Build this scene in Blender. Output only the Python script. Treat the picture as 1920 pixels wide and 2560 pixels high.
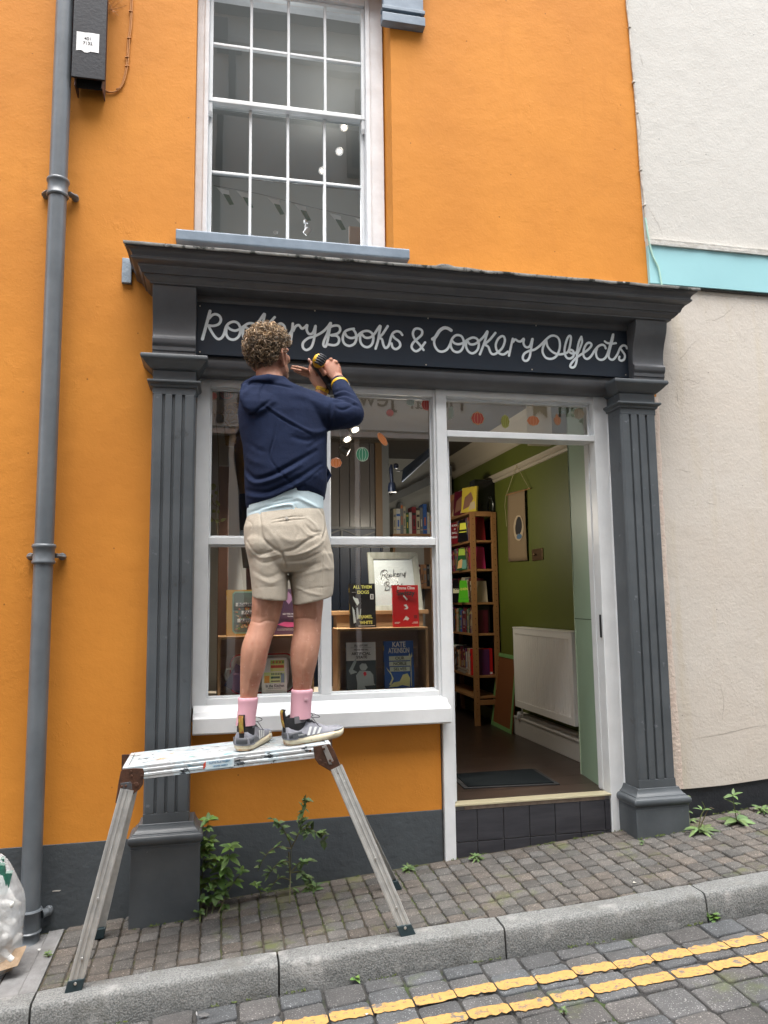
import bpy, bmesh, math, random
from math import sin, cos, pi, radians, sqrt, atan2
from mathutils import Vector, Matrix, noise
from mathutils.geometry import tessellate_polygon
random.seed(7)
SC = bpy.context.scene
COL = SC.collection
for o in list(bpy.data.objects): bpy.data.objects.remove(o)

# ------------------------------------------------------------ camera
FPX = 1900.0                      # focal length in pixels of a 1920 x 2560 frame
CAM = Vector((0, -3.7, 1.39))
def cam_axes(yaw, pitch, roll):
    y, p, r = radians(yaw), radians(pitch), radians(roll)
    f = Vector((sin(y)*cos(p), cos(y)*cos(p), sin(p)))
    rt = Vector((cos(y), -sin(y), 0)); up = rt.cross(f)
    return rt*cos(r)+up*sin(r), up*cos(r)-rt*sin(r), f
CR, CU, CF = cam_axes(12.28, 6.63, -0.737)
cd = bpy.data.cameras.new('camera'); cam = bpy.data.objects.new('camera', cd); COL.objects.link(cam)
cam.matrix_world = Matrix(((CR.x, CU.x, -CF.x, CAM.x), (CR.y, CU.y, -CF.y, CAM.y), (CR.z, CU.z, -CF.z, CAM.z), (0, 0, 0, 1)))
cd.sensor_fit = 'VERTICAL'; cd.sensor_height = 36; cd.lens = 36*FPX/2560
cd.clip_start = 0.05; cd.clip_end = 300
SC.camera = cam
# ------------------------------------------------------------ light: bright overcast over a narrow street
SUN_EL, SUN_AZ = 76, 188
w = bpy.data.worlds.new("World"); SC.world = w; w.use_nodes = True
nt = w.node_tree; bg = nt.nodes['Background']
sky = nt.nodes.new('ShaderNodeTexSky'); sky.sky_type = 'NISHITA'; sky.sun_disc = False
sky.sun_elevation = radians(SUN_EL); sky.sun_rotation = radians(SUN_AZ); sky.dust_density = 4.0; sky.ozone_density = 1.0; sky.air_density = 1.0
hs = nt.nodes.new('ShaderNodeHueSaturation'); hs.inputs['Saturation'].default_value = 0.35
nt.links.new(sky.outputs[0], hs.inputs['Color']); nt.links.new(hs.outputs[0], bg.inputs[0]); bg.inputs[1].default_value = 0.15
sd = bpy.data.lights.new('sun', 'SUN'); so = bpy.data.objects.new('sun', sd); COL.objects.link(so)
sd.energy = 1.7; sd.angle = radians(60); sd.color = (1.0, 0.97, 0.93)
a = radians(SUN_AZ); el = radians(SUN_EL)
sdir = Vector((sin(a)*cos(el), cos(a)*cos(el), sin(el)))
so.rotation_euler = sdir.to_track_quat('Z', 'Y').to_euler(); so.location = (0, -3, 9)
SC.view_settings.view_transform = 'Standard'; SC.view_settings.look = 'None'
SC.view_settings.exposure = 1.84; SC.view_settings.gamma = 1; SC.view_settings.use_curve_mapping = False
SC.render.engine = 'CYCLES'
SC.cycles.max_bounces = 7; SC.cycles.diffuse_bounces = 4; SC.cycles.glossy_bounces = 4; SC.cycles.transparent_max_bounces = 12
SC.cycles.use_denoising = True
SC.cycles.sample_clamp_indirect = 6; SC.cycles.caustics_reflective = False; SC.cycles.caustics_refractive = False

# ------------------------------------------------------------ measuring helpers (pixels of the 1920 x 2560 photograph -> metres)
def ray(px, py): return CR*((px-960)/FPX) - CU*((py-1280)/FPX) + CF
def at(px, py, Y):
    d = ray(px, py); return CAM + d*((Y-CAM.y)/d.y)
def atx(px, py, X):
    d = ray(px, py); return CAM + d*((X-CAM.x)/d.x)
def atz(px, py, Z):
    d = ray(px, py); return CAM + d*((Z-CAM.z)/d.z)
GA, GB, GC = 0.05, 0.078, 0.02     # pavement plane  z = a + b x + c y
def gz(x, y=0): return GA + GB*x + GC*y
def ground(px, py, a=GA):
    d = ray(px, py); t = (a+GB*CAM.x+GC*CAM.y-CAM.z)/(d.z-GB*d.x-GC*d.y); return CAM + d*t
def lin(r, g, b):
    f = lambda c: (c/255/12.92 if c/255 <= .04045 else ((c/255+.055)/1.055)**2.4)
    return (f(r), f(g), f(b))

# ------------------------------------------------------------ materials
_m = {}
def mat(name, col=(.5, .5, .5), rough=.6, col2=None, vs=4, bump=0, bs=60, metal=0, spec=.5, tint=None, emit=None, spots=None, sheen=0, bump2=0, bs2=6, stretch=None, trans=0, sss=0, mixlo=.35, mixhi=.65, coat=0):
    if name in _m: return _m[name]
    m = bpy.data.materials.new(name); m.use_nodes = True; n = m.node_tree; L = n.links.new
    b = n.nodes['Principled BSDF']; b.inputs['Roughness'].default_value = rough; b.inputs['Metallic'].default_value = metal
    b.inputs['Specular IOR Level'].default_value = spec; b.inputs['Base Color'].default_value = (*col, 1)
    if sheen: b.inputs['Sheen Weight'].default_value = sheen
    if coat: b.inputs['Coat Weight'].default_value = coat
    if trans: b.inputs['Transmission Weight'].default_value = trans
    if sss: b.inputs['Subsurface Weight'].default_value = sss; b.inputs['Subsurface Radius'].default_value = (.012, .004, .002); b.inputs['Subsurface Scale'].default_value = 1
    if emit: b.inputs['Emission Color'].default_value = (*emit[0], 1); b.inputs['Emission Strength'].default_value = emit[1]
    tc = n.nodes.new('ShaderNodeTexCoord'); src = tc.outputs['Object']
    if stretch:
        mp = n.nodes.new('ShaderNodeMapping'); mp.inputs['Scale'].default_value = stretch; L(src, mp.inputs[0]); src = mp.outputs[0]
    last = None
    def noisetex(s, d=4, r=.6):
        t = n.nodes.new('ShaderNodeTexNoise'); t.inputs['Scale'].default_value = s; t.inputs['Detail'].default_value = d; t.inputs['Roughness'].default_value = r; L(src, t.inputs['Vector']); return t
    def mix(fac, a, c):
        x = n.nodes.new('ShaderNodeMix'); x.data_type = 'RGBA'
        if isinstance(fac, float): x.inputs[0].default_value = fac
        else: L(fac, x.inputs[0])
        for sock, v in ((6, a), (7, c)):
            if isinstance(v, tuple): x.inputs[sock].default_value = (*v[:3], 1)
            else: L(v, x.inputs[sock])
        return x.outputs[2]
    def ramp(src_, lo, hi):
        r = n.nodes.new('ShaderNodeMapRange'); r.inputs[1].default_value = lo; r.inputs[2].default_value = hi; L(src_, r.inputs[0]); return r.outputs[0]
    last = col
    if col2: last = mix(ramp(noisetex(vs).outputs[0], mixlo, mixhi), col, col2)
    if spots:                       # (colour, scale, lo, hi) extra blotches
        for sc_, (c_, s_, lo, hi) in enumerate(spots):
            last = mix(ramp(noisetex(s_, 5, .65).outputs[0], lo, hi), last, c_)
    if tint:                        # per-face tint stored on the mesh
        at_ = n.nodes.new('ShaderNodeAttribute'); at_.attribute_name = 'tint'
        x = n.nodes.new('ShaderNodeMix'); x.data_type = 'RGBA'; x.blend_type = 'MULTIPLY'; x.inputs[0].default_value = 1
        if isinstance(last, tuple): x.inputs[6].default_value = (*last, 1)
        else: L(last, x.inputs[6])
        L(at_.outputs['Color'], x.inputs[7]); last = x.outputs[2]
    if not isinstance(last, tuple): L(last, b.inputs['Base Color'])
    nrm = None
    if bump:
        bp = n.nodes.new('ShaderNodeBump'); bp.inputs['Strength'].default_value = 1; bp.inputs['Distance'].default_value = bump; L(noisetex(bs, 5, .6).outputs[0], bp.inputs['Height']); nrm = bp.outputs[0]
    if bump2:
        bp = n.nodes.new('ShaderNodeBump'); bp.inputs['Strength'].default_value = 1; bp.inputs['Distance'].default_value = bump2; L(noisetex(bs2, 3, .5).outputs[0], bp.inputs['Height'])
        if nrm: L(nrm, bp.inputs['Normal'])
        nrm = bp.outputs[0]
    if nrm: L(nrm, b.inputs['Normal'])
    _m[name] = m; return m

def glassmat(name, tintc=(.99, 1, .995), refl=1.0, rough=0.0):
    if name in _m: return _m[name]
    m = bpy.data.materials.new(name); m.use_nodes = True; n = m.node_tree; n.nodes.clear(); L = n.links.new
    out = n.nodes.new('ShaderNodeOutputMaterial'); mx = n.nodes.new('ShaderNodeMixShader'); fr = n.nodes.new('ShaderNodeFresnel'); fr.inputs[0].default_value = 1.5
    mu = n.nodes.new('ShaderNodeMath'); mu.operation = 'MULTIPLY_ADD'; mu.inputs[1].default_value = refl; mu.inputs[2].default_value = 0.0; mu.use_clamp = True
    t = n.nodes.new('ShaderNodeBsdfTransparent'); t.inputs[0].default_value = (*tintc, 1); g = n.nodes.new('ShaderNodeBsdfGlossy'); g.inputs['Roughness'].default_value = rough
    no = n.nodes.new('ShaderNodeTexNoise'); no.inputs['Scale'].default_value = 2.2; tc = n.nodes.new('ShaderNodeTexCoord'); L(tc.outputs['Object'], no.inputs[0])
    bp = n.nodes.new('ShaderNodeBump'); bp.inputs['Distance'].default_value = .0012; bp.inputs['Strength'].default_value = .5; L(no.outputs[0], bp.inputs['Height']); L(bp.outputs[0], g.inputs['Normal'])
    L(fr.outputs[0], mu.inputs[0]); L(mu.outputs[0], mx.inputs[0]); L(t.outputs[0], mx.inputs[1]); L(g.outputs[0], mx.inputs[2]); L(mx.outputs[0], out.inputs[0])
    _m[name] = m; return m

# ------------------------------------------------------------ mesh builder
class MB:
    def __init__(s): s.v = []; s.f = []; s.mi = []; s.t = []; s.cur = 0; s.tint = None
    def add(s, vs, fs):
        o = len(s.v); s.v += [tuple(v) for v in vs]; s.f += [tuple(i+o for i in f) for f in fs]; s.mi += [s.cur]*len(fs); s.t += [s.tint]*len(fs)
    def box(s, x0, x1, y0, y1, z0, z1):
        x0, x1 = min(x0, x1), max(x0, x1); y0, y1 = min(y0, y1), max(y0, y1); z0, z1 = min(z0, z1), max(z0, z1)
        s.add([(x0, y0, z0), (x1, y0, z0), (x1, y1, z0), (x0, y1, z0), (x0, y0, z1), (x1, y0, z1), (x1, y1, z1), (x0, y1, z1)],
              [(0, 3, 2, 1), (4, 5, 6, 7), (0, 1, 5, 4), (1, 2, 6, 5), (2, 3, 7, 6), (3, 0, 4, 7)])
    def obox(s, c, ax, ay, az):      # oriented box: centre and three half-axis vectors
        c = Vector(c); ax, ay, az = Vector(ax), Vector(ay), Vector(az)
        P = [c+ax*i+ay*j+az*k for k in (-1, 1) for j in (-1, 1) for i in (-1, 1)]
        s.add(P, [(0, 2, 3, 1), (4, 5, 7, 6), (0, 1, 5, 4), (1, 3, 7, 5), (3, 2, 6, 7), (2, 0, 4, 6)])
    def prism(s, pts, vec):          # planar polygon (3d points) extruded along vec
        pts = [Vector(p) for p in pts]; vec = Vector(vec); n = len(pts)
        nrm = sum(((pts[i].cross(pts[(i+1) % n])) for i in range(n)), Vector())
        if nrm.dot(vec) > 0: pts = pts[::-1]
        s.add(pts+[p+vec for p in pts], [tuple(range(n)), tuple(range(2*n-1, n-1, -1))]+[(i, i+n, (i+1) % n+n, (i+1) % n) for i in range(n)])
    def poly(s, pts): s.add(pts, [tuple(range(len(pts)))])
    def rings(s, R, cap=True, closed=True):
        n = len(R[0]); o = []
        for r in R: o += [tuple(p) for p in r]
        fs = []
        for k in range(len(R)-1):
            for i in range(n if closed else n-1):
                j = (i+1) % n; fs.append((k*n+i, k*n+j, (k+1)*n+j, (k+1)*n+i))
        if cap: fs += [tuple(range(n-1, -1, -1)), tuple(range((len(R)-1)*n, len(R)*n))]
        s.add(o, fs)
    def tube(s, pts, r, n=8, cap=True, flat=1.0, up=None):
        pts = [Vector(p) for p in pts]; m = len(pts); rr = r if isinstance(r, (list, tuple)) else [r]*m
        R = []; prev = None
        for i, p in enumerate(pts):
            d = (pts[min(i+1, m-1)]-pts[max(i-1, 0)])
            d = d.normalized() if d.length > 1e-9 else Vector((0, 0, 1))
            if prev is None:
                u = Vector(up) if up else (Vector((0, 0, 1)) if abs(d.z) < .9 else Vector((1, 0, 0)))
            else: u = prev
            u = (u-d*u.dot(d)); u = u.normalized() if u.length > 1e-6 else d.orthogonal().normalized()
            prev = u; v = d.cross(u)
            R.append([p+u*(rr[i]*cos(2*pi*k/n))+v*(rr[i]*flat*sin(2*pi*k/n)) for k in range(n)])
        s.rings(R, cap)
    def lathe(s, prof, c=(0, 0, 0), n=24, axis=None):   # prof: (r, h)
        c = Vector(c); A = Vector(axis).normalized() if axis else Vector((0, 0, 1)); u = A.orthogonal().normalized(); v = A.cross(u)
        s.rings([[c+A*h+u*(r*cos(2*pi*k/n))+v*(r*sin(2*pi*k/n)) for k in range(n)] for r, h in prof], cap=True)
    def molding(s, x0, x1, y0, yb, prof):  # stepped block: prof = (projection, z); back plane yb stays
        s.rings([[(x0-p, y0-p, z), (x1+p, y0-p, z), (x1+p, yb, z), (x0-p, yb, z)] for p, z in prof], cap=True)
    def build(s, name, m=None, parent=None, smooth=None, bevel=0, label=None, cat=None, group=None, kind=None, loc=None, seg=2, fix=False):
        me = bpy.data.meshes.new(name); me.from_pydata(s.v, [], s.f)
        for mm in (m if isinstance(m, (list, tuple)) else [m]):
            if mm: me.materials.append(mm)
        if isinstance(m, (list, tuple)): me.polygons.foreach_set('material_index', s.mi)
        if any(t is not None for t in s.t):
            ca = me.color_attributes.new('tint', 'FLOAT_COLOR', 'CORNER'); buf = []
            for f, t in zip(s.f, s.t): buf += list((*(t or (1, 1, 1)), 1))*len(f)
            ca.data.foreach_set('color', buf)
        me.update()
        if fix:
            b = bmesh.new(); b.from_mesh(me); bmesh.ops.recalc_face_normals(b, faces=b.faces); b.to_mesh(me); b.free()
        if smooth is not None:
            me.shade_smooth()
            if smooth < 180: me.set_sharp_from_angle(angle=radians(smooth))
        o = bpy.data.objects.new(name, me); COL.objects.link(o)
        if bevel:
            bv = o.modifiers.new('bevel', 'BEVEL'); bv.width = bevel; bv.segments = seg; bv.limit_method = 'ANGLE'; bv.angle_limit = radians(40); bv.harden_normals = False
        if parent: o.parent = parent
        if loc: o.location = loc
        tag(o, label, cat, group, kind); return o
def tag(o, label=None, cat=None, group=None, kind=None):
    for k, v in (('label', label), ('category', cat), ('group', group), ('kind', kind)):
        if v: o[k] = v
    return o
def thing(name, label=None, cat=None, group=None, kind=None, loc=(0, 0, 0)):
    o = bpy.data.objects.new(name, None); COL.objects.link(o); o.location = loc; o.empty_display_size = .05; return tag(o, label, cat, group, kind)
def child(p, local=False):          # nothing moves: parts are modelled in world metres and the thing sits at the origin unless moved
    return p
def text(body, name, h, pos, parent=None, m=None, rot=(pi/2, 0, 0), align='CENTER', depth=.0006, sx=1, space=1, shear=0, label=None, off=0, local=False):
    cu = bpy.data.curves.new(name, 'FONT'); cu.body = body; cu.size = h*1.4; cu.align_x = align; cu.align_y = 'CENTER'; cu.extrude = depth; cu.space_character = space; cu.shear = shear; cu.offset = off*h; cu.space_line = .8
    o = bpy.data.objects.new(name, cu); COL.objects.link(o)
    dg = bpy.context.evaluated_depsgraph_get(); me = bpy.data.meshes.new_from_object(o.evaluated_get(dg)); me.name = name
    bpy.data.objects.remove(o)
    o = bpy.data.objects.new(name, me); COL.objects.link(o)
    if m: me.materials.clear(); me.materials.append(m)
    o.location = pos; o.rotation_euler = rot; o.scale = (sx, 1, 1)
    if parent: o.parent = parent
    if label: o['label'] = label
    return o
# ============================================================ MATERIALS (shared)
WHITE = mat('white_gloss_paint', (.74, .76, .77), .38, col2=(.67, .69, .70), vs=7, bump=.0006, bs=30, bump2=.0015, bs2=9)
OLDWHITE = mat('old_white_paint', (.74, .75, .77), .5, col2=(.64, .64, .65), vs=9, bump=.0018, bs=24, spots=[((.30, .25, .20), 40, .70, .74)])
GREY = mat('grey_shopfront_paint', lin(83, 88, 92), .42, col2=lin(71, 76, 80), vs=4, bump=.0006, bs=40, bump2=.0012, bs2=7, spots=[(lin(108, 112, 118), 20, .66, .72), (lin(58, 60, 62), 9, .64, .74)])
GREYDARK = mat('charcoal_cornice_paint', lin(88, 89, 92), .38, col2=lin(76, 77, 80), vs=5, bump=.0006, bs=40, spots=[(lin(100, 100, 100), 18, .68, .76)])
GREYWALL = mat('grey_masonry_paint', lin(72, 78, 82), .7, col2=lin(63, 68, 72), vs=3, bump=.004, bs=26, spots=[(lin(96, 98, 98), 16, .70, .76)])
SILLBLUE = mat('blue_grey_sill_paint', lin(120, 134, 148), .45, col2=lin(104, 118, 132), vs=8, bump=.001, bs=30, spots=[(lin(150, 150, 120), 30, .70, .75)])
PIPE = mat('grey_pipe_paint', lin(102, 108, 113), .33, col2=lin(90, 96, 101), vs=6, bump=.0006, bs=30, spots=[(lin(140, 148, 155), 22, .72, .76)])
BLACKPL = mat('black_masonry_paint', (.012, .014, .018), .5, col2=(.02, .022, .027), vs=6, bump=.003, bs=30)
ALU = mat('aluminium', (.50, .50, .48), .42, col2=(.38, .38, .37), vs=20, metal=.35, bump=.0006, bs=120, spots=[((.75, .78, .8), 18, .66, .70)])
RUST = mat('rusty_brown_bracket', (.055, .028, .018), .65, col2=(.11, .05, .03), vs=30, metal=.4, bump=.0012, bs=90)
BLACKP = mat('black_plastic', (.015, .016, .018), .45)
WOOD = mat('pine_wood', (.36, .185, .07), .5, col2=(.29, .14, .05), vs=7, stretch=(1, 1, .12), bump=.0006, bs=60)
WOODH = mat('pine_wood_crate', (.42, .25, .12), .6, col2=(.33, .19, .085), vs=9, stretch=(.15, 1, 1), bump=.0008, bs=60, spots=[((.08, .035, .015), 14, .74, .78)])

def wallmat(name, c1, c2, c3, rough=.72, big=.005, fine=.0011, pits=True, fscale=70, streak=None):
    m = bpy.data.materials.new(name); m.use_nodes = True; n = m.node_tree; L = n.links.new; b = n.nodes['Principled BSDF']
    b.inputs['Roughness'].default_value = rough; b.inputs['Specular IOR Level'].default_value = .3
    tc = n.nodes.new('ShaderNodeTexCoord'); S = tc.outputs['Object']
    def no(sc, d=4, r=.55, mp=None):
        t = n.nodes.new('ShaderNodeTexNoise'); t.inputs['Scale'].default_value = sc; t.inputs['Detail'].default_value = d; t.inputs['Roughness'].default_value = r
        if mp:
            q = n.nodes.new('ShaderNodeMapping'); q.inputs['Scale'].default_value = mp; L(S, q.inputs[0]); L(q.outputs[0], t.inputs['Vector'])
        else: L(S, t.inputs['Vector'])
        return t.outputs[0]
    def mr(s, lo, hi, a=0, c=1):
        r = n.nodes.new('ShaderNodeMapRange'); r.inputs[1].default_value = lo; r.inputs[2].default_value = hi; r.inputs[3].default_value = a; r.inputs[4].default_value = c; L(s, r.inputs[0]); return r.outputs[0]
    def mix(f, a, c):
        x = n.nodes.new('ShaderNodeMix'); x.data_type = 'RGBA'; L(f, x.inputs[0])
        for k, v in ((6, a), (7, c)):
            if isinstance(v, tuple): x.inputs[k].default_value = (*v, 1)
            else: L(v, x.inputs[k])
        return x.outputs[2]
    col = mix(mr(no(1.1, 3), .35, .65), c1, c2)
    col = mix(mr(no(7, 5, .7), .55, .80, 0, .5), col, c3)
    if streak: col = mix(mr(no(2.2, 4, .6, (3.5, 1, .35)), .56, .72, 0, .75), col, streak)
    if pits:
        v = n.nodes.new('ShaderNodeTexVoronoi'); v.inputs['Scale'].default_value = 9; L(S, v.inputs['Vector'])
        k = mix(mr(v.outputs['Distance'], .012, .045, .85, 0), col, tuple(x*.22 for x in c3)); col = k
    L(col, b.inputs['Base Color'])
    prev = None
    for dist, s in ((big, no(2.3, 3)), (big*.5, no(11, 4, .6)), (fine, no(fscale, 4, .7)), (big*.22, mr(no(5, 6, .75, (1, 1, .6)), .60, .70))):
        bp = n.nodes.new('ShaderNodeBump'); bp.inputs['Strength'].default_value = 1; bp.inputs['Distance'].default_value = dist; L(s, bp.inputs['Height'])
        if prev: L(prev, bp.inputs['Normal'])
        prev = bp.outputs[0]
    L(prev, b.inputs['Normal']); return m
ORANGE = wallmat('orange_masonry_paint', (.60, .236, .032), (.51, .192, .024), (.45, .168, .021), streak=(.52, .195, .025))
CREAM = wallmat('cream_render', (.57, .53, .475), (.54, .49, .43), (.49, .435, .365), big=.005, fine=.0022, fscale=60, streak=(.53, .47, .37))
CREAMUP = wallmat('pale_upper_render', (.53, .515, .48), (.505, .49, .455), (.46, .445, .41), big=.006, fine=.0018)

# ============================================================ GROUND
def kerb_y(x):                       # back edge of the kerb
    P = [(-9, -.53), (-.75, -.538), (-.1, -.560), (.24, -.582), (.72, -.612), (1.09, -.645), (1.55, -.680), (1.94, -.690), (2.32, -.705), (9, -.90)]
    for (a0, b0), (a1, b1) in zip(P, P[1:]):
        if x <= a1: return b0+(b1-b0)*(x-a0)/(a1-a0)
    return P[-1][1]
def gkerb_w(x): return .145
ROADA = GA-.100
def rz(x, y=0): return ROADA + GB*x + GC*y
# base sheets
b = MB(); b.add([(-40, 3, gz(-40, 3)-.03), (40, 3, gz(40, 3)-.03), (40, -40, rz(40, -40)-.16), (-40, -40, rz(-40, -40)-.16)], [(0, 3, 2, 1)])
b.v = [(-40, .3, gz(-40)-.20), (40, .3, gz(40)-.20), (40, -45, rz(40, -45)-.05), (-40, -45, rz(-40, -45)-.05)]
b.build('ground', mat('dark_soil', (.05, .045, .035), .9), kind='structure')
JOINT = mat('sand_and_moss_joints', (.045, .038, .028), .95, col2=(.075, .062, .045), vs=30, bump=.004, bs=120, spots=[((.06, .085, .015), 3.5, .52, .62)])
JOINTR = mat('road_joints', (.022, .022, .022), .95, col2=(.045, .043, .04), vs=30, bump=.003, bs=120, spots=[((.035, .055, .015), 3.0, .55, .62)])
b = MB(); xs = [-6+i*.25 for i in range(57)]
for x0, x1 in zip(xs, xs[1:]):
    b.add([(x0, .25, gz(x0, .25)-.010), (x1, .25, gz(x1, .25)-.010), (x1, kerb_y(x1)-.01, gz(x1, kerb_y(x1))-.010), (x0, kerb_y(x0)-.01, gz(x0, kerb_y(x0))-.010)], [(0, 3, 2, 1)])
b.build('pavement_bed', JOINT, kind='structure')
b = MB()
for x0, x1 in zip(xs, xs[1:]):
    b.add([(x0, kerb_y(x0)-.05, rz(x0, -.6)-.012), (x1, kerb_y(x1)-.05, rz(x1, -.6)-.012), (x1, -4.9, rz(x1, -4.9)-.012), (x0, -4.9, rz(x0, -4.9)-.012)], [(0, 3, 2, 1)])
b.build('road_bed', JOINTR, kind='structure')
PAVE = mat('brown_grey_setts', (.092, .085, .078), .85, col2=(.064, .060, .055), vs=14, tint=True, bump=.0022, bs=160, bump2=.004, bs2=18, spots=[((.27, .25, .22), 170, .57, .66), ((.09, .10, .04), 5, .58, .72)])
ROADS = mat('blue_grey_road_setts', (.080, .082, .085), .82, col2=(.056, .058, .060), vs=9, tint=True, bump=.0022, bs=170, bump2=.004, bs2=14, spots=[((.30, .305, .305), 170, .58, .67), ((.08, .10, .04), 3.2, .60, .74)])
def sett(b, x0, x1, y0, y1, zf, top, rnd, jit, rng):
    # a worn block: rounded, wobbly outline, slightly domed and tipped
    cx, cy = (x0+x1)/2, (y0+y1)/2; hx, hy = (x1-x0)/2, (y1-y0)/2
    if hy < .008 or hx < .008: return
    N = 20; tx, ty = rng.gauss(0, .012), rng.gauss(0, .012); dz = rng.gauss(0, .0016); base = []
    for k in range(N):
        a = 2*pi*k/N+pi/N; c, s_ = cos(a), sin(a); e = rnd
        ux = math.copysign(abs(c)**e, c); uy = math.copysign(abs(s_)**e, s_)
        base.append(((ux*(hx)+rng.gauss(0, jit)), (uy*(hy)+rng.gauss(0, jit))))
    R = []
    for ins, h in ((0, -.020), (0, top-.007), (.0022, top-.0015), (.006, top)):
        r = []
        for ux, uy in base:
            l = sqrt(ux*ux+uy*uy)+1e-6; q = max(.3, 1-ins/l); X = cx+ux*q; Y = cy+uy*q
            r.append((X, Y, zf(X, Y)+h+dz+(tx*ux+ty*uy if h > -.01 else 0)))
        R.append(r)
    v = rng.uniform(.78, 1.18); wv = rng.uniform(-.05, .08); b.tint = (v*(1+wv), v, v*(1-wv*.8))
    n = N; vs = [p for r in R for p in r]; fs = []
    for k in range(len(R)-1):
        for i in range(n): j = (i+1) % n; fs.append((k*n+i, k*n+j, (k+1)*n+j, (k+1)*n+i))
    vs.append((cx, cy, zf(cx, cy)+top+.0004+dz)); c0 = len(vs)-1; o = (len(R)-1)*n
    fs += [(o+i, o+(i+1) % n, c0) for i in range(n)]
    b.add(vs, fs)
rng = random.Random(3); b = MB(); x = -.626-.0802*20
GUT = (-.90, -.60)
while x < 4.6:
    wdt = .0802+rng.gauss(0, .0022) if x > -.70 else .0802; y = -.004-rng.uniform(0, .03)
    if not (x+wdt > -.905 and x < -.630):
        yb = kerb_y(x+wdt/2)+.004; first = True
        y = .0
        l = rng.uniform(.040, .078)
        while y > yb+.012:
            y2 = max(y-l, yb); sett(b, x+.0026, x+wdt-.0026, y2+.0024, y-.0024, gz, 0, .30, .0012, rng); y = y2; l = .0755+rng.gauss(0, .0035)
    x += wdt
b.build('pavement', PAVE, kind='structure', smooth=50)
# road blocks
rng = random.Random(5); b = MB(); x = -2.6; RCOLS = []
while x < 5.0:
    wdt = .15+rng.gauss(0, .003); RCOLS.append((x, wdt)); x += wdt
for x, wdt in RCOLS:
    y = kerb_y(x+wdt/2)-.124; l = rng.uniform(.07, .15)
    while y > -4.7:
        y2 = y-l; sett(b, x+.0045, x+wdt-.0045, y2+.004, y-.004, rz, 0, .20, .0016, rng); y = y2; l = .142+rng.gauss(0, .010)
b.build('road', ROADS, kind='structure', smooth=50)
# kerb stones
KERB = mat('granite_kerb', (.215, .22, .215), .85, col2=(.105, .11, .108), vs=170, bump=.004, bs=150, bump2=.006, bs2=14, mixlo=.40, mixhi=.60, spots=[((.28, .28, .27), 9, .56, .70), ((.12, .12, .11), 6, .54, .72), ((.07, .07, .065), 34, .66, .70)])
def kerbstone(x0, x1, i):
    b = MB(); R = []; n = max(4, int((x1-x0)/.06)); 
    prof = [(.0, -.03), (.0, -.003), (-.004, .002), (-.084, .002), (-.095, .000), (-.104, -.006), (-.109, -.018), (-.114, -.060), (-.118, -.100), (-.118, -.15), (-.0, -.15)]
    for k in range(n+1):
        x = x0+(x1-x0)*k/n; e = .003 if k in (0, n) else 0
        R.append([(x, kerb_y(x)+py+e*(1 if j > 3 else 0)+noise.noise((x*6, j*1.7, i))*.0035, gz(x, kerb_y(x))+pz-e+noise.noise((x*7, j*2.1, i+9))*.0030) for j, (py, pz) in enumerate(prof)])
    b.rings(R, cap=True); return b
joints = [-3.2, -2.35, -1.50, -.63, .235, 1.10, 1.95, 2.80, 3.66, 4.5]
for i, (x0, x1) in enumerate(zip(joints, joints[1:])):
    kerbstone(x0+.004, x1-.004, i).build('kerb_stone' if i == 0 else 'kerb_stone', KERB, kind='structure', smooth=45, fix=True)
# double yellow lines, broken at every joint between blocks
YEL = mat('yellow_road_paint', (.47, .275, .085), .8, col2=(.40, .23, .07), vs=30, bump=.0015, bs=110, spots=[((.16, .13, .08), 70, .56, .63), ((.13, .12, .11), 18, .58, .64)])
def road_line(which):
    rng = random.Random(40+which); b = MB(); hw = .0290
    for x, wdt in RCOLS:
        N = 12; top = []; bot = []; g0 = .001+abs(rng.gauss(0, .0025)); g1 = .001+abs(rng.gauss(0, .0025)); off = rng.gauss(0, .0035); sl = rng.gauss(0, .025)
        for k in range(N+1):
            t = k/N; X = x+g0+(wdt-g0-g1)*t; e = min(1, min(t, 1-t)*10+.62)**.5
            Y = (-.900-.050*max(-.5, X) if which == 0 else -1.040-.042*max(-.5, X))+off
            top.append((X, Y+hw*e+rng.gauss(0, .0030)+sl*(X-x), rz(X, Y)+.0042)); bot.append((X, Y-hw*e+rng.gauss(0, .0034)+sl*(X-x), rz(X, Y)+.0042))
        for k in range(N): b.add([bot[k], bot[k+1], top[k+1], top[k]], [(0, 1, 2, 3)])
    return b
for q in (0, 1): road_line(q).build('road_line', YEL, kind='structure')
# ============================================================ THE ORANGE SHOP BUILDING
B = thing('orange_shop_building', 'bright orange rendered shop building with grey pilasters, white sash window and open doorway', 'building')
FY = .03                                             # face of the white joinery
def X(px, py, Y=FY): return at(px*1920/1659, py*1920/1659, Y).x     # positions measured at 1659 px width
def Z(px, py, Y=FY): return at(px*1920/1659, py*1920/1659, Y).z
WX0, WX1 = -.145, .875; WZ0, WZ1 = 3.20, 4.74       # upper window opening
OX0, OX1, OZ1 = -.118, 2.07, 2.50                    # shopfront opening
XE = 2.335                                           # party line with the cream house
b = MB()
# front skin, cut round the two openings, with a gently slanting right edge
def q(x0, x1, z0, z1): b.add([(x0, 0, z0), (x1, 0, z0), (x1, 0, z1), (x0, 0, z1)], [(0, 1, 2, 3)])
q(-6, OX0, -.8, OZ1)
b.add([(OX1, 0, -.3), (2.365, 0, -.3), (2.36, 0, OZ1), (OX1, 0, OZ1)], [(0, 1, 2, 3)])
q(-6, WX0, OZ1, 8.6); q(WX0, WX1, OZ1, WZ0); q(WX0, WX1, WZ1, 8.6)
b.add([(WX1, 0, OZ1), (2.36, 0, OZ1), (2.255, 0, 8.6), (WX1, 0, 8.6)], [(0, 1, 2, 3)])
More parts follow.
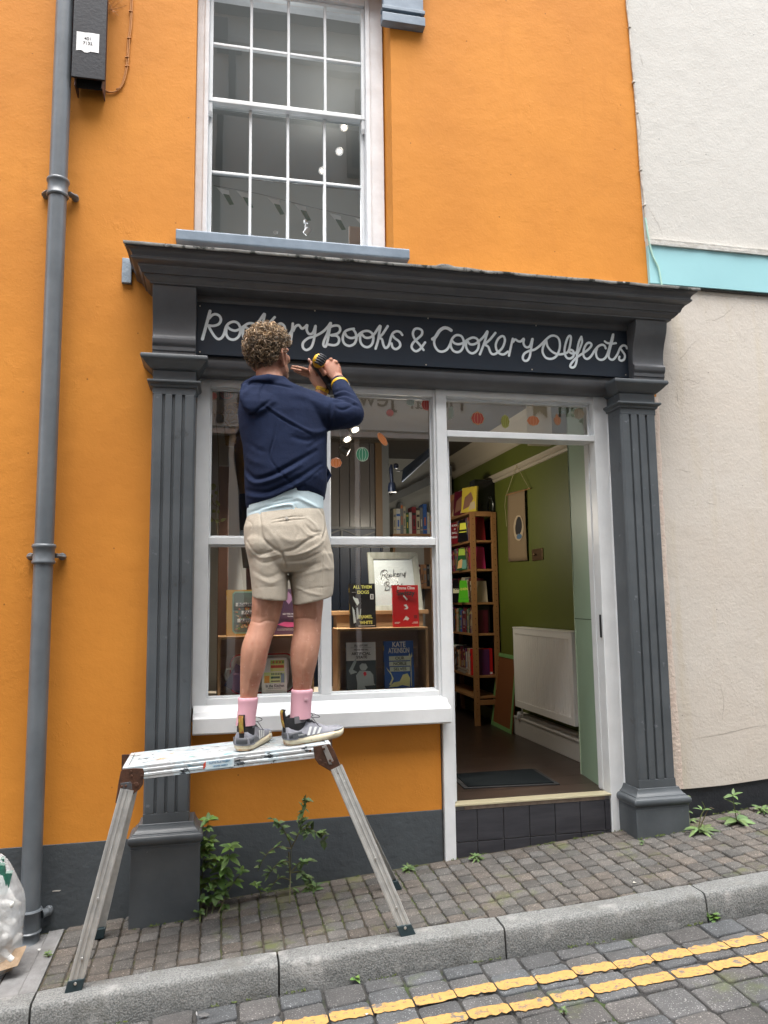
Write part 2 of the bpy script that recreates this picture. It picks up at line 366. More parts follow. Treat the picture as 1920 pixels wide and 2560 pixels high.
# reveals of the window opening (right one splayed), soffits and returns of the shop opening
RX = .848; RY = .17
b.add([(WX1, 0, WZ0), (WX1, 0, WZ1), (RX, RY, WZ1), (RX, RY, WZ0)], [(0, 3, 2, 1)])
b.add([(WX0, 0, WZ0), (WX0, 0, WZ1), (WX0, RY, WZ1), (WX0, RY, WZ0)], [(0, 1, 2, 3)])
b.add([(WX0, 0, WZ1), (WX1, 0, WZ1), (RX, RY, WZ1), (WX0, RY, WZ1)], [(0, 3, 2, 1)])
b.add([(WX0, 0, WZ0), (WX1, 0, WZ0), (RX, RY, WZ0), (WX0, RY, WZ0)], [(0, 1, 2, 3)])
b.add([(OX0, 0, -.3), (OX0, 0, OZ1), (OX0, .12, OZ1), (OX0, .12, -.3)], [(0, 1, 2, 3)])
b.add([(OX1, 0, -.3), (OX1, 0, OZ1), (OX1, .12, OZ1), (OX1, .12, -.3)], [(0, 3, 2, 1)])
b.add([(OX0, 0, OZ1), (OX1, 0, OZ1), (OX1, .12, OZ1), (OX0, .12, OZ1)], [(0, 3, 2, 1)])
b.build('wall', ORANGE, B)
# dark grey plinth of the left wall, a few millimetres proud
b = MB(); b.box(-6, -.33, -.005, .01, -.9, .348); b.build('plinth', GREYWALL, B, bevel=.002)
# wall under the shop window: orange above, grey below
b = MB(); b.box(-.118, 1.085, FY+.004, FY+.15, .366, .83); b.build('stall_riser', ORANGE, B)
b = MB(); b.box(-.118, 1.085, FY+.000, FY+.14, -.2, .3655); b.build('plinth', GREYWALL, B, bevel=.002)
b = MB(); b.box(-6, 2.2, 3.3, 3.5, -.5, 8.5); b.box(-6, -3.2, .3, 3.3, -.5, 8.5)
b.box(-6, 2.3, 0.3, 3.4, 8.5, 8.6); b.build('back_wall', mat('plain_plaster', (.4, .4, .38), .9), B)

# ---- pilasters
def fluted(b, x0, x1, yf, yb, z0, z1, cuts=(.26, .49, .72), gw=.0135, gd=.011, cham=.010):
    W = x1-x0; pts = [(x0, yb)]
    pts += [(x0, yf+cham), (x0+cham*.8, yf)]
    for c in cuts:
        c = x0+W*c; pts += [(c-gw/2, yf), (c-gw/2+.002, yf+gd), (c+gw/2-.002, yf+gd), (c+gw/2, yf)]
    pts += [(x1-cham*.8, yf), (x1, yf+cham), (x1, yb)]
    b.prism([(x, y, z0) for x, y in pts], (0, 0, z1-z0))
def pilaster(x0, x1, bx0, bx1, kx0, kx1, label, zg, cx=None, bz=.355, yb=0.0):
    yf = -.12
    b = MB(); fluted(b, x0, x1, yf, yb, .478, 2.355)
    b.box(x0, x1, yf, yb, bz+.08, .478); b.box(x0, x1, yf, yb, 2.355, 2.48)
    o = b.build('pilaster', GREY, B, bevel=.0015, label=label)
    # base: plinth block, torus, cove
    b = MB(); p = (x0-bx0); yb0 = -.152
    b.box(bx0, bx1, yb0, yb, zg-.25, bz-.012)
    prof = [(.0, bz-.012), (-.002, bz), (.004, bz+.004), (.010, bz+.012), (.012, bz+.022), (.010, bz+.032), (.002, bz+.040), (-.006, bz+.042), (-.007, bz+.048), (-.014, bz+.052), (-.022, bz+.062), (-.028, bz+.076), (-.029, bz+.082)]
    b.molding(bx0, bx1, yb0, yb, prof); b.build('pilaster_base', GREY, o, smooth=50, bevel=.002)
    # astragal and abacus
    b = MB()
    ax0, ax1 = (x0, x1)
    b.molding(ax0, ax1, yf, yb, [(0, 2.385), (.006, 2.388), (.009, 2.393), (.009, 2.398), (.014, 2.402), (.020, 2.406), (.024, 2.412), (.022, 2.419), (.0, 2.421)])
    b.molding(ax0, ax1, yf, yb, [(.002, 2.468), (.010, 2.474), (.020, 2.482), (.032, 2.494), (.044, 2.508), (.052, 2.514), (.054, 2.524), (.050, 2.534), (.0, 2.538)])
    b.build('capital', GREY, o, smooth=50)
    # console bracket: S-curved block
    pts = [(yb, 2.538), (-.125, 2.538), (-.125, 2.560), (-.130, 2.563), (-.130, 2.583), (-.136, 2.590), (-.140, 2.602), (-.140, 2.616), (-.134, 2.626), (-.128, 2.629), (-.124, 2.640), (-.125, 2.670), (-.131, 2.705), (-.142, 2.740), (-.156, 2.770), (-.168, 2.800), (-.175, 2.830), (-.177, 2.862), (yb, 2.862)]
    b = MB(); b.prism([(kx0, y, z) for y, z in pts], (kx1-kx0, 0, 0)); b.build('console', GREYDARK, o, smooth=28, bevel=.002)
    return o
pilaster(-.311, -.117, -.357, -.066, -.316, -.120, 'left grey fluted pilaster behind the work platform', -.02, yb=.03)
pilaster(2.067, 2.273, 2.028, 2.318, 2.152, 2.335, 'right grey fluted pilaster beside the doorway', .18, yb=.03)

# ---- frieze, beam and cornice
b = MB()
b.box(-.116, 2.15, -.050, .02, 2.545, 2.87)                     # boarding behind the sign
b.molding(-.116, 2.15, -.050, .0, [(0, 2.79), (.012, 2.795), (.012, 2.806), (.020, 2.812), (.022, 2.824), (.040, 2.836), (.042, 2.86)])
b.build('frieze', GREYDARK, B, smooth=40, bevel=.0015)
b = MB(); b.prism([(OX0+.001, y, z) for y, z in [(.06, 2.480), (-.015, 2.480), (-.035, 2.487), (-.055, 2.505), (-.064, 2.520), (-.066, 2.548), (.06, 2.548)]], (2.07-OX0-.002, 0, 0))
b.build('beam', GREYDARK, B, smooth=40)
CX0, CX1, CYF = -.318, 2.345, -.178
prof = [(.0, 2.858), (.010, 2.862), (.010, 2.868), (.018, 2.872), (.028, 2.881), (.034, 2.886), (.036, 2.893), (.044, 2.895), (.046, 2.900), (.052, 2.915), (.060, 2.923), (.060, 2.928), (.064, 2.930),
        (.078, 2.936), (.088, 2.944), (.089, 2.952), (.083, 2.957), (.083, 2.961), (.086, 2.968), (.092, 2.976), (.101, 2.984), (.108, 2.987), (.110, 2.996), (.0, 3.008)]
b = MB(); b.molding(CX0, CX1, CYF, .0, prof); cor = b.build('cornice', GREYDARK, B, smooth=35)
# weathered lead sheet on top of the cornice, wavy front lip
LEAD = mat('weathered_lead', (.22, .22, .21), .75, col2=(.36, .36, .34), vs=14, bump=.003, bs=60, spots=[((.04, .045, .04), 18, .52, .60), ((.55, .56, .55), 26, .66, .70)])
b = MB(); n = 90; rng = random.Random(9); x0, x1 = CX0-.118, CX1+.118; yf = CYF-.120; R = []
for k in range(n+1):
    x = x0+(x1-x0)*k/n; wob = noise.noise((x*9, 0, 3))*.003; bump = .016*math.exp(-((x-1.06)/.035)**2)+.006*math.exp(-((x-1.16)/.06)**2)
    R.append([(x, .012, 3.052), (x, .012, 3.046), (x, yf+.006, 2.998+wob), (x, yf+wob, 2.990+wob*2-.001*abs(sin(x*23))), (x, yf-.003+wob, 2.992+wob*2), (x, yf-.002, 3.004+wob+bump), (x, yf+.02, 3.010+wob+bump*1.2)])
b.rings(R, cap=True); b.build('lead_flashing', LEAD, cor, smooth=60, fix=True)
b = MB(); b.obox((-.452, -.008, 2.985), (.022, 0, 0), (0, .012, 0), (0, 0, .062)); b.build('flashing_end', mat('pale_blue_lead', (.30, .36, .42), .6, col2=(.2, .25, .3), vs=30, bump=.002), B, bevel=.002)

# ---- shop window joinery
GL = glassmat('shop_glass', refl=4.2)
gz0, gz1 = Z(715, 1500), Z(455, 835)
gx0, gx1, gx2, gx3 = X(451, 1100), X(694, 1500), X(714.5, 1300), X(940, 1100)
SW = MB(); FB = FY+.075                                          # joinery depth
sx1 = 1.150                                                      # doorway left edge
def frame_bars(b, x0, x1, z0, z1, t, y0, y1): pass
SW.box(OX0+.001, gx0, FY, FB, .90, 2.482)                        # left stile
SW.box(gx0, gx3, FY, FB, gz1, 2.482)                             # head
SW.box(gx0, gx3, FY, FB, .90, gz0)                               # bottom rail
SW.box(gx1, gx2, FY+.001, FB, gz0, gz1)                          # mullion
zm0, zm1 = Z(715, 1177), Z(715, 1161)
SW.box(gx0, gx1, FY+.002, FB, zm0, zm1); SW.box(gx2, gx3, FY+.002, FB, zm0, zm1)
SW.box(gx3, 1.094, FY, FB, .90, 2.482)
sw = SW.build('shop_window', WHITE, B, bevel=.003, label='large white framed shop window of four panes')
gy = FY+.052
for (xa, xb, za, zb) in ((gx0, gx1, zm1, gz1), (gx2, gx3, zm1, gz1), (gx0, gx1, gz0, zm0), (gx2, gx3, gz0, zm0)):
    b = MB(); b.add([(xa, gy, za), (xb, gy, za), (xb, gy, zb), (xa, gy, zb)], [(0, 1, 2, 3)]); b.build('glass_pane', GL, sw)
    b = MB(); t = .009                                            # putty / inner bead
    b.box(xa, xa+t, gy-.012, gy-.002, za, zb); b.box(xb-t, xb, gy-.012, gy-.002, za, zb); b.box(xa+t, xb-t, gy-.012, gy-.002, za, za+t); b.box(xa+t, xb-t, gy-.012, gy-.002, zb-t, zb)
    b.build('glazing_bead', WHITE, sw, bevel=.002)
# sill board with sloped top
sxl, sxr = -.110, 1.118
b = MB(); b.prism([(sxl, y, z) for y, z in [(FY+.03, .790), (-.048, .790), (-.052, .798), (-.052, .862), (-.046, .870), (.0, .884), (FY-.003, .912), (FY+.03, .912)]], (sxr-sxl, 0, 0))
b.build('shop_window_sill', WHITE, B, bevel=.003)
# ---- doorway
dz0 = .385; dx1 = 1.985
D = MB()
D.box(1.094, sx1, FY-.012, FY+.11, .10, 2.482)                    # post between window and door
D.box(dx1, 2.069, FY-.012, FY+.11, .16, 2.482)                    # right post
tl0, tl1 = Z(965, 943.5), Z(965, 930)
D.box(sx1, dx1, FY-.010, FY+.11, tl0, tl1)                        # transom
D.box(sx1, dx1, FY-.009, FY+.11, gz1+.004, 2.482)                 # head
dw = D.build('door_frame', WHITE, B, bevel=.003, label='white door frame with a glazed light over the open doorway')
b = MB(); b.add([(sx1, gy, tl1), (dx1, gy, tl1), (dx1, gy, gz1+.004), (sx1, gy, gz1+.004)], [(0, 1, 2, 3)]); b.build('glass_pane', GL, dw)
b = MB(); t = .012; za, zb = tl1, gz1+.004
b.box(sx1, sx1+t, gy-.012, gy-.002, za, zb); b.box(dx1-t, dx1, gy-.012, gy-.002, za, zb); b.box(sx1+t, dx1-t, gy-.012, gy-.002, za, za+t); b.box(sx1+t, dx1-t, gy-.012, gy-.002, zb-t, zb)
b.build('glazing_bead', WHITE, dw, bevel=.002)
b = MB()                                                          # door stop and black seal slots
b.box(sx1, sx1+.022, FY+.03, FY+.11, .39, tl0); b.box(dx1-.004, dx1, FY+.06, FY+.11, .39, tl0); b.build('door_stop', WHITE, dw, bevel=.002)
for z0, z1 in ((.70, .86), (1.34, 1.50), (2.02, 2.19)):
    b = MB(); b.box(sx1+.0005, sx1+.003, FY+.008, FY+.014, z0, z1); b.build('hinge', BLACKP, dw)
b = MB(); b.box(dx1-.004, dx1-.0005, FY+.004, FY+.020, 1.18, 1.30); b.build('lock_plate', BLACKP, dw)
b = MB(); rng = random.Random(4)                                  # ragged white filler beside the right post
zz = .20; R = []
while zz < 2.47: R.append([(2.064, FY-.004, zz), (2.064, FY-.016, zz), (2.092+rng.uniform(-.004, .006), FY-.032, zz), (2.092, FY-.004, zz)]); zz += .06
b.rings(R, cap=True); b.build('filler', OLDWHITE, dw, fix=True)
# step: threshold strips and dark tiles
b = MB(); b.box(sx1-.002, dx1+.002, FY-.014, FY+.06, .378, .3865); th = b.build('threshold', mat('brass_strip', (.75, .68, .46), .35, metal=.6), B, bevel=.001)
b = MB(); b.box(sx1+.05, dx1-.03, FY-.004, FY+.05, .358, .3775); b.build('batten', mat('weathered_batten', (.42, .33, .26), .7, col2=(.3, .23, .18), vs=30), th, bevel=.001)
b = MB(); b.box(sx1, dx1, FY+.004, FY+.1, .05, .376); b.build('step', mat('grout', (.32, .31, .30), .9), B)
TILE = mat('dark_step_tile', (.028, .028, .034), .38, col2=(.045, .045, .052), vs=12, stretch=(.4, 1, 3), bump=.0006, bs=60)
b = MB(); xw = .1305; x = sx1-.115+.078
x = sx1+.001; cuts = [sx1+.001, 1.262]; 
while cuts[-1] < dx1-.02: cuts.append(min(cuts[-1]+.138, dx1-.001))
for xa, xb in zip(cuts, cuts[1:]):
    for za, zb in ((.208, .3555), (.052, .2035)):
        b.box(xa+.0018, xb-.0018, FY-.006, FY+.02, za, zb)
b.build('step_tiles', TILE, B, bevel=.0015)

# ---- upper sash window
UY = RY-.055
uy0 = UY
b = MB(); 
gl0, gl1 = X(459, 250, UY+.03), X(779, 250, UY+.03)
zs0 = 3.235
b.box(WX0, gl0-.02, UY-.02, RY+.06, zs0, WZ1); b.box(gl1+.02, RX+.004, UY-.02, RY+.06, zs0, WZ1); b.box(gl0-.02, gl1+.02, UY-.02, RY+.06, WZ1-.07, WZ1)
b.box(gl0-.045, gl0-.02, UY-.028, UY-.019, zs0, WZ1); b.box(gl1+.02, gl1+.045, UY-.028, UY-.019, zs0, WZ1)
uw = b.build('sash_window', OLDWHITE, B, bevel=.004, label='white sash window of small panes above the cornice')
ugl = glassmat('old_window_glass', refl=2.6)
zr = Z(620, 240, UY+.01)+.010                                    # meeting rail
def sash(name, z0, z1, y, rows, label, horns):
    b = MB(); t = .020; bt = .030 if not horns else .026
    b.box(gl0-.02, gl0, y, y+.035, z0, z1); b.box(gl1, gl1+.02, y, y+.035, z0, z1)
    b.box(gl0, gl1, y+.001, y+.034, z0, z0+bt); b.box(gl0, gl1, y+.001, y+.034, z1-t, z1)
    for k in (1, 2, 3):
        xc = gl0+(gl1-gl0)*k/4; b.box(xc-.0075, xc+.0075, y+.004, y+.030, z0+bt, z1-t)
    for k in range(1, rows):
        zc = z0+bt+(z1-t-z0-bt)*k/rows; b.box(gl0, gl1, y+.006, y+.028, zc-.008, zc+.008)
    if horns:
        for xc, s_ in ((gl0-.02, 1), (gl1+.02, -1)):
            b.prism([(xc, y+.004, z0), (xc, y+.030, z0), (xc, y+.030, z0-.07), (xc, y+.016, z0-.075), (xc, y+.008, z0-.05)], (s_*.020, 0, 0))
    o = b.build(name, WHITE, uw, bevel=.0035)
    g = MB()
    for c in range(4):
        for r in range(rows):
            xa = gl0+(gl1-gl0)*c/4; xb = xa+(gl1-gl0)/4; za = z0+bt+(z1-t-z0-bt)*r/rows; zb = za+(z1-t-z0-bt)/rows
            tx, tz = random.uniform(-.0025, .0025), random.uniform(-.0025, .0025)
            g.add([(xa, y+.017-tx, za), (xb, y+.017+tx, za), (xb, y+.017+tx+tz, zb), (xa, y+.017-tx+tz, zb)], [(0, 1, 2, 3)])
    return o, g
o1, g1 = sash('upper_sash', zr-.012, WZ1-.07, UY, 2, '', True)
o2, g2 = sash('lower_sash', zs0+.004, zr+.012, UY+.038, 2, '', False)
for g in (g1, g2): g.build('glass_panes', ugl, uw)
# window sill (blue grey, projecting)
sl, sr = X(380, 490, -.06), X(885, 543, -.06); szt = Z(640, 516, -.06); szb = szt-.056
b = MB(); b.prism([(sl, y, z) for y, z in [(RY, szb), (-.055, szb), (-.060, szb+.004), (-.060, szt-.004), (-.055, szt), (RY, szt+.05)]], (sr-sl, 0, 0)); b.build('window_sill', SILLBLUE, B, bevel=.004)
# plain corbel of a window surround at the top edge of the picture
cxl, cxr = X(836, 20, -.03), X(905, 40, -.03); cz = Z(870, 50, -.05)
b = MB(); b.molding(cxl, cxr, -.02, .0, [(0, cz), (.030, cz+.003), (.030, cz+.052), (.016, cz+.064), (.014, cz+.070), (.030, cz+.074), (.030, cz+.094), (.022, cz+.096), (.022, cz+.22), (.03, cz+.225), (.03, cz+.5), (0, cz+.5)])
b.build('corbel', SILLBLUE, B, bevel=.002)

# ============================================================ SHOP SIGN
SBY = -.078
st = at(425*1.1573, 648*1.1573, SBY); sb_ = at(423*1.1573, 765*1.1573, SBY); sr_ = at(1367*1.1573, 712*1.1573, SBY)
szT, szB = (st.z+sr_.z)/2, (sb_.z+at(1360*1.1573, 815*1.1573, SBY).z)/2
SIGN = thing('shop_sign', 'long dark navy fascia sign hand-lettered in pale script above the shop window', 'sign')
NAVY = mat('navy_sign_paint', lin(34, 44, 56), .42, col2=lin(32, 40, 52), vs=3, bump=.0002, bs=30, spec=.35)
b = MB(); b.box(st.x, sr_.x, SBY, -.0505, szB, szT); b.build('sign_board', NAVY, SIGN, bevel=.001)
LET = mat('pale_blue_lettering', (.86, .92, .95), .85, spec=.1)
def catmull(P, k=7):
    P = [Vector(p) for p in P]; out = []
    for i in range(len(P)-1):
        a, b_, c, d = P[max(i-1, 0)], P[i], P[i+1], P[min(i+2, len(P)-1)]
        for j in range(k):
            t = j/k; out.append(.5*((2*b_)+(c-a)*t+(2*a-5*b_+4*c-d)*t*t+(3*b_-a-3*c+d)*t**3))
    out.append(P[-1]); return out
def ribbon(b, P, hw, y, lay):
    P = catmull(P); n = len(P); L = []; R_ = []; m = MB()
    for i, p in enumerate(P):
        d = (P[min(i+1, n-1)]-P[max(i-1, 0)]); d = d.normalized() if d.length > 1e-9 else Vector((1, 0)); nn = Vector((-d.y, d.x))
        L.append(p+nn*hw); R_.append(p-nn*hw)
    z3 = lambda v, k: (v.x, y-k, v.y)
    for i in range(n-1): q_ = lay+i*3e-6; b.add([z3(R_[i], q_), z3(R_[i+1], q_+3e-6), z3(L[i+1], q_+3e-6), z3(L[i], q_)], [(0, 1, 2, 3)])
    for c, q_ in ((P[0], lay-2e-5), (P[-1], lay+n*3e-6)):
        b.add([(c.x+hw*cos(2*pi*j/12), y-q_, c.y+hw*sin(2*pi*j/12)) for j in range(12)], [tuple(range(12))])
# strokes measured on four enlargements of the sign: (x offset, y offset, scale), points
C1 = (490, 750, 280/1659); C2 = (720, 770, 360/1659); C3 = (1060, 790, 280/1659); C4 = (1300, 800, 300/1659)
STROKES = [
 (C1, [(208, 165), (150, 380), (95, 580)], 1.15),
 (C1, [(192, 275), (240, 225), (295, 212), (350, 240), (368, 300), (335, 358), (260, 383), (185, 378)], 1),
 (C1, [(185, 385), (230, 470), (285, 550), (335, 580), (385, 555), (420, 490), (445, 400), (490, 345), (560, 322), (620, 345), (655, 410), (655, 480), (625, 550), (560, 588), (490, 572), (450, 515), (447, 440), (460, 390)], 1),
 (C1, [(462, 392), (510, 435), (580, 455), (650, 430), (700, 395), (760, 355), (810, 345), (860, 360), (900, 410), (905, 480), (870, 570), (800, 605), (735, 590), (695, 520), (700, 430), (712, 405)], 1),
 (C1, [(740, 405), (790, 435), (850, 410), (910, 350), (1012, 205), (1000, 300), (975, 420), (940, 600)], 1),
 (C1, [(1165, 255), (1090, 340), (1000, 440), (960, 470), (1010, 490), (1050, 590), (1100, 610), (1150, 560), (1180, 440), (1215, 370), (1260, 350), (1305, 385), (1318, 450), (1290, 510), (1210, 530)], 1),
 (C1, [(1180, 520), (1240, 600), (1300, 600), (1360, 540), (1410, 470), (1440, 400)], 1),
 (C2, [(55, 180), (45, 280), (26, 400)], 1),
 (C2, [(60, 265), (85, 215), (120, 198), (140, 215), (160, 238), (190, 225), (220, 198), (215, 250), (235, 295), (270, 300), (295, 270), (315, 210)], 1),
 (C2, [(317, 208), (310, 290), (295, 380), (265, 455), (210, 485), (172, 455), (175, 400), (230, 350), (310, 325), (400, 275), (460, 215), (492, 172), (480, 240), (465, 330), (450, 400), (432, 446), (408, 430), (415, 380), (450, 300), (478, 230), (530, 205), (585, 210), (600, 255), (570, 295), (495, 315)], 1),
 (C2, [(500, 318), (560, 322), (588, 360), (575, 410), (530, 430), (465, 422)], 1),
 (C2, [(758, 240), (700, 250), (655, 275), (632, 330), (635, 385), (665, 425), (715, 437), (765, 410), (788, 350), (778, 290), (755, 255)], 1),
 (C2, [(655, 290), (680, 330), (730, 348), (790, 330), (835, 290), (880, 268), (935, 270), (975, 305), (982, 360), (965, 420), (920, 452), (870, 440), (835, 395), (830, 330), (850, 300)], 1),
 (C2, [(850, 305), (890, 342), (945, 340), (990, 305), (1062, 205), (1050, 290), (1035, 380), (1008, 470)], 1),
 (C2, [(1148, 210), (1090, 300), (1045, 345), (1080, 360), (1100, 430), (1125, 462), (1160, 430), (1185, 340), (1210, 290), (1250, 270), (1290, 280), (1315, 312)], 1),
 (C2, [(1205, 320), (1230, 350), (1280, 390), (1290, 440), (1245, 475), (1205, 455), (1192, 410)], 1),
 (C2, [(1560, 485), (1520, 430), (1460, 360), (1438, 300), (1455, 250), (1495, 238), (1540, 260), (1538, 310), (1480, 365), (1435, 410), (1425, 460), (1470, 500), (1520, 475), (1555, 430), (1578, 398)], 1),
 (C3, [(400, 215), (350, 185), (290, 180), (225, 225), (170, 310), (125, 345)], 1.35),
 (C3, [(172, 300), (148, 380), (165, 460), (215, 520), (280, 528), (340, 495), (380, 430), (410, 350), (450, 300), (500, 285), (555, 305), (585, 370), (580, 450), (545, 515), (490, 538), (430, 515), (395, 450), (395, 390)], 1),
 (C3, [(412, 365), (450, 405), (510, 420), (580, 400), (650, 350), (720, 322), (780, 340), (808, 400), (800, 480), (760, 535), (705, 555), (650, 520), (620, 450), (625, 390)], 1),
 (C3, [(650, 385), (680, 420), (740, 420), (800, 385), (880, 310), (938, 228), (915, 320), (880, 430), (825, 570)], 1),
 (C3, [(1055, 252), (980, 345), (905, 420), (950, 460), (985, 545), (1030, 570), (1090, 540), (1160, 470), (1195, 370), (1180, 310), (1140, 305), (1090, 350), (1060, 430), (1075, 510), (1120, 560), (1180, 570), (1240, 530)], 1),
 (C3, [(1312, 340), (1290, 430), (1255, 590)], 1),
 (C3, [(1318, 385), (1345, 350), (1390, 375), (1430, 378), (1475, 340), (1470, 400), (1490, 450), (1530, 468), (1570, 440), (1600, 345)], 1),
 (C4, [(172, 265), (150, 400), (130, 510), (100, 560), (60, 565), (35, 530), (55, 470), (120, 430), (200, 410), (280, 350), (360, 270), (420, 225), (480, 222), (530, 260), (548, 340), (535, 430), (490, 510), (420, 540), (350, 520), (310, 450), (315, 380), (345, 310), (362, 290)], 1),
 (C4, [(360, 290), (380, 370), (440, 440), (520, 475), (600, 470), (660, 440), (690, 340), (700, 240), (680, 222), (650, 260), (620, 360), (612, 450), (640, 520), (690, 535), (735, 500), (735, 440), (700, 415), (670, 430), (700, 460), (745, 465), (790, 440)], 1),
 (C4, [(845, 235), (810, 310), (785, 440), (780, 560), (755, 640), (715, 660), (690, 640), (715, 590), (780, 520), (870, 460), (940, 410), (985, 350), (960, 318), (920, 330), (885, 390), (870, 460), (885, 520), (930, 540), (980, 500), (1030, 420), (1080, 365), (1130, 345), (1165, 360), (1180, 395)], 1),
 (C4, [(845, 235), (855, 300), (830, 380), (790, 470)], .9),
 (C4, [(1060, 400), (1045, 450), (1060, 520), (1105, 552), (1160, 540), (1200, 480), (1240, 350), (1282, 200), (1275, 270), (1240, 400), (1220, 500), (1245, 545), (1290, 545), (1340, 480), (1380, 390), (1420, 355), (1460, 365), (1472, 395)], 1),
 (C4, [(1168, 298), (1200, 320), (1260, 330), (1322, 322)], .95),
 (C4, [(1385, 400), (1415, 440), (1445, 490), (1435, 545), (1395, 565), (1365, 545), (1370, 510)], 1),
]
b = MB()
for i, (cc, pts, wq) in enumerate(STROKES):
    P = []
    for x, y in pts:
        p = at(cc[0]+x*cc[2], cc[1]+y*cc[2], SBY); P.append((p.x, p.z))
    ribbon(b, P, .0064*wq, SBY-.0006, i*.0001)
b.build('lettering', LET, SIGN)
scr = MB()
for (sx, sy) in ((787, 777), (1070, 796), (1340, 814), (1579, 830), (1065, 912), (1330, 924), (1564, 937), (500, 880), (500, 765)):
    p = at(sx, sy, SBY)
    s_ = MB(); s_.lathe([(.0, 0), (.0036, 0), (.0040, .0008), (.0036, .0018), (.0018, .0020), (.0012, .0012), (0, .0012)], p, 10, (0, -1, 0)); s_.build('screw', mat('zinc_screw', (.55, .5, .42), .4, metal=.7), SIGN, smooth=30)
# ============================================================ NEIGHBOURING CREAM HOUSE
N_ = 1920/1659
H = thing('cream_house', 'pale cream rendered house with turquoise band adjoining the orange shop on the right', 'house')
zt0, zt1 = Z(1410, 612, -.02), Z(1405, 530, -.02)
b = MB(); xs = [2.34+.15*i for i in range(40)]
def zb(x): return .386+.040*(x-2.4)+.004*sin(x*9)
for x0, x1 in zip(xs, xs[1:]):
    b.add([(x0, .004, zb(x0)), (x1, .004, zb(x1)), (x1, .004, zt0), (x0, .004, zt0)], [(0, 1, 2, 3)])
    b.add([(x0, .03, zb(x0)), (x1, .03, zb(x1)), (x1, .004, zb(x1)), (x0, .004, zb(x0))], [(0, 1, 2, 3)])
b.build('wall', CREAM, H)
# raised strip of rough pinkish render beside the pilaster
PINK = mat('pinkish_render', (.56, .44, .37), .85, col2=(.58, .50, .43), vs=9, bump=.006, bs=60, bump2=.004, bs2=12)
b = MB(); R = []; z = .39; rng = random.Random(6)
while z < 2.5: R.append([(2.335, .0035, z), (2.335, -.004, z), (2.352+.016*max(0, 1-z/1.6)+rng.uniform(-.003, .003), -.006, z), (2.372+.03*max(0, 1-z/1.4)+rng.uniform(-.005, .005), .003, z)]); z += .05
b.rings(R, cap=True); b.build('render_strip', PINK, H, fix=True, smooth=60)
b = MB(); b.box(2.30, 9, .016, .1, -.3, .62); b.build('plinth', BLACKPL, H)
TURQ = mat('turquoise_paint', (.30, .56, .60), .5, col2=(.28, .53, .57), vs=2, bump=.0005, bs=30)
b = MB(); b.box(2.348, 9, -.022, .004, zt0, zt1); b.build('fascia_band', TURQ, H, bevel=.0015)
b = MB(); b.box(2.35, 9, -.012, .003, zt0-.012, zt0-.0005); b.build('band_edge', mat('dark_edge', (.06, .055, .05), .8), H)
b = MB(); R = []; x = 2.35; 
while x < 6:
    n1 = noise.noise((x*8, 0, 0))*.004; R.append([(x, .004, zt1+.001), (x, -.034+n1, zt1+.001), (x, -.036+n1, zt1+.016+n1), (x, -.026+n1*2, zt1+.020), (x, -.030+n1, zt1+.036+n1), (x, -.012, zt1+.043+n1), (x, .004, zt1+.048)]); x += .04
b.rings(R, cap=True); b.build('moulding', mat('rough_white_moulding', (.66, .65, .62), .8, col2=(.52, .50, .46), vs=25, bump=.003, bs=50), H, smooth=50, fix=True)
b = MB(); b.add([(2.34, -.002, zt1+.03), (9, -.002, zt1+.03), (9, -.002, 8.6), (2.245, -.002, 8.6)], [(0, 1, 2, 3)]); b.build('upper_wall', CREAMUP, H)
b = MB(); b.box(9, 9.2, 0, 3, -.5, 8.6); b.box(2.5, 9, 3, 3.2, -.5, 8.6); b.build('back_wall', CREAMUP, H)
# hairline cracks in the render
CRK = mat('crack', (.30, .27, .235), .9)
def crack(pts, w0=.0012, y=.0035):
    b = MB(); P = []
    for i in range(len(pts)-1):
        for k in range(5):
            t = k/5; P.append((pts[i][0]*(1-t)+pts[i+1][0]*t+rng.gauss(0, .7), pts[i][1]*(1-t)+pts[i+1][1]*t+rng.gauss(0, .7)))
    P.append(pts[-1]); Q = [at(px, py, y) for px, py in P]
    for i in range(len(Q)-1):
        d = (Q[i+1]-Q[i]).normalized(); nn = Vector((-d.z, 0, d.x))*w0*.7*(.3+.7*sin(pi*(i+.5)/len(Q)))
        b.add([Q[i]-nn, Q[i+1]-nn, Q[i+1]+nn, Q[i]+nn], [(0, 1, 2, 3)])
    return b
for pts, w_, y in (([(1616, 508), (1634, 540), (1646, 560), (1657, 588)], .0013, -.0032), ([(1595, 285), (1602, 320), (1600, 350)], .0012, -.0032), ([(1598, 130), (1608, 165)], .0012, -.0032),
                 ([(1842, 757), (1815, 785), (1790, 800), (1762, 800)], .0010, .003), ([(1755, 842), (1728, 862), (1712, 885), (1694, 903)], .0010, .003),
                 ([(1752, 950), (1745, 958), (1722, 948), (1702, 952)], .0010, .003), ([(1690, 1174), (1728, 1180)], .001, .003), ([(1725, 1848), (1805, 1836), (1860, 1822), (1918, 1812)], .0013, .003),
                 ([(1765, 1256), (1772, 1258), (1790, 1262)], .0012, .003), ([(1800, 1710), (1810, 1750), (1806, 1800)], .0012, .003), ([(1692, 980), (1694, 1002)], .002, .003)):
    crack(pts, w_, y).build('crack', CRK, H)
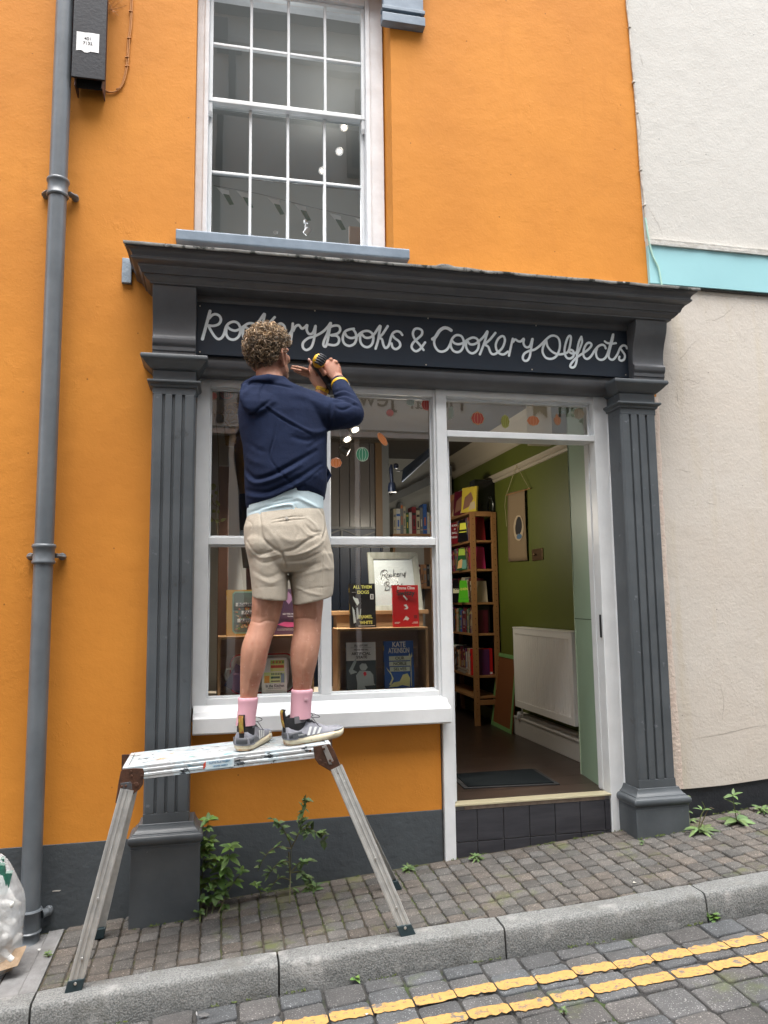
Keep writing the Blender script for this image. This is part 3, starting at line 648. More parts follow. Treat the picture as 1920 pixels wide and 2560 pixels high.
# plaster repair ridges: slightly raised smooth patches
PATCH = mat('smooth_plaster_patch', (.52, .48, .42), .8, col2=(.50, .455, .40), vs=8, bump=.001, bs=60)
def patch(pts, name='plaster_patch', y=.0025):
    b = MB(); P = [Vector(at(px, py, y)) for px, py in pts]; c = sum(P, Vector())/len(P); out = []
    for i in range(len(P)):
        a_, b_ = P[i], P[(i+1) % len(P)]
        for k in range(4): t = k/4; q_ = a_.lerp(b_, t); out.append(q_+Vector((rng.gauss(0, .002), 0, rng.gauss(0, .002))))
    inn = [c+(p-c)*.90+Vector((0, -.0009, 0)) for p in out]; n = len(out)
    b.add([p+Vector((0, -.0006, 0)) for p in out], [tuple(range(n))]); b.build(name, PATCH, H)

# ============================================================ OPPOSITE SIDE OF THE STREET (seen only as reflections in the glass)
OY = -5.62
O = thing('grey_building_opposite', 'pale grey building across the street seen only as a reflection in the shop glass', 'building')
OW = mat('pale_grey_render', (.72, .76, .75), .85, col2=(.68, .72, .71), vs=1.5, bump=.004, bs=30)
fz0, fz1 = 3.47, 4.5
b = MB(); b.box(-9, 12, OY-.4, OY, fz1, 9.3); b.box(-9, -2.5, OY-.4, OY, -1, fz0); b.box(.1, .45, OY-.4, OY+.03, -1, fz0); b.box(3.3, 12, OY-.4, OY, -1, fz0); b.box(-9, 12, OY-.4, OY, fz0, fz1)
b.build('wall', OW, O)
b = MB(); b.box(-2.5, 3.3, OY-.4, OY-.02, -1, .75+GB); b.build('dark_plinth', BLACKPL, O)
FASC = mat('pale_blue_grey_fascia', (.70, .76, .78), .6)
b = MB(); b.box(-2.6, 5.6, OY, OY+.06, fz0+.10, fz1-.05); b.build('fascia', FASC, O)
b = MB(); b.box(-2.62, 5.62, OY, OY+.09, fz0, fz0+.06); b.build('fascia_edge', OLDWHITE, O)
b = MB(); b.box(-2.4, 3.25, OY-.10, OY-.05, .7, fz0); b.build('dark_window', mat('dark_glazing', (.02, .022, .025), .25), O)
for xx in (-1.2, 1.7): 
    b = MB(); b.box(xx, xx+.06, OY-.05, OY, .7, fz0); b.build('window_post', OLDWHITE, O)
DKL = mat('dark_letters', (.035, .04, .04), .6)
def opos(px, py): p = at(px, py, -OY+.08*2); return p
for s_, px, py, h in (('een', 1432, 1026, .26), ('Floral', 1092, 1008, .24), ('Jewels', 905, 998, .24)):
    p = opos(px, py); text(s_, 'lettering', h, (p.x, OY+.062, p.z), O, DKL, rot=(pi/2, 0, pi), depth=.004)
p0, p1 = opos(1195, 1008), opos(1325, 985)
b = MB(); b.box(p0.x, p1.x, OY+.06, OY+.075, p0.z, p0.z+.16); b.build('small_sign', mat('beige_board', (.42, .37, .30), .6), O)
p = opos(1260, 1003); text('florist gifts plants', 'lettering', .07, (p.x, OY+.077, p0.z+.08), O, DKL, rot=(pi/2, 0, pi))
b = MB(); p = opos(1346, 1045); b.prism([(p.x-.10, OY+.062, p.z), (p.x, OY+.062, p.z+.08), (p.x+.10, OY+.062, p.z), (p.x+.10, OY+.062, p.z+.42), (p.x-.10, OY+.062, p.z+.42)], (0, .01, 0)); b.build('banner', mat('dark_green_banner', (.03, .05, .045), .7), O)
for (x0, x1, z0, z1) in ((1.78, 2.7, 7.2, 8.4), (1.75, 2.7, 5.2, 6.5), (-1.5, -.6, 5.9, 7.3), (4.4, 5.3, 5.9, 7.3)):
    b = MB(); b.box(x0, x1, OY, OY+.02, z0, z1); w_ = b.build('window', mat('dark_glazing', (.02, .022, .025), .25), O)
    b = MB(); b.box(x0-.06, x0, OY, OY+.05, z0, z1); b.box(x1, x1+.06, OY, OY+.05, z0, z1); b.box(x0-.06, x1+.06, OY, OY+.09, z0-.08, z0); b.box(x0-.06, x1+.06, OY, OY+.05, z1, z1+.06); b.build('window_frame', mat('brown_frame', (.14, .12, .10), .6), w_)
b = MB(); b.box(-9, 12, OY, OY+.28, 9.1, 9.32); b.box(-9, 12, OY-4, OY, 9.2, 9.3); b.build('eaves', mat('dark_eaves', (.16, .165, .17), .6), O)
b = MB(); b.box(-9, 12, OY, OY+.14, 8.62, 8.70); b.build('cornice_band', mat('grey_band', (.55, .58, .58), .8), O)
b = MB(); b.add([(-9, -4.92, rz(-9, -4.9)+.09), (12, -4.92, rz(12, -4.9)+.09), (12, OY, rz(12, -5.6)+.1), (-9, OY, rz(-9, -5.6)+.1)], [(0, 3, 2, 1)]); b.box(-9, 12, -4.93, -4.90, -1, -.9); b.build('pavement', PAVE, kind='structure')

b = MB(); xh = at(565, 90, -OY+.2).x; b.box(xh-.22, xh+.10, OY+.01, OY+.26, 8.55, 8.85); b.tube([(xh-.02, OY+.10, 8.55), (xh-.02, OY+.10, 3.6)], .045, 12); b.build('rain_hopper', mat('dark_iron', (.03, .032, .034), .5), O, smooth=40)

# ============================================================ DOWNPIPE
def pt(px, py, y): return at(px, py, y)
PY = -.075; r0 = .0405
D_ = thing('downpipe', 'round grey painted downpipe running down the orange wall beside the black box', 'drainpipe')
pts = [at(152+33/2-(152+16.5-160)*0, 0, PY)]
top = at(165, -150, PY); bot = at(76, 2330, PY)
px_top, px_bot = at(163, 0, PY).x, at(76, 2250, PY).x
zbot = at(76, 2345, PY).z
def pipex(z):
    zt_, zb_ = at(163, 0, PY).z, at(76, 2250, PY).z
    return px_bot+(px_top-px_bot)*(z-zb_)/(zt_-zb_)
b = MB(); b.tube([(pipex(z), PY, z) for z in (7.5, 6, 4.4, 3, 2, 1, zbot+.05)], r0, 24); b.build('pipe', PIPE, D_, smooth=50)
def collar(pxy, name='pipe_bracket', r=r0, ears=True, mark=False):
    z = at(pxy[0], pxy[1], PY).z; x = pipex(z); b = MB()
    prof = [(r+.001, -.045), (r+.005, -.045), (r+.009, -.040), (r+.009, -.033), (r+.005, -.028), (r+.005, .022), (r+.009, .027), (r+.011, .034), (r+.009, .041), (r+.004, .044), (r+.001, .044)]
    b.lathe(prof, (x, PY, z), 28)
    if ears:
        for s_ in (-1, 1):
            b.tube([(x+s_*(r+.001), PY+.030, z-.005), (x+s_*(r+.022), PY+.050, z-.008), (x+s_*(r+.030), PY+.060, z-.008)], [.020, .019, .017], 10, flat=.55, up=(0, 1, 0))
            b.lathe([(0, 0), (.016, 0), (.017, .018), (.012, .024), (0, .024)], (x+s_*(r+.026), -.004, z-.008), 14, (0, -1, 0))
            b.lathe([(0, 0), (.007, 0), (.007, .007), (0, .007)], (x+s_*(r+.028), -.028, z-.008), 8, (0, -1, 0))
    return b.build(name, PIPE, D_, smooth=45)
collar((137, 470)); collar((108, 1385)); 
z = at(80, 2300, PY).z; x = pipex(z)
b = MB(); r = r0; b.lathe([(r+.001, -.05), (r+.007, -.048), (r+.007, -.044), (r+.002, -.040), (r+.002, .030), (r+.006, .034), (r+.010, .040), (r+.006, .046), (r+.001, .047)], (x, PY, z), 28)
b.tube([(x+r, PY+.03, z+.010), (x+r+.02, PY+.045, z+.012)], [.02, .016], 10); b.lathe([(0, 0), (.018, 0), (.019, .02), (.012, .026), (0, .026)], (x+r+.022, -.008, z+.012), 16, (0, -1, 0)); b.build('pipe_bracket', PIPE, D_, smooth=45)
# shoe: elbow turning out towards the street, hollow mouth
b = MB(); c = Vector((x, PY, z-.05)); R = []; path = [c, c+Vector((0, 0, -.03)), c+Vector((0, -.010, -.055)), c+Vector((0, -.030, -.078)), c+Vector((0, -.056, -.096))]
b.tube(path, [r, r, r+.001, r+.002, r+.003], 24, cap=False, up=(1, 0, 0)); b.tube(path[::-1], [r-.001, r-.003, r-.004, r-.004, r-.004], 24, cap=False, up=(1, 0, 0))
b.build('pipe_shoe', PIPE, D_, smooth=60)
b = MB(); b.lathe([(0, 0), (r-.004, 0), (0, .0005)], path[2], 20, (path[2]-path[3])); b.build('dark_inside', mat('black_void', (.004, .004, .004), .9), D_)

# ============================================================ JUNCTION BOX + its cables
J = thing('junction_box', 'black weathered cable box with a torn white number label beside the grey downpipe', 'junction box')
BOXM = mat('black_box_paint', (.010, .011, .016), .5, col2=(.015, .017, .023), spec=.3, vs=14, bump=.001, bs=60, spots=[((.10, .105, .11), 35, .68, .74), ((.28, .28, .27), 80, .74, .78)])
jy = -.115; jz0 = at(178, 190, jy).z; jx0, jx1 = at(178, 190, jy).x, at(262, 196, jy).x
b = MB(); b.box(jx0, jx1, jy, jy+.012, jz0, 5.2); o = b.build('cover', BOXM, J, bevel=.002)
b = MB(); b.box(jx0+.012, jx0+.016, jy+.0125, -.004, jz0-.035, 5.1); b.box(jx1-.016, jx1-.012, jy+.0125, -.004, jz0-.035, 5.1); b.build('body', mat('rust_dark', (.03, .018, .014), .7, col2=(.08, .03, .018), vs=20), J)
b = MB(); b.box(jx0+.017, jx1-.017, jy+.05, jy+.055, jz0-.02, 5.1); b.build('inner_panel', mat('black_void', (.004, .004, .004), .9), J)
la, lb = at(192, 78, jy-.001), at(247, 133, jy-.001)
b = MB(); P = []; rng = random.Random(2)
for k in range(9): P.append((la.x+(lb.x-la.x)*k/8, jy-.001, lb.z+(rng.uniform(-.006, .004) if 0 < k < 8 else 0)))
for k in range(9): P.append((lb.x-(lb.x-la.x)*k/8, jy-.001, la.z+(rng.uniform(-.002, .002) if 0 < k < 8 else 0)))
b.prism(P, (0, -.0006, 0)); LAB = b.build('label_sticker', mat('white_sticker', (.72, .72, .72), .5), o)
tx = mat('black_print', (.02, .02, .02), .6)
text('401', 'number', .0155, ((la.x+lb.x)/2, jy-.0022, la.z-.032), LAB, tx); text('7132', 'number', .0155, ((la.x+lb.x)/2, jy-.0022, la.z-.056), LAB, tx)
CAB = mat('orange_painted_cable', (.48, .20, .05), .6)
W_ = thing('wall_cable', 'orange painted cable looping out of the black box down the wall', 'cable')
CP = [(245, 195), (255, 222), (272, 231), (292, 226), (306, 205), (316, 160), (320, 100), (325, 60), (328, -40)]
for off in (0, .007): 
    P = [at(px, py, -.006-off*.3)+Vector((off, 0, off*.4)) for px, py in CP]; P = [Vector(v) for v in catmull([tuple(p) for p in P], 6)]
    b = MB(); b.tube(P, .0035, 6); b.build('cable', CAB, W_, smooth=80)
for (px, py) in ((323, 95), (318, 143), (318, 165), (296, 222), (327, 28)):
    b = MB(); p = at(px, py, -.008); b.obox(p, (.010, 0, .002), (0, .005, 0), (0, 0, .002)); b.build('clip', CAB, W_)
b = MB(); rng = random.Random(8)
for k in range(9):
    p = at(272+rng.uniform(-3, 6), 5+rng.uniform(0, 30), -.01); q_ = at(300+rng.uniform(-12, 20), rng.uniform(-25, 40), -.015); m_ = (p+q_)/2+Vector((0, -.01, rng.uniform(-.02, .02))); b.tube([p, m_, q_], .0011, 4)
b.build('loose_wires', CAB, W_)
# cable down the party line
W2 = thing('party_line_cable', 'thin pale cable running down the seam between orange and cream walls', 'cable')
CP = [(1566, -60), (1567, 10), (1573, 60), (1580, 150), (1590, 260), (1597, 350), (1602, 430), (1611, 500), (1613, 540), (1619, 575), (1620, 600)]
P = catmull([tuple(at(px, py, -.010)) for px, py in CP], 6); b = MB(); b.tube(P, .0062, 8); b.build('cable', mat('whitewashed_cable', (.55, .53, .48), .7, col2=(.36, .33, .29), vs=30, bump=.001, bs=80), W2, smooth=80)
CP = [(1613, 545), (1622, 600), (1632, 640), (1646, 670), (1653, 705), (1656, 722)]
P = catmull([tuple(at(px, py, -.030)) for px, py in CP], 6); b = MB(); b.tube(P, .0055, 8); b.build('cable_tail', mat('mint_cable', (.36, .58, .50), .6), W2, smooth=80)
for px, py in ((1574, 68), (1584, 205), (1593, 282), (1602, 425), (1611, 512)):
    b = MB(); p = at(px, py, -.012); b.obox(p, (.008, 0, .001), (0, .008, 0), (0, 0, .006)); b.build('clip', mat('whitewashed_cable'), W2, bevel=.002)
# drainage channel crossing the pavement from the pipe to the kerb
CONC = mat('channel_concrete', (.20, .20, .20), .8, col2=(.14, .14, .14), vs=14, bump=.003, bs=80)
b = MB(); y0_, y1_ = -.02, -.545
for (xa, xb, h0, h1) in ((-.90, -.790, .001, -.001), (-.784, -.700, -.006, -.008), (-.694, -.632, .001, .001)):
    b.add([(xa, y0_, gz(xa, y0_)+h0), (xb, y0_, gz(xb, y0_)+h1), (xb, y1_, gz(xb, y1_)+h1), (xa, y1_, gz(xa, y1_)+h0), (xa, y0_, gz(xa)-.06), (xb, y0_, gz(xb)-.06), (xb, y1_, gz(xb)-.06), (xa, y1_, gz(xa)-.06)],
          [(0, 3, 2, 1), (4, 5, 6, 7), (0, 1, 5, 4), (1, 2, 6, 5), (2, 3, 7, 6), (3, 0, 4, 7)])
b.build('drainage_channel', CONC, kind='structure')
# ============================================================ INSIDE THE SHOP
RXW = 2.25; FZ = .385; CZ = 2.74; BWY = 2.65; DEEP = 4.4
GREEN = mat('olive_green_wall', (.098, .115, .015), .55, col2=(.09, .106, .014), vs=2, bump=.0006, bs=40)
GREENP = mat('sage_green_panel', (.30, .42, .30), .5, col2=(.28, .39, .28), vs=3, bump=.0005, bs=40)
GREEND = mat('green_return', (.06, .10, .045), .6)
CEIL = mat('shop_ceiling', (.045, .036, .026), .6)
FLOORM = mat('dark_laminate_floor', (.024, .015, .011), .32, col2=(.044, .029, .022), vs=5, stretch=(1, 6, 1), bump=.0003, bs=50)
R_ = thing('shop_interior', 'dim shop room behind the glass with olive green wall and dark laminate floor', 'room')
b = MB(); 
x = .0
for k in range(12):
    y0_, y1_ = .075+k*.19, .075+(k+1)*.19
    b.box(-.15, 2.3, y0_+.0008, y1_-.0008, FZ-.03, FZ)
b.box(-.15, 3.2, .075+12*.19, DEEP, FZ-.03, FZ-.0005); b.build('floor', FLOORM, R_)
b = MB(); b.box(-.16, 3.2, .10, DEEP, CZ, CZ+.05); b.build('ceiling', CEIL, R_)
b = MB(); b.box(RXW, RXW+.06, .49, DEEP, FZ-.03, CZ); b.build('green_wall', GREEN, R_)
b = MB(); b.add([(2.000, .115, FZ), (2.052, .480, FZ), (2.052, .480, 2.5), (2.000, .115, 2.5), (2.0, .15, CZ), (2.06, .48, CZ)], [(0, 1, 2, 3)]); b.build('green_panel', GREENP, R_)
b = MB(); b.box(1.9995, 2.054, .1143, .4803, 1.266, 1.2675); b.v = [(2.0-.001, .118, 1.268), (2.050-.001, .478, 1.268), (2.050-.001, .478, 1.2715), (2.0-.001, .118, 1.2715)]; b.f = [(0, 1, 2, 3)]; b.mi = [0]; b.t = [None]; b.build('panel_joint', mat('dark_joint', (.03, .05, .03), .9), R_)
b = MB(); b.box(2.053, 2.256, .481, .488, FZ, CZ); b.box(2.0, 2.25, .14, .478, 2.5, CZ); b.build('wall_return', GREEND, R_)
b = MB(); b.v = [(2.046, .476, FZ), (2.056, .472, FZ), (2.056, .472, 2.6), (2.046, .476, 2.6)]; b.f = [(0, 1, 2, 3)]; b.mi = [0]; b.t = [None]; b.build('panel_bead', mat('pale_bead', (.35, .42, .30), .5), R_)
# picture rail, coving, skirting box
CRM = mat('cream_woodwork', (.38, .33, .25), .5)
zr_ = atx(1285, 1172, RXW-.02).z
b = MB(); b.prism([(RXW, .49, zr_-.035), (RXW-.012, .49, zr_-.033), (RXW-.020, .49, zr_-.018), (RXW-.014, .49, zr_-.004), (RXW-.030, .49, zr_+.012), (RXW-.034, .49, zr_+.022), (RXW, .49, zr_+.030)], (0, DEEP-.49, 0)); b.build('picture_rail', CRM, R_)
zc_ = atx(1190, 1150, RXW-.03).z
b = MB(); b.prism([(RXW, .49, zc_-.05), (RXW-.02, .49, zc_-.04), (RXW-.05, .49, zc_), (RXW-.09, .49, CZ-.03), (RXW-.12, .49, CZ), (RXW, .49, CZ)], (0, DEEP-.49, 0)); b.build('coving', CRM, R_)
b = MB(); b.box(2.08, 2.24, .75, 1.15, zr_+.05, CZ-.002); b.build('boxed_beam', CRM, R_)
b = MB(); b.box(2.178, RXW, .49, 1.86, FZ+.0005, .505); b.box(2.172, RXW, .49, 1.86, .5055, .520); b.box(2.205, RXW, .49, 1.86, .5205, .545); b.build('skirting', mat('white_skirting', (.52, .50, .46), .5), R_, bevel=.003)
b = MB(); b.box(2.1765, 2.179, .50, .60, .43, .47); b.build('skirting_slot', mat('black_void'), R_)
# left side and back of the room
PALE = mat('pale_plaster', (.36, .33, .27), .8, col2=(.32, .29, .24), vs=3)
b = MB(); b.box(-.16, -.115, .105, DEEP, FZ, CZ); b.build('side_wall', PALE, R_)
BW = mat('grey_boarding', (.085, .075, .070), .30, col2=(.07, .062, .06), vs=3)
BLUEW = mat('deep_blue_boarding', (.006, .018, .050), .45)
zt = at(760+120, 1318, BWY).z
bxe = at(950, 1200, BWY).x
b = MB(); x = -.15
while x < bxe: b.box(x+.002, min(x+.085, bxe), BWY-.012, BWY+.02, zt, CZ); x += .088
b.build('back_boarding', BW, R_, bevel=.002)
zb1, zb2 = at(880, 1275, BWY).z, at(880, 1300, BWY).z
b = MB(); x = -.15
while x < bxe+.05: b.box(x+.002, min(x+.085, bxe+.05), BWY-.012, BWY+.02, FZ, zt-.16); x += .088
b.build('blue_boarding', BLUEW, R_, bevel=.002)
# blue lattice band with white cross rails
b = MB(); b.box(-.15, bxe, BWY-.006, BWY+.02, zt-.16, zt); b.build('blue_band', BLUEW, R_)
b = MB(); b.box(-.15, bxe, BWY-.03, BWY-.013, zt-.018, zt+.002); b.box(-.15, bxe, BWY-.03, BWY-.013, zt-.172, zt-.150)
x = bxe
while x > 0:
    b.box(x-.008, x+.008, BWY-.024, BWY-.013, zt-.150, zt-.018)
    for s_ in (-1, 1): b.obox((x-.17, BWY-.018, zt-.084), (.166, 0, s_*.062), (0, .003, 0), (-.0025, 0, .006))
    x -= .34
b.build('lattice_rail', mat('grey_rail', (.12, .125, .13), .5), R_)
b = MB(); b.box(bxe-.05, bxe+.008, BWY-.05, BWY+.03, zt-.1, CZ); b.build('timber_post', mat('ochre_timber', (.10, .05, .012), .5), R_)
b = MB(); b.box(bxe+.008, bxe+.07, BWY-.04, BWY+.05, FZ, CZ); b.build('door_lining', mat('grey_rail'), R_)
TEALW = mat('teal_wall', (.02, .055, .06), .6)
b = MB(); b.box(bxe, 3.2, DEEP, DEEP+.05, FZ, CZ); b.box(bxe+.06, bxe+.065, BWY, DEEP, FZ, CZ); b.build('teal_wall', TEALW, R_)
b = MB(); p0, p1 = at(965, 1258, 3.0), at(1026, 1212, 3.0); b.prism([(p0.x, 3.0, p0.z-.012), (p1.x+.4, 3.0, p1.z+.10), (p1.x+.4, 3.0, p1.z+.19), (p0.x, 3.0, p0.z+.05)], (0, .03, 0)); b.build('teal_trim', mat('grey_rail'), R_)

# ---- floor mat
q4 = [atz(px, py, FZ+.001) for px, py in ((1160, 1973), (1400, 1962), (1338, 1924), (1100, 1936))]
q4[3].x = q4[0].x+.02; q4[3].y = q4[2].y
MT = thing('door_mat', 'dark ribbed door mat on the laminate floor just inside the doorway', 'mat')
b = MB(); c = sum(q4, Vector())/4; b.prism([p for p in q4], (0, 0, .006)); b.build('border', mat('rubber_border', (.012, .012, .013), .7), MT, bevel=.002, fix=True)
inn = [c+(p-c)*.90+Vector((0, 0, .0065)) for p in q4]; b = MB(); b.prism(inn, (0, 0, .004)); b.build('pile', mat('carpet_pile', (.005, .007, .008), .95, spec=.1, col2=(.010, .013, .015), vs=130, bump=.004, bs=220), MT, fix=True)

# ---- radiator
RA = thing('radiator', 'cream ribbed panel radiator mounted on the green wall inside the doorway', 'radiator')
ry0, ry1 = .735, 1.695; rz0, rz1 = .605, 1.178; rx = 2.145
RADM = mat('radiator_enamel', (.80, .78, .73), .35)
pts = []; n = 23; 
prof = [(RXW-.03, ry0), (rx, ry0), (rx, ry0+.035)]
L_ = ry1-ry0-.07
for k in range(n):
    a_ = ry0+.035+L_*k/n; w_ = L_/n; prof += [(rx+.007-.007*cos(2*pi*(j+.5)/8), a_+w_*(j+.5)/8) for j in range(8)]
prof += [(rx, ry1-.035), (rx, ry1), (RXW-.03, ry1)]
b = MB(); b.prism([(x, y, rz0+.045) for x, y in prof], (0, 0, rz1-rz0-.09)); b.box(rx, RXW-.03, ry0, ry1, rz0, rz0+.0445); b.box(rx, RXW-.03, ry0, ry1, rz1-.0445, rz1-.006); b.build('panel', RADM, RA, smooth=50, fix=True)
b = MB(); b.box(rx-.003, RXW-.02, ry0-.006, ry1+.004, rz1-.0055, rz1+.004); b.box(rx-.001, RXW-.02, ry0-.007, ry0-.0005, rz0, rz1-.006); b.build('casing', RADM, RA, bevel=.002)
b = MB(); vy = ry1-.03; b.tube([(rx+.04, vy, rz0), (rx+.04, vy, .545)], .008, 8); b.lathe([(0, 0), (.017, 0), (.019, .02), (.017, .05), (.012, .055), (0, .055)], (rx+.03, vy+.02, .555), 14, (0, .3, -1)); b.build('valve', OLDWHITE, RA, smooth=50)

# ---- framed board leaning behind the radiator
LB = thing('leaning_board', 'brown board with pale green frame leaning on the wall behind the radiator', 'board')
b0, b1 = Vector((2.168, 2.27, FZ)), Vector((2.150, 1.80, FZ)); up = Vector((.075, -.03, .66))
up = (atx(1268, 1635, 2.235)-b0); up.y = 0
nx = up.cross(b1-b0).normalized()
if nx.x > 0: nx = -nx
b = MB(); b.prism([b0, b1, b1+up, b0+up], -nx*.010); b.build('panel', mat('brown_board', (.17, .055, .012), .7), LB, fix=True)
b = MB(); s1 = (b1-b0).normalized(); s2 = up.normalized(); wd = .028
def bar(p, q, side): b.prism([p, q, q+side*wd, p+side*wd], nx*.006)
bar(b0, b1, s2); bar(b0+up, b1+up, -s2); bar(b0+s2*wd, b0+up-s2*wd, s1); bar(b1+s2*wd, b1+up-s2*wd, -s1); b.build('frame', mat('pale_green_paint', (.16, .33, .11), .5), LB, fix=True)

# ---- wall hanging banner
BN = thing('hanging_banner', 'long tan canvas banner with a dark oval picture hanging from the picture rail', 'banner')
xw = RXW-.012
c0, c1, c2, c3 = [atx(px, py, xw) for px, py in ((1271, 1233), (1314, 1222), (1319, 1401), (1273, 1404))]
b = MB(); nn = 14; R = []
for j in range(nn+1):
    t = j/nn; L1 = c0.lerp(c3, t); R1 = c1.lerp(c2, t); R.append([L1.lerp(R1, k/8)+Vector((-.004*sin(k*.9+t*3)-.004*(1 if k in (0, 8) else 0), 0, 0)) for k in range(9)])
b.rings(R, cap=False, closed=False); ob = b.build('canvas', mat('tan_canvas', (.22, .155, .085), .85, bump=.0008, bs=300), BN, smooth=90)
ob.modifiers.new('t', 'SOLIDIFY').thickness = .002
cc = atx(1297, 1320, xw-.007); 
def oval(b, c, ry, rz, x, seed, n=36):
    rr = random.Random(seed); b.add([(x, c.y+ry*cos(2*pi*k/n)*(1+rr.uniform(-.03, .03)), c.z+rz*sin(2*pi*k/n)*(1+rr.uniform(-.03, .03))) for k in range(n)], [tuple(range(n))])
cy_ = abs(atx(1284, 1320, xw).y-atx(1308, 1320, xw).y)/2
b = MB(); oval(b, cc, cy_*1.05, .098, xw-.010, 1); b.build('picture_patch', mat('cream_patch', (.40, .31, .20), .8), BN)
b = MB(); oval(b, cc+Vector((0, -.012, .020)), cy_*.62, .066, xw-.0105, 2); oval(b, cc+Vector((0, .03, -.005)), cy_*.35, .045, xw-.0106, 5); b.build('picture_bird', mat('black_print'), BN)
b = MB(); oval(b, cc+Vector((0, -.01, -.066)), cy_*.55, .020, xw-.0105, 3); b.build('picture_sea', mat('blue_print', (.07, .14, .22), .7), BN)
b = MB(); e0, e1 = atx(1265, 1238, xw-.006), atx(1326, 1221, xw-.006); b.tube([e0, e1], .004, 8); b.build('rod', WOOD, BN)
hook = atx(1291, 1163, xw-.02); b = MB(); b.tube([e0+Vector((0, -.01, 0)), hook], .0022, 6); b.tube([e1+Vector((0, .02, 0)), hook], .0022, 6); b.tube([e0+Vector((-.002, 0, 0)), e0+Vector((-.004, .02, -.08)), e0+Vector((-.003, -.0, -.25))], .002, 5); b.build('cord', mat('cream_cord', (.40, .34, .20), .8), BN)
# ---- brass light switch
SWT = thing('light_switch', 'brass double light switch plate on the green wall right of the banner', 'light switch')
s0, s1_ = atx(1332, 1374, RXW-.001), atx(1359, 1399, RXW-.001)
b = MB(); b.box(RXW-.010, RXW-.0005, s1_.y, s0.y, s1_.z, s0.z); b.build('plate', mat('aged_brass', (.20, .13, .07), .35, metal=.8), SWT, bevel=.002)
b = MB(); ym = (s0.y+s1_.y)/2+.02; b.lathe([(0, 0), (.006, 0), (.008, .018), (0, .022)], (RXW-.010, ym, (s0.z+s1_.z)/2), 10, (-1, 0, 0)); b.build('toggle', mat('aged_brass'), SWT, smooth=40)

# ---- pine bookcase
bx0, bx1, by0, by1 = 2.015, 2.235, 2.22, 3.20; bt = 2.105
K = thing('pine_bookcase', 'tall pine shelving unit full of books standing against the green wall', 'bookcase')
for (x, y) in ((bx0, by0), (bx1-.036, by0), (bx0, by1-.036), (bx1-.036, by1-.036)):
    b = MB(); b.box(x, x+.040, y, y+.030, FZ, bt); b.cur = 1; z = FZ+.08
    while z < bt-.05 and y == by0: b.lathe([(0, 0), (.0032, 0), (0, .0003)], (x+.020, y-.0022, z), 8, (0, -1, 0)); z += .048
    b.build('upright', [WOOD, mat('black_void')], K)
b = MB(); b.box(bx0+.0405, bx1-.0365, by0+.004, by0+.026, bt-.035, bt-.002); b.box(bx0+.0405, bx1-.0365, by0+.004, by0+.026, .545, .585); b.build('end_rail', WOOD, K, bevel=.002)
SHZ = [at(1192, py, by0).z for py in (1278, 1350, 1422, 1506, 1584, 1690, 1742)]
for z in SHZ:
    b = MB(); b.box(bx0+.002, bx1-.002, by0+.032, by1-.04, z-.018, z); b.box(bx0+.0405, bx1-.0365, by0+.006, by0+.0315, z-.018, z-.0005); b.build('shelf', WOOD, K, bevel=.0015)
b = MB(); b.box(bx1+.001, bx1+.006, by0, by1, FZ+.1, bt-.05); b.build('back_panel', mat('black_void'), K)

# ---- books: every one an object with a cover and a block of pages
PAGES = mat('book_pages', (.55, .50, .40), .8)
rngb = random.Random(5)
CN = {'dark red': (.22, .010, .018), 'maroon': (.09, .008, .02), 'navy': (.010, .022, .10), 'blue': (.025, .11, .40), 'black': (.008, .008, .010), 'cream': (.50, .44, .32), 'orange': (.50, .13, .02), 'green': (.03, .12, .04),
      'yellow': (.55, .42, .05), 'white': (.55, .55, .52), 'pink': (.50, .03, .14), 'tan': (.34, .17, .08), 'grey': (.16, .17, .18), 'purple': (.09, .02, .09), 'teal': (.02, .12, .12), 'bright red': (.55, .012, .015), 'lime green': (.10, .50, .02)}
def cover(n):
    return mat('book_cover_'+n.replace(' ', '_'), CN[n], .4)
def book(w, h, t, col, loc, M, label, group=None, name='book'):
    # w along local x (cover width), h up, t thickness along local y ; spine at -x
    o = thing(name, label, 'book', group, loc=loc)
    key = (round(w, 3), round(h, 3), round(t, 3))
    b = MB(); s = .0022
    b.box(-w/2, w/2, -t/2, -t/2+s, 0, h); b.box(-w/2, w/2, t/2-s, t/2, 0, h); b.box(-w/2, -w/2+s, -t/2+s, t/2-s, 0, h)
    q_ = rngb.random(); z1 = h*(.12+.1*q_); z2 = h*(.62+.2*q_); b.cur = 1
    if q_ > .25: b.box(-w/2-.0004, -w/2+.0001, -t/2+.002, t/2-.002, z2, z2+h*.10)
    b.box(-w/2-.0004, -w/2+.0001, -t/2+.3*t, t/2-.3*t, h*.28, h*.55)
    if q_ < .7: b.box(-w/2-.0004, -w/2+.0001, -t/2+.002, t/2-.002, z1, z1+.006)
    b.cur = 0
    c = b.build('cover', [cover(col) if isinstance(col, str) else col, cover(rngb.choice(['white', 'cream', 'black', 'yellow', 'orange', 'grey', 'blue']))], o)
    b = MB(); b.box(-w/2+s, w/2-.003, -t/2+s, t/2-s, .003, h-.003); b.build('pages', PAGES, o)
    o.rotation_euler = M; return o, c
rng = random.Random(12)
palettes = [['black', 'dark red', 'maroon', 'tan', 'navy'], ['pink', 'black', 'tan', 'maroon', 'grey'], ['black', 'dark red', 'cream', 'grey', 'maroon'], ['navy', 'blue', 'purple', 'orange', 'green', 'maroon', 'dark red', 'cream'], ['maroon', 'green', 'cream', 'tan', 'purple', 'black', 'dark red', 'white']]
shelfname = ['top', 'second', 'third', 'fourth', 'fifth']
cnt = {}
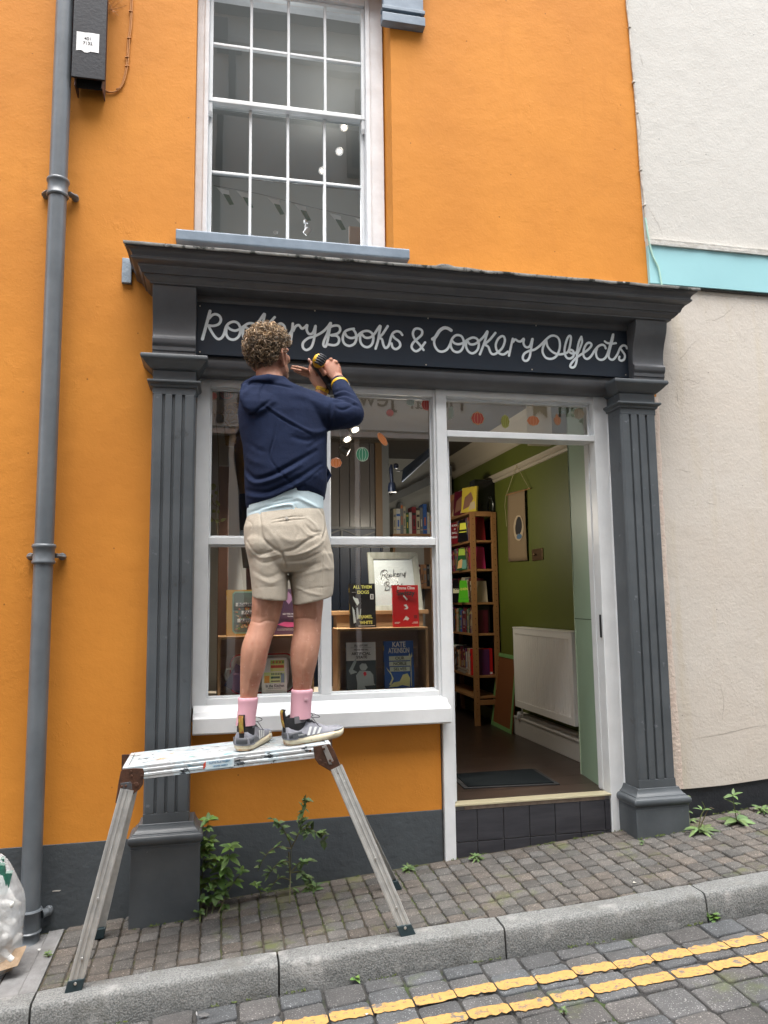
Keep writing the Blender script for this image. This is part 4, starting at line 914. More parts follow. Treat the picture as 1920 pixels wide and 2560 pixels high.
for si in range(5):
    z = SHZ[si+1] if si+1 < len(SHZ) else 0; gap = SHZ[si]-.018-z; y = by0+.05; k = 0
    lean = si in (0, 1, 2)
    while y < by1-.07:
        t = rng.uniform(.016, .034); h = min(gap-.02, rng.uniform(.175, .215)); w_ = rng.uniform(.12, .14); c = palettes[si][rng.randrange(len(palettes[si]))]
        # spine faces -x (towards the window); thickness runs along y
        lab = f'{c} book on the {shelfname[si]} row of the pine bookcase'
        o, cv = book(w_, h, t, c, (bx0+.018+w_/2, y+t/2, z+.0005), (0, 0, 0), lab, 'books on the pine bookcase')
        if lean: o.rotation_euler = (-.16, 0, 0); o.location.y += h*.08; y += .004
        y += t+.0015; k += 1
# face-out books leaning at the left of the shelves
def facecover(o, w, h, t, name, items, side=-1):
    # flat printed shapes on the cover that faces local -y
    for kind, *a in items:
        if kind == 'rect':
            x0, x1, z0, z1, c, lay = a; b = MB(); y = -t/2-.0004-lay*.0004; b.add([(x0*w-w/2, y, z0*h), (x1*w-w/2, y, z0*h), (x1*w-w/2, y, z1*h), (x0*w-w/2, y, z1*h)], [(0, 1, 2, 3)]); b.build('cover_panel', flat(c), o)
        elif kind == 'text':
            s_, x, z, hh, c = a[:5]; sx = a[5] if len(a) > 5 else 1
            text(s_, 'cover_title', hh*1.08, (x*w-w/2, -t/2-.0036, z*h), o, flat(c), depth=.0003, sx=sx*.96, off=.035)
        elif kind == 'poly':
            pts, c, lay = a; b = MB(); y = -t/2-.0004-lay*.0004; b.add([(x*w-w/2, y, z*h) for x, z in pts], [tuple(range(len(pts)))]); b.build('cover_picture', flat(c), o)
def flat(c):
    c = tuple(min(.85, v*1.9) for v in c); return mat('print_%02d_%02d_%02d' % tuple(int(v*99) for v in c), c, .45)
def faceout(px0, py0, px1, py1, Y, col, label, items, tilt=.12, yaw=0, t=.02, name='book', X=None, group=None):
    """book whose front cover faces the camera side; pixel box gives width and height at depth Y"""
    a_, c_ = at(px0, py0, Y), at(px1, py1, Y); w_ = abs(c_.x-a_.x); h = abs(a_.z-c_.z)
    o, cv = book(w_, h/cos(tilt), t, col, ((a_.x+c_.x)/2, Y, c_.z), (-tilt, 0, yaw), label, group, name)
    facecover(o, w_, h, t, name, items); return o
# books turned to face the street side on the shelves
def shelfface(px, row, col, label, items, yaw=-1.15, w_=.125, h=.19, y=None):
    z = SHZ[row]; y = y or 2.3; p = atx(px, 1400, bx0-.0)
    o, cv = book(w_, h, .018, col, (bx0-.002, p.y, z), (-.14, 0, yaw), label, None); facecover(o, w_, h, .018, '', items); return o
shelfface(1138, 1, 'dark red', 'dark red face-out book with white title on the second shelf of the pine bookcase', [('text', 'BURDEN', .5, .86, .016, (.6, .55, .5)), ('text', 'OF', .5, .68, .012, (.6, .55, .5)), ('text', 'SMALL', .5, .50, .016, (.6, .55, .5)), ('text', 'THINGS', .5, .30, .016, (.6, .55, .5))])
shelfface(1160, 1, 'black', 'dark face-out book with yellow title block on the second shelf of the pine bookcase', [('rect', .1, .9, .55, .85, (.65, .55, .05), 0), ('rect', .1, .8, .42, .46, (.65, .55, .05), 0)])
shelfface(1156, 2, 'green', 'green and cream illustrated face-out book on the third shelf of the pine bookcase', [('rect', .05, .95, .66, .95, (.25, .35, .05), 0), ('poly', [(.05, .05), (.5, .1), (.75, .35), (.4, .5), (.1, .4)], (.45, .28, .12), 0), ('rect', .5, .95, .05, .45, (.10, .22, .18), 1)])
shelfface(1160, 3, 'lime green', 'lime green face-out book lettered in yellow on the fourth shelf of the pine bookcase', [('text', 'QUEENIE', .5, .6, .017, (.65, .6, .1)), ('rect', .15, .85, .15, .17, (.03, .2, .02), 0)], yaw=-1.0, h=.185)
shelfface(1140, 3, 'black', 'black and white face-out book beside the lime green one on the pine bookcase', [('rect', .1, .9, .40, .60, (.55, .50, .3), 0), ('text', 'CO', .5, .62, .03, (.02, .02, .02))], h=.20)
def endface(px0, py0, px1, py1, col, label, items):
    return faceout(px0, py0, px1, py1, by0+.07, col, label, items, tilt=.02, t=.03)
endface(1180, 1513, 1224, 1578, 'black', 'black book lettered in white seen through the end of the pine bookcase', [('text', 'THE\nSECRET\nHISTORY', .55, .66, .0125, (.5, .5, .5)), ('text', 'DONNA\nTARTT', .6, .25, .014, (.5, .5, .5))])
endface(1176, 1622, 1231, 1686, 'bright red', 'bright red book lettered in pale type seen through the end of the pine bookcase', [('text', 'WHEN\nWOMAN\nRABBIT', .55, .70, .012, (.7, .35, .3)), ('poly', [(.45, .46), (.85, .42), (.8, .36), (.6, .37)], (.05, .01, .01), 0), ('text', 'SARAH\nHORNAN', .5, .2, .010, (.5, .25, .2)), ('rect', .85, .98, .02, .10, (.6, .6, .6), 0)])
for px0, px1, py0, py1, col, lab in ((1125, 1146, 1215, 1290, 'tan', 'mottled brown and yellow book standing on top of the pine bookcase at its far end'), (1145, 1170, 1213, 1284, 'maroon', 'dark brown book with red cover standing on top of the pine bookcase'), (1168, 1189, 1206, 1276, 'yellow', 'yellow patterned tall book standing on top of the pine bookcase')):
    p = atx((px0+px1)/2, 1280, bx0+.03); o, cv = book(.17, .21, .015, col, (bx0+.01, p.y, SHZ[0]+.0005), (-.1, 0, -1.1), lab); facecover(o, .17, .21, .015, '', [('poly', [(.1, .1), (.5, .2), (.8, .5), (.6, .8), (.2, .6)], (.12, .06, .04), 0), ('poly', [(.5, .05), (.95, .1), (.9, .4), (.6, .35)], (.25, .2, .12), 1)])
b = MB(); p = at(1187, 1275, by0+.05); q_ = at(1243, 1200, by0+.05); b.box(p.x, q_.x, by0+.04, by0+.16, SHZ[0]+.0005, q_.z); o = b.build('display_box', mat('glossy_black', (.006, .006, .007), .15), bevel=.003, label='glossy black box on the near end of the pine bookcase top', cat='box')
GLC = glassmat('clear_glass', refl=1.5)
b = MB(); p = at(1228, 1272, by0+.02); b.lathe([(.0, 0), (.022, 0), (.023, .07), (.020, .075), (.010, .10), (.010, .12), (.013, .125), (.0, .125)], (p.x, by0+.03, SHZ[0]+.0005), 18); b.build('glass_bottle', GLC, smooth=50, label='clear glass bottle in front of the glossy black box', cat='bottle')
b = MB(); p = at(1252, 1262, by0+.1); st_ = [(p.x, by0+.12, SHZ[0]), (p.x+.012, by0+.11, SHZ[0]+.12), (p.x+.005, by0+.11, SHZ[0]+.20), (p.x+.03, by0+.1, SHZ[0]+.25)]
b.tube(st_, .004, 6); b.tube([st_[1], Vector(st_[1])+Vector((.04, 0, .05))], .003, 5); b.tube([st_[2], Vector(st_[2])+Vector((-.03, 0, .03))], .003, 5); b.lathe([(0, 0), (.02, 0), (.02, .06), (0, .06)], st_[0], 10); b.build('twig_ornament', mat('dark_green_metal', (.02, .03, .01), .6), smooth=60, label='dark twig ornament at the back corner of the bookcase top', cat='ornament')
# a loose magazine pile on the low shelf
b = MB(); z = SHZ[5]+.0005
for k in range(5): b.obox((bx0+.10+rng.uniform(-.01, .01), by0+.34+rng.uniform(-.01, .01), z+.004), (.09, .01*rng.uniform(-1, 1), 0), (.01*rng.uniform(-1, 1), .12, 0), (0, 0, .0038)); z += .008
b.build('magazine_pile', mat('magazine_paper', (.30, .25, .20), .5), label='flat pile of magazines on the lowest shelf of the bookcase', cat='magazines')

# ---- second bookcase far back with pale spines, hanging bell, blue fabric
K2 = thing('back_bookcase', 'distant pine shelf of pale upright books seen through the right hand window pane', 'bookcase')
Yb = 3.0
p0 = at(982, 1334, Yb); p1 = at(1026, 1322, Yb)
b = MB(); b.box(p0.x, p1.x+.9, Yb, Yb+.22, p0.z-.02, p0.z); b.box(p0.x, p1.x+.9, Yb, Yb+.22, p0.z-.50, p0.z-.48); b.box(p0.x, p0.x+.02, Yb, Yb+.22, FZ, p0.z-.021); b.box(p0.x+.35, p0.x+.37, Yb, Yb+.22, FZ, p0.z-.021); b.build('shelf_frame', WOOD, K2)
x = p0.x+.01; cols = ['cream', 'white', 'grey', 'cream', 'green', 'white', 'dark red', 'cream', 'grey', 'blue', 'white', 'tan']; k = 0
while x < p1.x+.55:
    t = rng.uniform(.022, .04); h = rng.uniform(.19, .27)+.03*sin(k); c = cols[k % 12]
    o, cv = book(.15, h, t, c, (x+t/2, Yb+.09, p0.z+.0005), (0, 0, pi/2), f'{c} upright book on the distant back shelf behind the window', 'books on the distant back shelf'); x += t+.003; k += 1
x = p0.x+.03; k = 0
while x < p1.x+.3:
    t = rng.uniform(.018, .03); c = ['tan', 'black', 'cream', 'maroon', 'tan'][k % 5]
    o, cv = book(.15, .20, t, c, (x+t/2, Yb+.09, p0.z-.4795), (0, 0, pi/2), f'{c} upright book on the lower distant back shelf', 'books on the distant back shelf'); x += t+.003; k += 1
BL = thing('hanging_bell', 'dark blue metal bell on a bracket hanging inside the right window pane', 'bell')
pb = at(980, 1218, 1.3); b = MB(); METB = mat('dark_blue_metal', (.012, .025, .07), .4, metal=.3)
b.lathe([(0, 0), (.030, 0), (.029, .015), (.026, .05), (.020, .066), (0, .07)], pb+Vector((0, 0, -.035)), 18); b.build('bell', METB, BL, smooth=40)
b = MB(); tp = at(979, 1172, 1.3); b.tube([pb+Vector((0, 0, .03)), tp+Vector((-.005, 0, .0)), tp+Vector((.0, 0, .03))], [.012, .014, .008], 8); b.lathe([(0, -.02), (.014, -.014), (.02, 0), (.014, .014), (0, .02)], at(990, 1165, 1.3), 14, (0, 1, 0)); b.tube([at(990, 1176, 1.3), at(1000, 1178, 1.32), at(1010, 1175, 1.35)], .003, 5); b.build('bracket', METB, BL, smooth=50)
c4 = [at(1007, 1205, 1.6), at(1010, 1173, 1.6), at(1079, 1118, 1.1), at(1084, 1135, 1.1)]
b = MB(); b.add(c4, [(0, 1, 2, 3)]); o = b.build('fabric_blind', mat('navy_fabric', (.010, .030, .075), .8), label='navy fabric pelmet slanting across the right window pane', cat='blind'); o.modifiers.new('t', 'SOLIDIFY').thickness = .01

# ---- spotlights on a ceiling track (lit)
LAMPM = mat('lit_bulb', (1, .9, .7), .5, emit=((1, .9, .72), 6))
TRK = thing('ceiling_spot_track', 'track of lit spotlights on the shop ceiling just inside the window', 'spotlight track')
for i, (px, py, Y) in enumerate(((889, 1076, .17), (869, 1100, .19), (872, 1132, .9))):
    p = at(px, py, Y); d = Vector((.25, -.5, -.8)).normalized() if i < 2 else Vector((.7, -.1, -.4)).normalized()
    b = MB(); b.lathe([(0, 0), (.018, .0), (.026, .012), (.029, .062), (.027, .064), (.024, .062)], p-d*.066, 18, d); o = b.build('spot_body', mat('brushed_grey', (.25, .24, .22), .35, metal=.6), TRK, smooth=40)
    b = MB(); b.lathe([(0, .0), (.018, 0), (.0, .001)], p-d*.004, 18, d); b.build('bulb', LAMPM, o)
    b = MB(); b.tube([p-d*.066, (p.x, p.y+.03, CZ)], .004, 6); b.build('stem', mat('brushed_grey'), TRK)
    ld = bpy.data.lights.new('spot_lamp', 'SPOT'); lo = bpy.data.objects.new('spot_lamp', ld); COL.objects.link(lo); ld.energy = (34, 40, 4)[i]; ld.color = (1, .90, .76); ld.spot_size = radians((70, 70, 110)[i]); ld.spot_blend = .8; ld.shadow_soft_size = .03
    lo.location = p+d*.02; lo.rotation_euler = (-(Vector((.1, .75, -.55)) if i == 2 else (Vector((.04, .02, -1)) if i == 0 else Vector((-.45, .02, -.8))))).to_track_quat('Z', 'Y').to_euler(); lo.parent = TRK
# warm fill light added deeper in the shop, no visible fitting
ld = bpy.data.lights.new('room_fill', 'POINT'); lo = bpy.data.objects.new('room_fill', ld); COL.objects.link(lo); ld.energy = 5.5; ld.color = (1, .9, .74); ld.shadow_soft_size = .1; lo.location = (1.35, 1.7, 2.0)

# ============================================================ ROOM ABOVE
U = thing('upper_room', 'grey plaster room behind the sash window with bunting and lit spotlights', 'room')
GP = mat('grey_room_plaster', (.26, .29, .29), .85)
b = MB(); b.box(-1.5, 2.2, 3.0, 3.05, 3.05, 5.3); b.build('back_wall', GP, U)
b = MB(); b.box(-1.5, 2.2, .3, 3.0, 5.25, 5.3); b.build('ceiling', mat('upper_ceiling', (.20, .21, .21), .8), U)
b = MB(); b.box(-1.55, -1.5, .3, 3.0, 3.05, 5.3); b.box(2.2, 2.25, .3, 3, 3.05, 5.3); b.box(-1.5, 2.2, .25, 3, 3.0, 3.05); b.build('side_wall', GP, U)
TR2 = thing('upper_spot_track', 'lit spotlights on the upstairs ceiling behind the sash window', 'spotlight track')
for i, (px, py, Y) in enumerate(((860, 318, 1.4), (848, 379, 1.7), (805, 427, 2.1))):
    p = at(px, py, Y); d = Vector((-.2, -.7, -.5)).normalized()
    b = MB(); b.lathe([(0, 0), (.020, .0), (.028, .012), (.03, .06), (.026, .06)], p-d*.065, 16, d); o = b.build('spot_body', OLDWHITE, TR2, smooth=40)
    b = MB(); b.lathe([(0, .0), (.013 if i == 0 else .009, 0), (.0, .001)], p, 16, d); b.build('bulb', LAMPM, o)
    ld = bpy.data.lights.new('spot_lamp', 'POINT'); lo = bpy.data.objects.new('spot_lamp', ld); COL.objects.link(lo); ld.energy = .6; ld.color = (1, .95, .86); ld.shadow_soft_size = .04; lo.location = p+Vector((0, -.02, .12)); lo.parent = TR2
ld = bpy.data.lights.new('upper_fill', 'POINT'); lo = bpy.data.objects.new('upper_fill', ld); COL.objects.link(lo); ld.energy = 9; ld.color = (.95, .98, 1); ld.shadow_soft_size = .25; lo.location = (.35, 1.2, 3.9); lo.parent = TR2  # added fill to light the room evenly, not one of the spotlights
p = at(762, 585, 1.0); b = MB(); b.lathe([(0, 0), (.018, 0), (.018, .045), (0, .05)], p, 14, (.5, -.3, .6)); b.tube([p, at(765, 560, 1.0)], .005, 6); b.lathe([(0, 0), (.014, 0), (.014, .02), (0, .02)], at(765, 558, 1.0), 12); b.build('spotlight', OLDWHITE, smooth=40, label='small white spotlight hanging low behind the sash window', cat='spotlight')
b = MB(); p = at(689, 584, 1.0); b.lathe([(0, 0), (.012, 0), (.016, .012), (0, .016)], p, 12, (0, 0, 1)); b.build('window_knob', OLDWHITE, smooth=40, label='white round fitting just above the sill inside the sash window', cat='fitting')
p0, p1 = at(873, 565, .5), at(905, 612, .5); b = MB(); b.box(p0.x, p1.x+.05, .5, .52, p1.z-.1, p0.z); b.build('cardboard_sheet', mat('pale_card', (.42, .30, .22), .8), label='pale brown card standing inside the right corner of the sash window', cat='card')
BU = thing('bunting', 'string of grey and green triangular bunting across the sash window', 'bunting')
line_ = [at(px, py, .32) for px, py in ((534, 464), (640, 483), (720, 503), (800, 523), (905, 545))]
b = MB(); b.tube(catmull([tuple(p) for p in line_], 5), .0014, 5); b.build('string', mat('dark_string', (.05, .05, .05), .8), BU)
FG = mat('green_felt', (.008, .07, .032), .8); FW = mat('grey_gauze', (.55, .57, .56), .8)
for i, (px, py) in enumerate(((541, 468), (590, 476), (668, 493), (735, 509), (822, 532), (888, 545))):
    p = at(px, py, .315); b = MB(); w_ = .075
    b.add([p, p+Vector((w_*.9, 0, -.012)), p+Vector((.075, -.004, -.085))], [(0, 1, 2)]); f = b.build('pennant', FW, BU, label=None)
    b = MB(); b.add([p+Vector((.035, -.003, -.035)), p+Vector((.068, -.006, -.040)), p+Vector((.095, -.010, -.095)), p+Vector((.072, -.008, -.100))], [(0, 1, 2, 3)]); b.build('green_tip', FG, f)
# ============================================================ WINDOW DISPLAY
b = MB(); b.box(-.112, 1.09, .107, .52, .900, .925); o = b.build('display_deck', mat('bounce_deck', (.40, .36, .30), .6), label='wooden display deck inside the shop window, made pale to bounce light', cat='shelf')  # pale tone chosen to bounce sky light up onto the books
def crate(px0, py0, px1, py1, Y, name, label, d=.17, t=.014, back=True):
    a_, c_ = at(px0, py0, Y), at(px1, py1, Y); o = thing(name, label, 'crate'); z0 = .9255; z1 = a_.z; x0, x1 = a_.x, c_.x
    for nm, bb in (('side', (x0, x0+t, Y, Y+d, z0, z1)), ('side', (x1-t, x1, Y, Y+d, z0, z1)), ('top', (x0+t, x1-t, Y, Y+d, z1-t, z1)), ('bottom', (x0+t, x1-t, Y, Y+d, z0, z0+t))):
        b = MB(); b.box(*bb); b.build(nm, WOODH, o, bevel=.0015)
    b = MB(); zz = z0+t; k = 0; hh = (z1-z0-2*t)/3
    for k in range(3): b.box(x0+t, x1-t, Y+d-.012, Y+d-.002, zz+.001, zz+hh-.001); zz += hh
    b.build('back', mat('pine_crate_back', (.50, .36, .28), .6, col2=(.42, .29, .22), vs=9, stretch=(.15, 1, 1), bump=.0008, bs=60), o)
    return z0+t, z1
zi, zt2 = crate(843, 1572, 1073, 1730, .135, 'wooden_crate', 'pine crate holding two books in the right window pane')
zi2, zt3 = crate(545, 1592, 785, 1745, .135, 'wooden_crate', 'pine crate holding an enamel tray behind the legs of the man')
b = MB(); p0, p1 = at(828, 1528, .36), at(1072, 1540, .36); b.box(p0.x, p1.x, .36, .50, p0.z-.022, p0.z); b.box(p0.x+.03, p1.x-.03, .37, .49, .9255, p0.z-.0225); b.build('display_box', WOODH, bevel=.002, label='brown wooden box behind the books carrying the framed notice', cat='box'); zbx = p0.z
# framed notice
FR = thing('framed_notice', 'distressed grey picture frame with handwritten notice above the crate', 'framed notice')
f0, f1, f2, f3 = at(917, 1382, .44), at(1041, 1382, .44), at(1057, 1529, .40), at(926, 1531, .40)
nrm = (f1-f0).cross(f3-f0).normalized(); 
if nrm.y > 0: nrm = -nrm
cf = (f0+f1+f2+f3)/4; ins = lambda p, k: cf+(p-cf)*k
FRM = mat('distressed_grey_frame', (.36, .385, .35), .7, col2=(.26, .27, .235), vs=30, stretch=(1, 1, .2), bump=.001, bs=60)
C4_ = [f0, f1, f2, f3]; b = MB()
for i in range(4):
    p, q_ = C4_[i], C4_[(i+1) % 4]; pi_, qi = ins(p, .78), ins(q_, .78)
    b.rings([[p, q_, qi, pi_], [p+nrm*.018, q_+nrm*.018, qi+nrm*.010, pi_+nrm*.010]], cap=True)
b.build('frame', FRM, FR, fix=True)
b = MB(); b.prism([ins(p, .785)+nrm*.004 for p in C4_], nrm*.002); b.build('paper', mat('mount_paper', (.66, .72, .75), .6), FR)
b = MB(); b.add([ins(p, .78)+nrm*.009 for p in C4_], [(0, 1, 2, 3)]); b.build('glass_front', glassmat('frame_glass', refl=1.6), FR)
INK = mat('black_ink', (.008, .008, .012), .5)
ux = (f1-f0).normalized(); uz = (f0-f3).normalized(); rotm = Matrix((ux, uz, ux.cross(uz))).transposed().to_euler()
# handwriting drawn as strokes (crop coordinates of an enlargement)
HC = (780, 1350, .226)
HS = [[(790, 340), (775, 400), (765, 435)], [(760, 390), (765, 350), (800, 330), (830, 345), (820, 380), (785, 385), (815, 405), (835, 435), (850, 438)], [(838, 380), (828, 395), (838, 410), (855, 400), (850, 380), (838, 380)], [(868, 378), (858, 393), (868, 408), (885, 398), (880, 380), (868, 378)],
      [(905, 325), (900, 405)], [(925, 365), (903, 385), (920, 400), (935, 408)], [(935, 385), (955, 380), (955, 368), (940, 372), (938, 395), (952, 405), (965, 395)], [(970, 365), (972, 400), (975, 375), (990, 365)], [(1000, 365), (1000, 385), (1015, 390), (1022, 360), (1030, 400), (1022, 415), (1040, 350)],
      [(825, 470), (815, 530), (805, 560)], [(800, 510), (805, 475), (840, 460), (855, 480), (830, 500), (862, 520), (855, 545), (820, 555), (805, 545)], [(880, 500), (872, 515), (885, 528), (897, 515), (890, 500), (880, 500)], [(915, 495), (908, 510), (920, 522), (930, 510), (925, 497), (915, 495)], [(945, 455), (940, 520)], [(965, 488), (945, 505), (970, 520)], [(1000, 480), (988, 490), (1000, 500), (985, 512)]]
b = MB()
for st_ in HS:
    P = [Vector(v) for v in catmull([tuple(at(HC[0]+x*HC[2], HC[1]+y*HC[2], .415)) for x, y in st_], 4)]
    out = []
    for p in P:
        d = (p-CAM); t = ((cf+nrm*.0078)-CAM).dot(nrm)/d.dot(nrm); out.append(CAM+d*t)
    b.tube(out, .0013, 5)
b.build('handwriting', INK, FR)
W5 = (.55, .55, .53)
Yb = .20
def tb(px0, py0, px1, py1, col, label, items, Y=Yb, z=None, **k):
    o = faceout(px0, py0, px1, py1, Y, col, label, items, **k)
    if z is not None: o.location.z = z
    return o
tb(874, 1458, 940, 1567, 'black', 'black book with yellow lettering standing on the right crate', [('text', 'ALL THEM', .50, .92, .0150, (.75, .72, .12), 1.02), ('text', 'DOGS', .52, .80, .0150, (.75, .72, .12), 1.05), ('text', 'DJAMEL', .58, .24, .0150, (.75, .72, .12), 1.0), ('text', 'WHITE', .60, .11, .0150, (.75, .72, .12), 1.0),
   ('rect', .80, .93, .64, .76, (.5, .5, .5), 0), ('rect', .84, .89, .66, .74, (.01, .01, .01), 1), ('poly', [(.12, .72), (.18, .68), (.32, .66), (.36, .56), (.28, .50), (.20, .58), (.13, .66)], (.40, .45, .47), 0), ('poly', [(.08, .48), (.16, .40), (.22, .12), (.12, .10)], (.33, .38, .40), 0), ('poly', [(.24, .44), (.30, .46), (.34, .22), (.24, .18)], (.24, .28, .30), 0), ('poly', [(.38, .42), (.43, .43), (.40, .26), (.34, .22)], (.20, .24, .26), 0), ('rect', .3, .95, .03, .045, (.4, .4, .4), 0), ('rect', .08, .24, .80, .81, (.4, .4, .4), 0)], z=zt2+.0005, yaw=.10, tilt=.08, t=.022)
b = MB()
tb(981, 1463, 1047, 1566, 'bright red', 'red book lettered in black standing on the right crate before the framed notice', [('text', 'Emma Cline', .52, .93, .0140, (.75, .70, .66), .95), ('text', 'Switzy', .5, .81, .0245, (.02, .02, .02), 1.08), ('poly', [(.42, .77), (.58, .66), (.54, .63), (.40, .74)], W5, 1), ('poly', [(.42, .52), (.52, .54), (.60, .46), (.56, .42), (.42, .42), (.52, .46)], W5, 0), ('poly', [(.38, .15), (.50, .26), (.62, .20), (.56, .15), (.46, .17)], W5, 0), ('rect', .05, .22, .08, .09, W5, 0), ('rect', .05, .26, .105, .115, W5, 0), ('rect', .73, .95, .08, .09, W5, 0), ('rect', .78, .95, .105, .115, W5, 0), ('rect', .80, .93, .20, .28, (.12, .005, .005), 0)], z=zt2+.0005, tilt=.06)
tb(865, 1606, 940, 1721, 'grey', 'grey book picturing a waving robot standing inside the right crate on the left', [('rect', 0, 1, .61, 1, (.50, .50, .47), 0), ('text', 'JILL LEPORE', .5, .93, .0085, (.1, .1, .1), 1.1), ('rect', .15, .85, .885, .89, (.1, .1, .1), 1), ('text', 'THE RISE AND FALL', .5, .84, .0075, (.05, .05, .05), .8), ('text', 'ARTIFICIAL', .5, .755, .0125, (.04, .04, .04), 1.1), ('text', 'STATE', .52, .68, .0125, (.04, .04, .04), 1.1),
   ('rect', 0, 1, 0, .609, (.035, .045, .05), 0), ('poly', [(.35, .0), (.36, .12), (.32, .30), (.45, .40), (.80, .38), (.90, .30), (.92, .12), (.98, .08), (.60, .07), (.66, .0)], (.26, .30, .31), 1), ('poly', [(.46, .43), (.44, .50), (.52, .55), (.66, .54), (.72, .46), (.64, .40), (.52, .40)], (.30, .34, .35), 2), ('poly', [(.36, .36), (.14, .32), (.08, .40), (.25, .60), (.32, .66), (.34, .58), (.22, .42), (.34, .38)], (.24, .28, .29), 2), ('poly', [(.56, .34), (.60, .37), (.66, .36), (.68, .31), (.61, .27)], (.5, .03, .04), 3)], z=zi+.0005, tilt=.05)
tb(960, 1604, 1035, 1719, 'blue', 'blue book with cream banner lettering standing inside the right crate on the right', [('text', 'KATE', .5, .92, .0240, (.72, .74, .66), .85), ('text', 'ATKINSON', .5, .79, .0240, (.72, .74, .66), .64), ('rect', .16, .88, .58, .675, (.42, .56, .36), 0), ('rect', .16, .90, .465, .56, (.42, .56, .36), 0), ('rect', .18, .86, .35, .445, (.42, .56, .36), 0), ('text', 'OUR', .52, .628, .0140, (.06, .08, .05), 1.1), ('text', 'NOBLE', .52, .512, .0140, (.06, .08, .05), 1.1), ('text', 'SELVES', .52, .397, .0140, (.06, .08, .05), 1.1),
   ('rect', .885, .91, .03, .66, (.60, .56, .25), 1), ('poly', [(.82, .66), (.86, .74), (.90, .66), (.94, .75), (.95, .66), (.90, .62)], (.6, .58, .28), 1), ('poly', [(.12, .02), (.30, .12), (.50, .14), (.62, .28), (.78, .30), (.86, .20), (.84, .02), (.6, .06), (.4, .03)], (.58, .52, .20), 1), ('poly', [(.20, .06), (.30, .20), (.20, .34), (.06, .44), (.10, .38), (.22, .28), (.24, .20), (.14, .08)], (.58, .54, .24), 1)], z=zi+.0005, tilt=.05)
tb(567, 1472, 668, 1584, CN and cover('yellow') if False else mat('mustard_cover', (.45, .26, .04), .5), 'mustard cookery book with green roasting tin cover on the left crate', [('poly', [(.14, .92), (.20, .97), (.84, .97), (.90, .92), (.90, .10), (.84, .04), (.20, .04), (.14, .10)], (.10, .20, .16), 0), ('poly', [(.17, .90), (.22, .94), (.82, .94), (.87, .90), (.87, .12), (.82, .07), (.22, .07), (.17, .12)], (.05, .075, .07), 1)]
   + [('poly', [(x+.05*cos(a_+q*2.1)*(.5+(q % 2)), z+.03*sin(a_+q*2.1)*(.5+(q % 2))) for q in range(3)], c, 2+(i % 3)) for i, (x, z, a_, c) in enumerate([(.22+.6*random.random(), .11+.52*random.random(), random.random()*6, random.choice([(.10, .20, .05), (.40, .10, .04), (.30, .22, .12), (.05, .12, .03), (.5, .3, .15)])) for _ in range(90)])]
   + [('rect', .22, .82, .635, .715, (.50, .58, .50), 6), ('rect', .36, .68, .46, .54, (.50, .58, .50), 6), ('rect', .26, .78, .285, .365, (.50, .58, .50), 6), ('text', 'ROASTING', .52, .675, .0140, (.02, .04, .06), .98), ('text', 'PAN', .52, .50, .0140, (.02, .04, .06), 1.1), ('text', 'SUPPERS', .52, .325, .0140, (.02, .04, .06), 1.0)], z=zt3+.0005, tilt=.08, yaw=.06, t=.03)
tb(684, 1470, 772, 1582, 'purple', 'dark purple cookery book on the left crate seen between the legs', [('rect', 0, 1, 0, 1, (.035, .018, .045), 0), ('poly', [(.30, .80), (.42, .95), (.56, .80), (.43, .66)], (.22, .12, .22), 1), ('text', 'SALT FIGS, HERBS', .45, .45, .0062, (.5, .45, .45), 1), ('text', 'Food stories', .5, .40, .005, (.5, .45, .45), 1), ('poly', [(.10, .22), (.30, .28), (.70, .26), (.95, .30), (.95, .18), (.4, .16)], (.35, .05, .16), 1), ('rect', .1, .55, .12, .125, (.4, .4, .4), 1), ('rect', .1, .6, .095, .10, (.4, .4, .4), 1)], z=zt3+.0005, tilt=.08)
# enamel tray leaning in the left crate
TY = thing('enamel_tray', 'white enamel roasting tray with red rim standing upright in the left crate', 'tray')
def rrect(cx, cz, hx, hz, r, y, n=8):
    out = []
    for (sx, sz, a0) in ((1, 1, 0), (-1, 1, pi/2), (-1, -1, pi), (1, -1, 1.5*pi)):
        for k in range(n+1): a_ = a0+pi/2*k/n; out.append(Vector((cx+sx*(hx-r)+r*cos(a_), y, cz+sz*(hz-r)+r*sin(a_))))
    return out
tc_ = at(656, 1695, .22); hx_ = at(735, 1695, .22).x-tc_.x; hz_ = .093; tc_.z = zi2+hz_+.003
lean = lambda P, dy: [p+Vector((0, dy+(p.z-tc_.z)*.12, 0)) for p in P]
b = MB(); b.rings([lean(rrect(tc_.x, tc_.z, hx_, hz_, .045, .205), 0), lean(rrect(tc_.x, tc_.z, hx_*.93, hz_*.88, .04, .205), .006), lean(rrect(tc_.x, tc_.z, hx_*.86, hz_*.78, .035, .205), .045)], cap=False)
b.poly(lean(rrect(tc_.x, tc_.z, hx_*.86, hz_*.78, .035, .205), .0451)); ob = b.build('tray_body', mat('white_enamel', (.60, .60, .56), .18), TY, smooth=40)
P = lean(rrect(tc_.x, tc_.z, hx_, hz_, .045, .205), 0); P.append(P[0]); b = MB(); b.tube(P, .0042, 8, cap=False); b.build('rim', mat('red_enamel', (.40, .008, .02), .2), TY, smooth=80)
b = MB(); c = Vector((tc_.x-hx_-.002, .205, tc_.z)); b.tube([c+Vector((.004, 0, .028)), c+Vector((-.018, 0, .026)), c+Vector((-.026, 0, .0)), c+Vector((-.018, 0, -.026)), c+Vector((.004, 0, -.028))], .0055, 8); b.build('handle', mat('white_enamel'), TY, smooth=80)
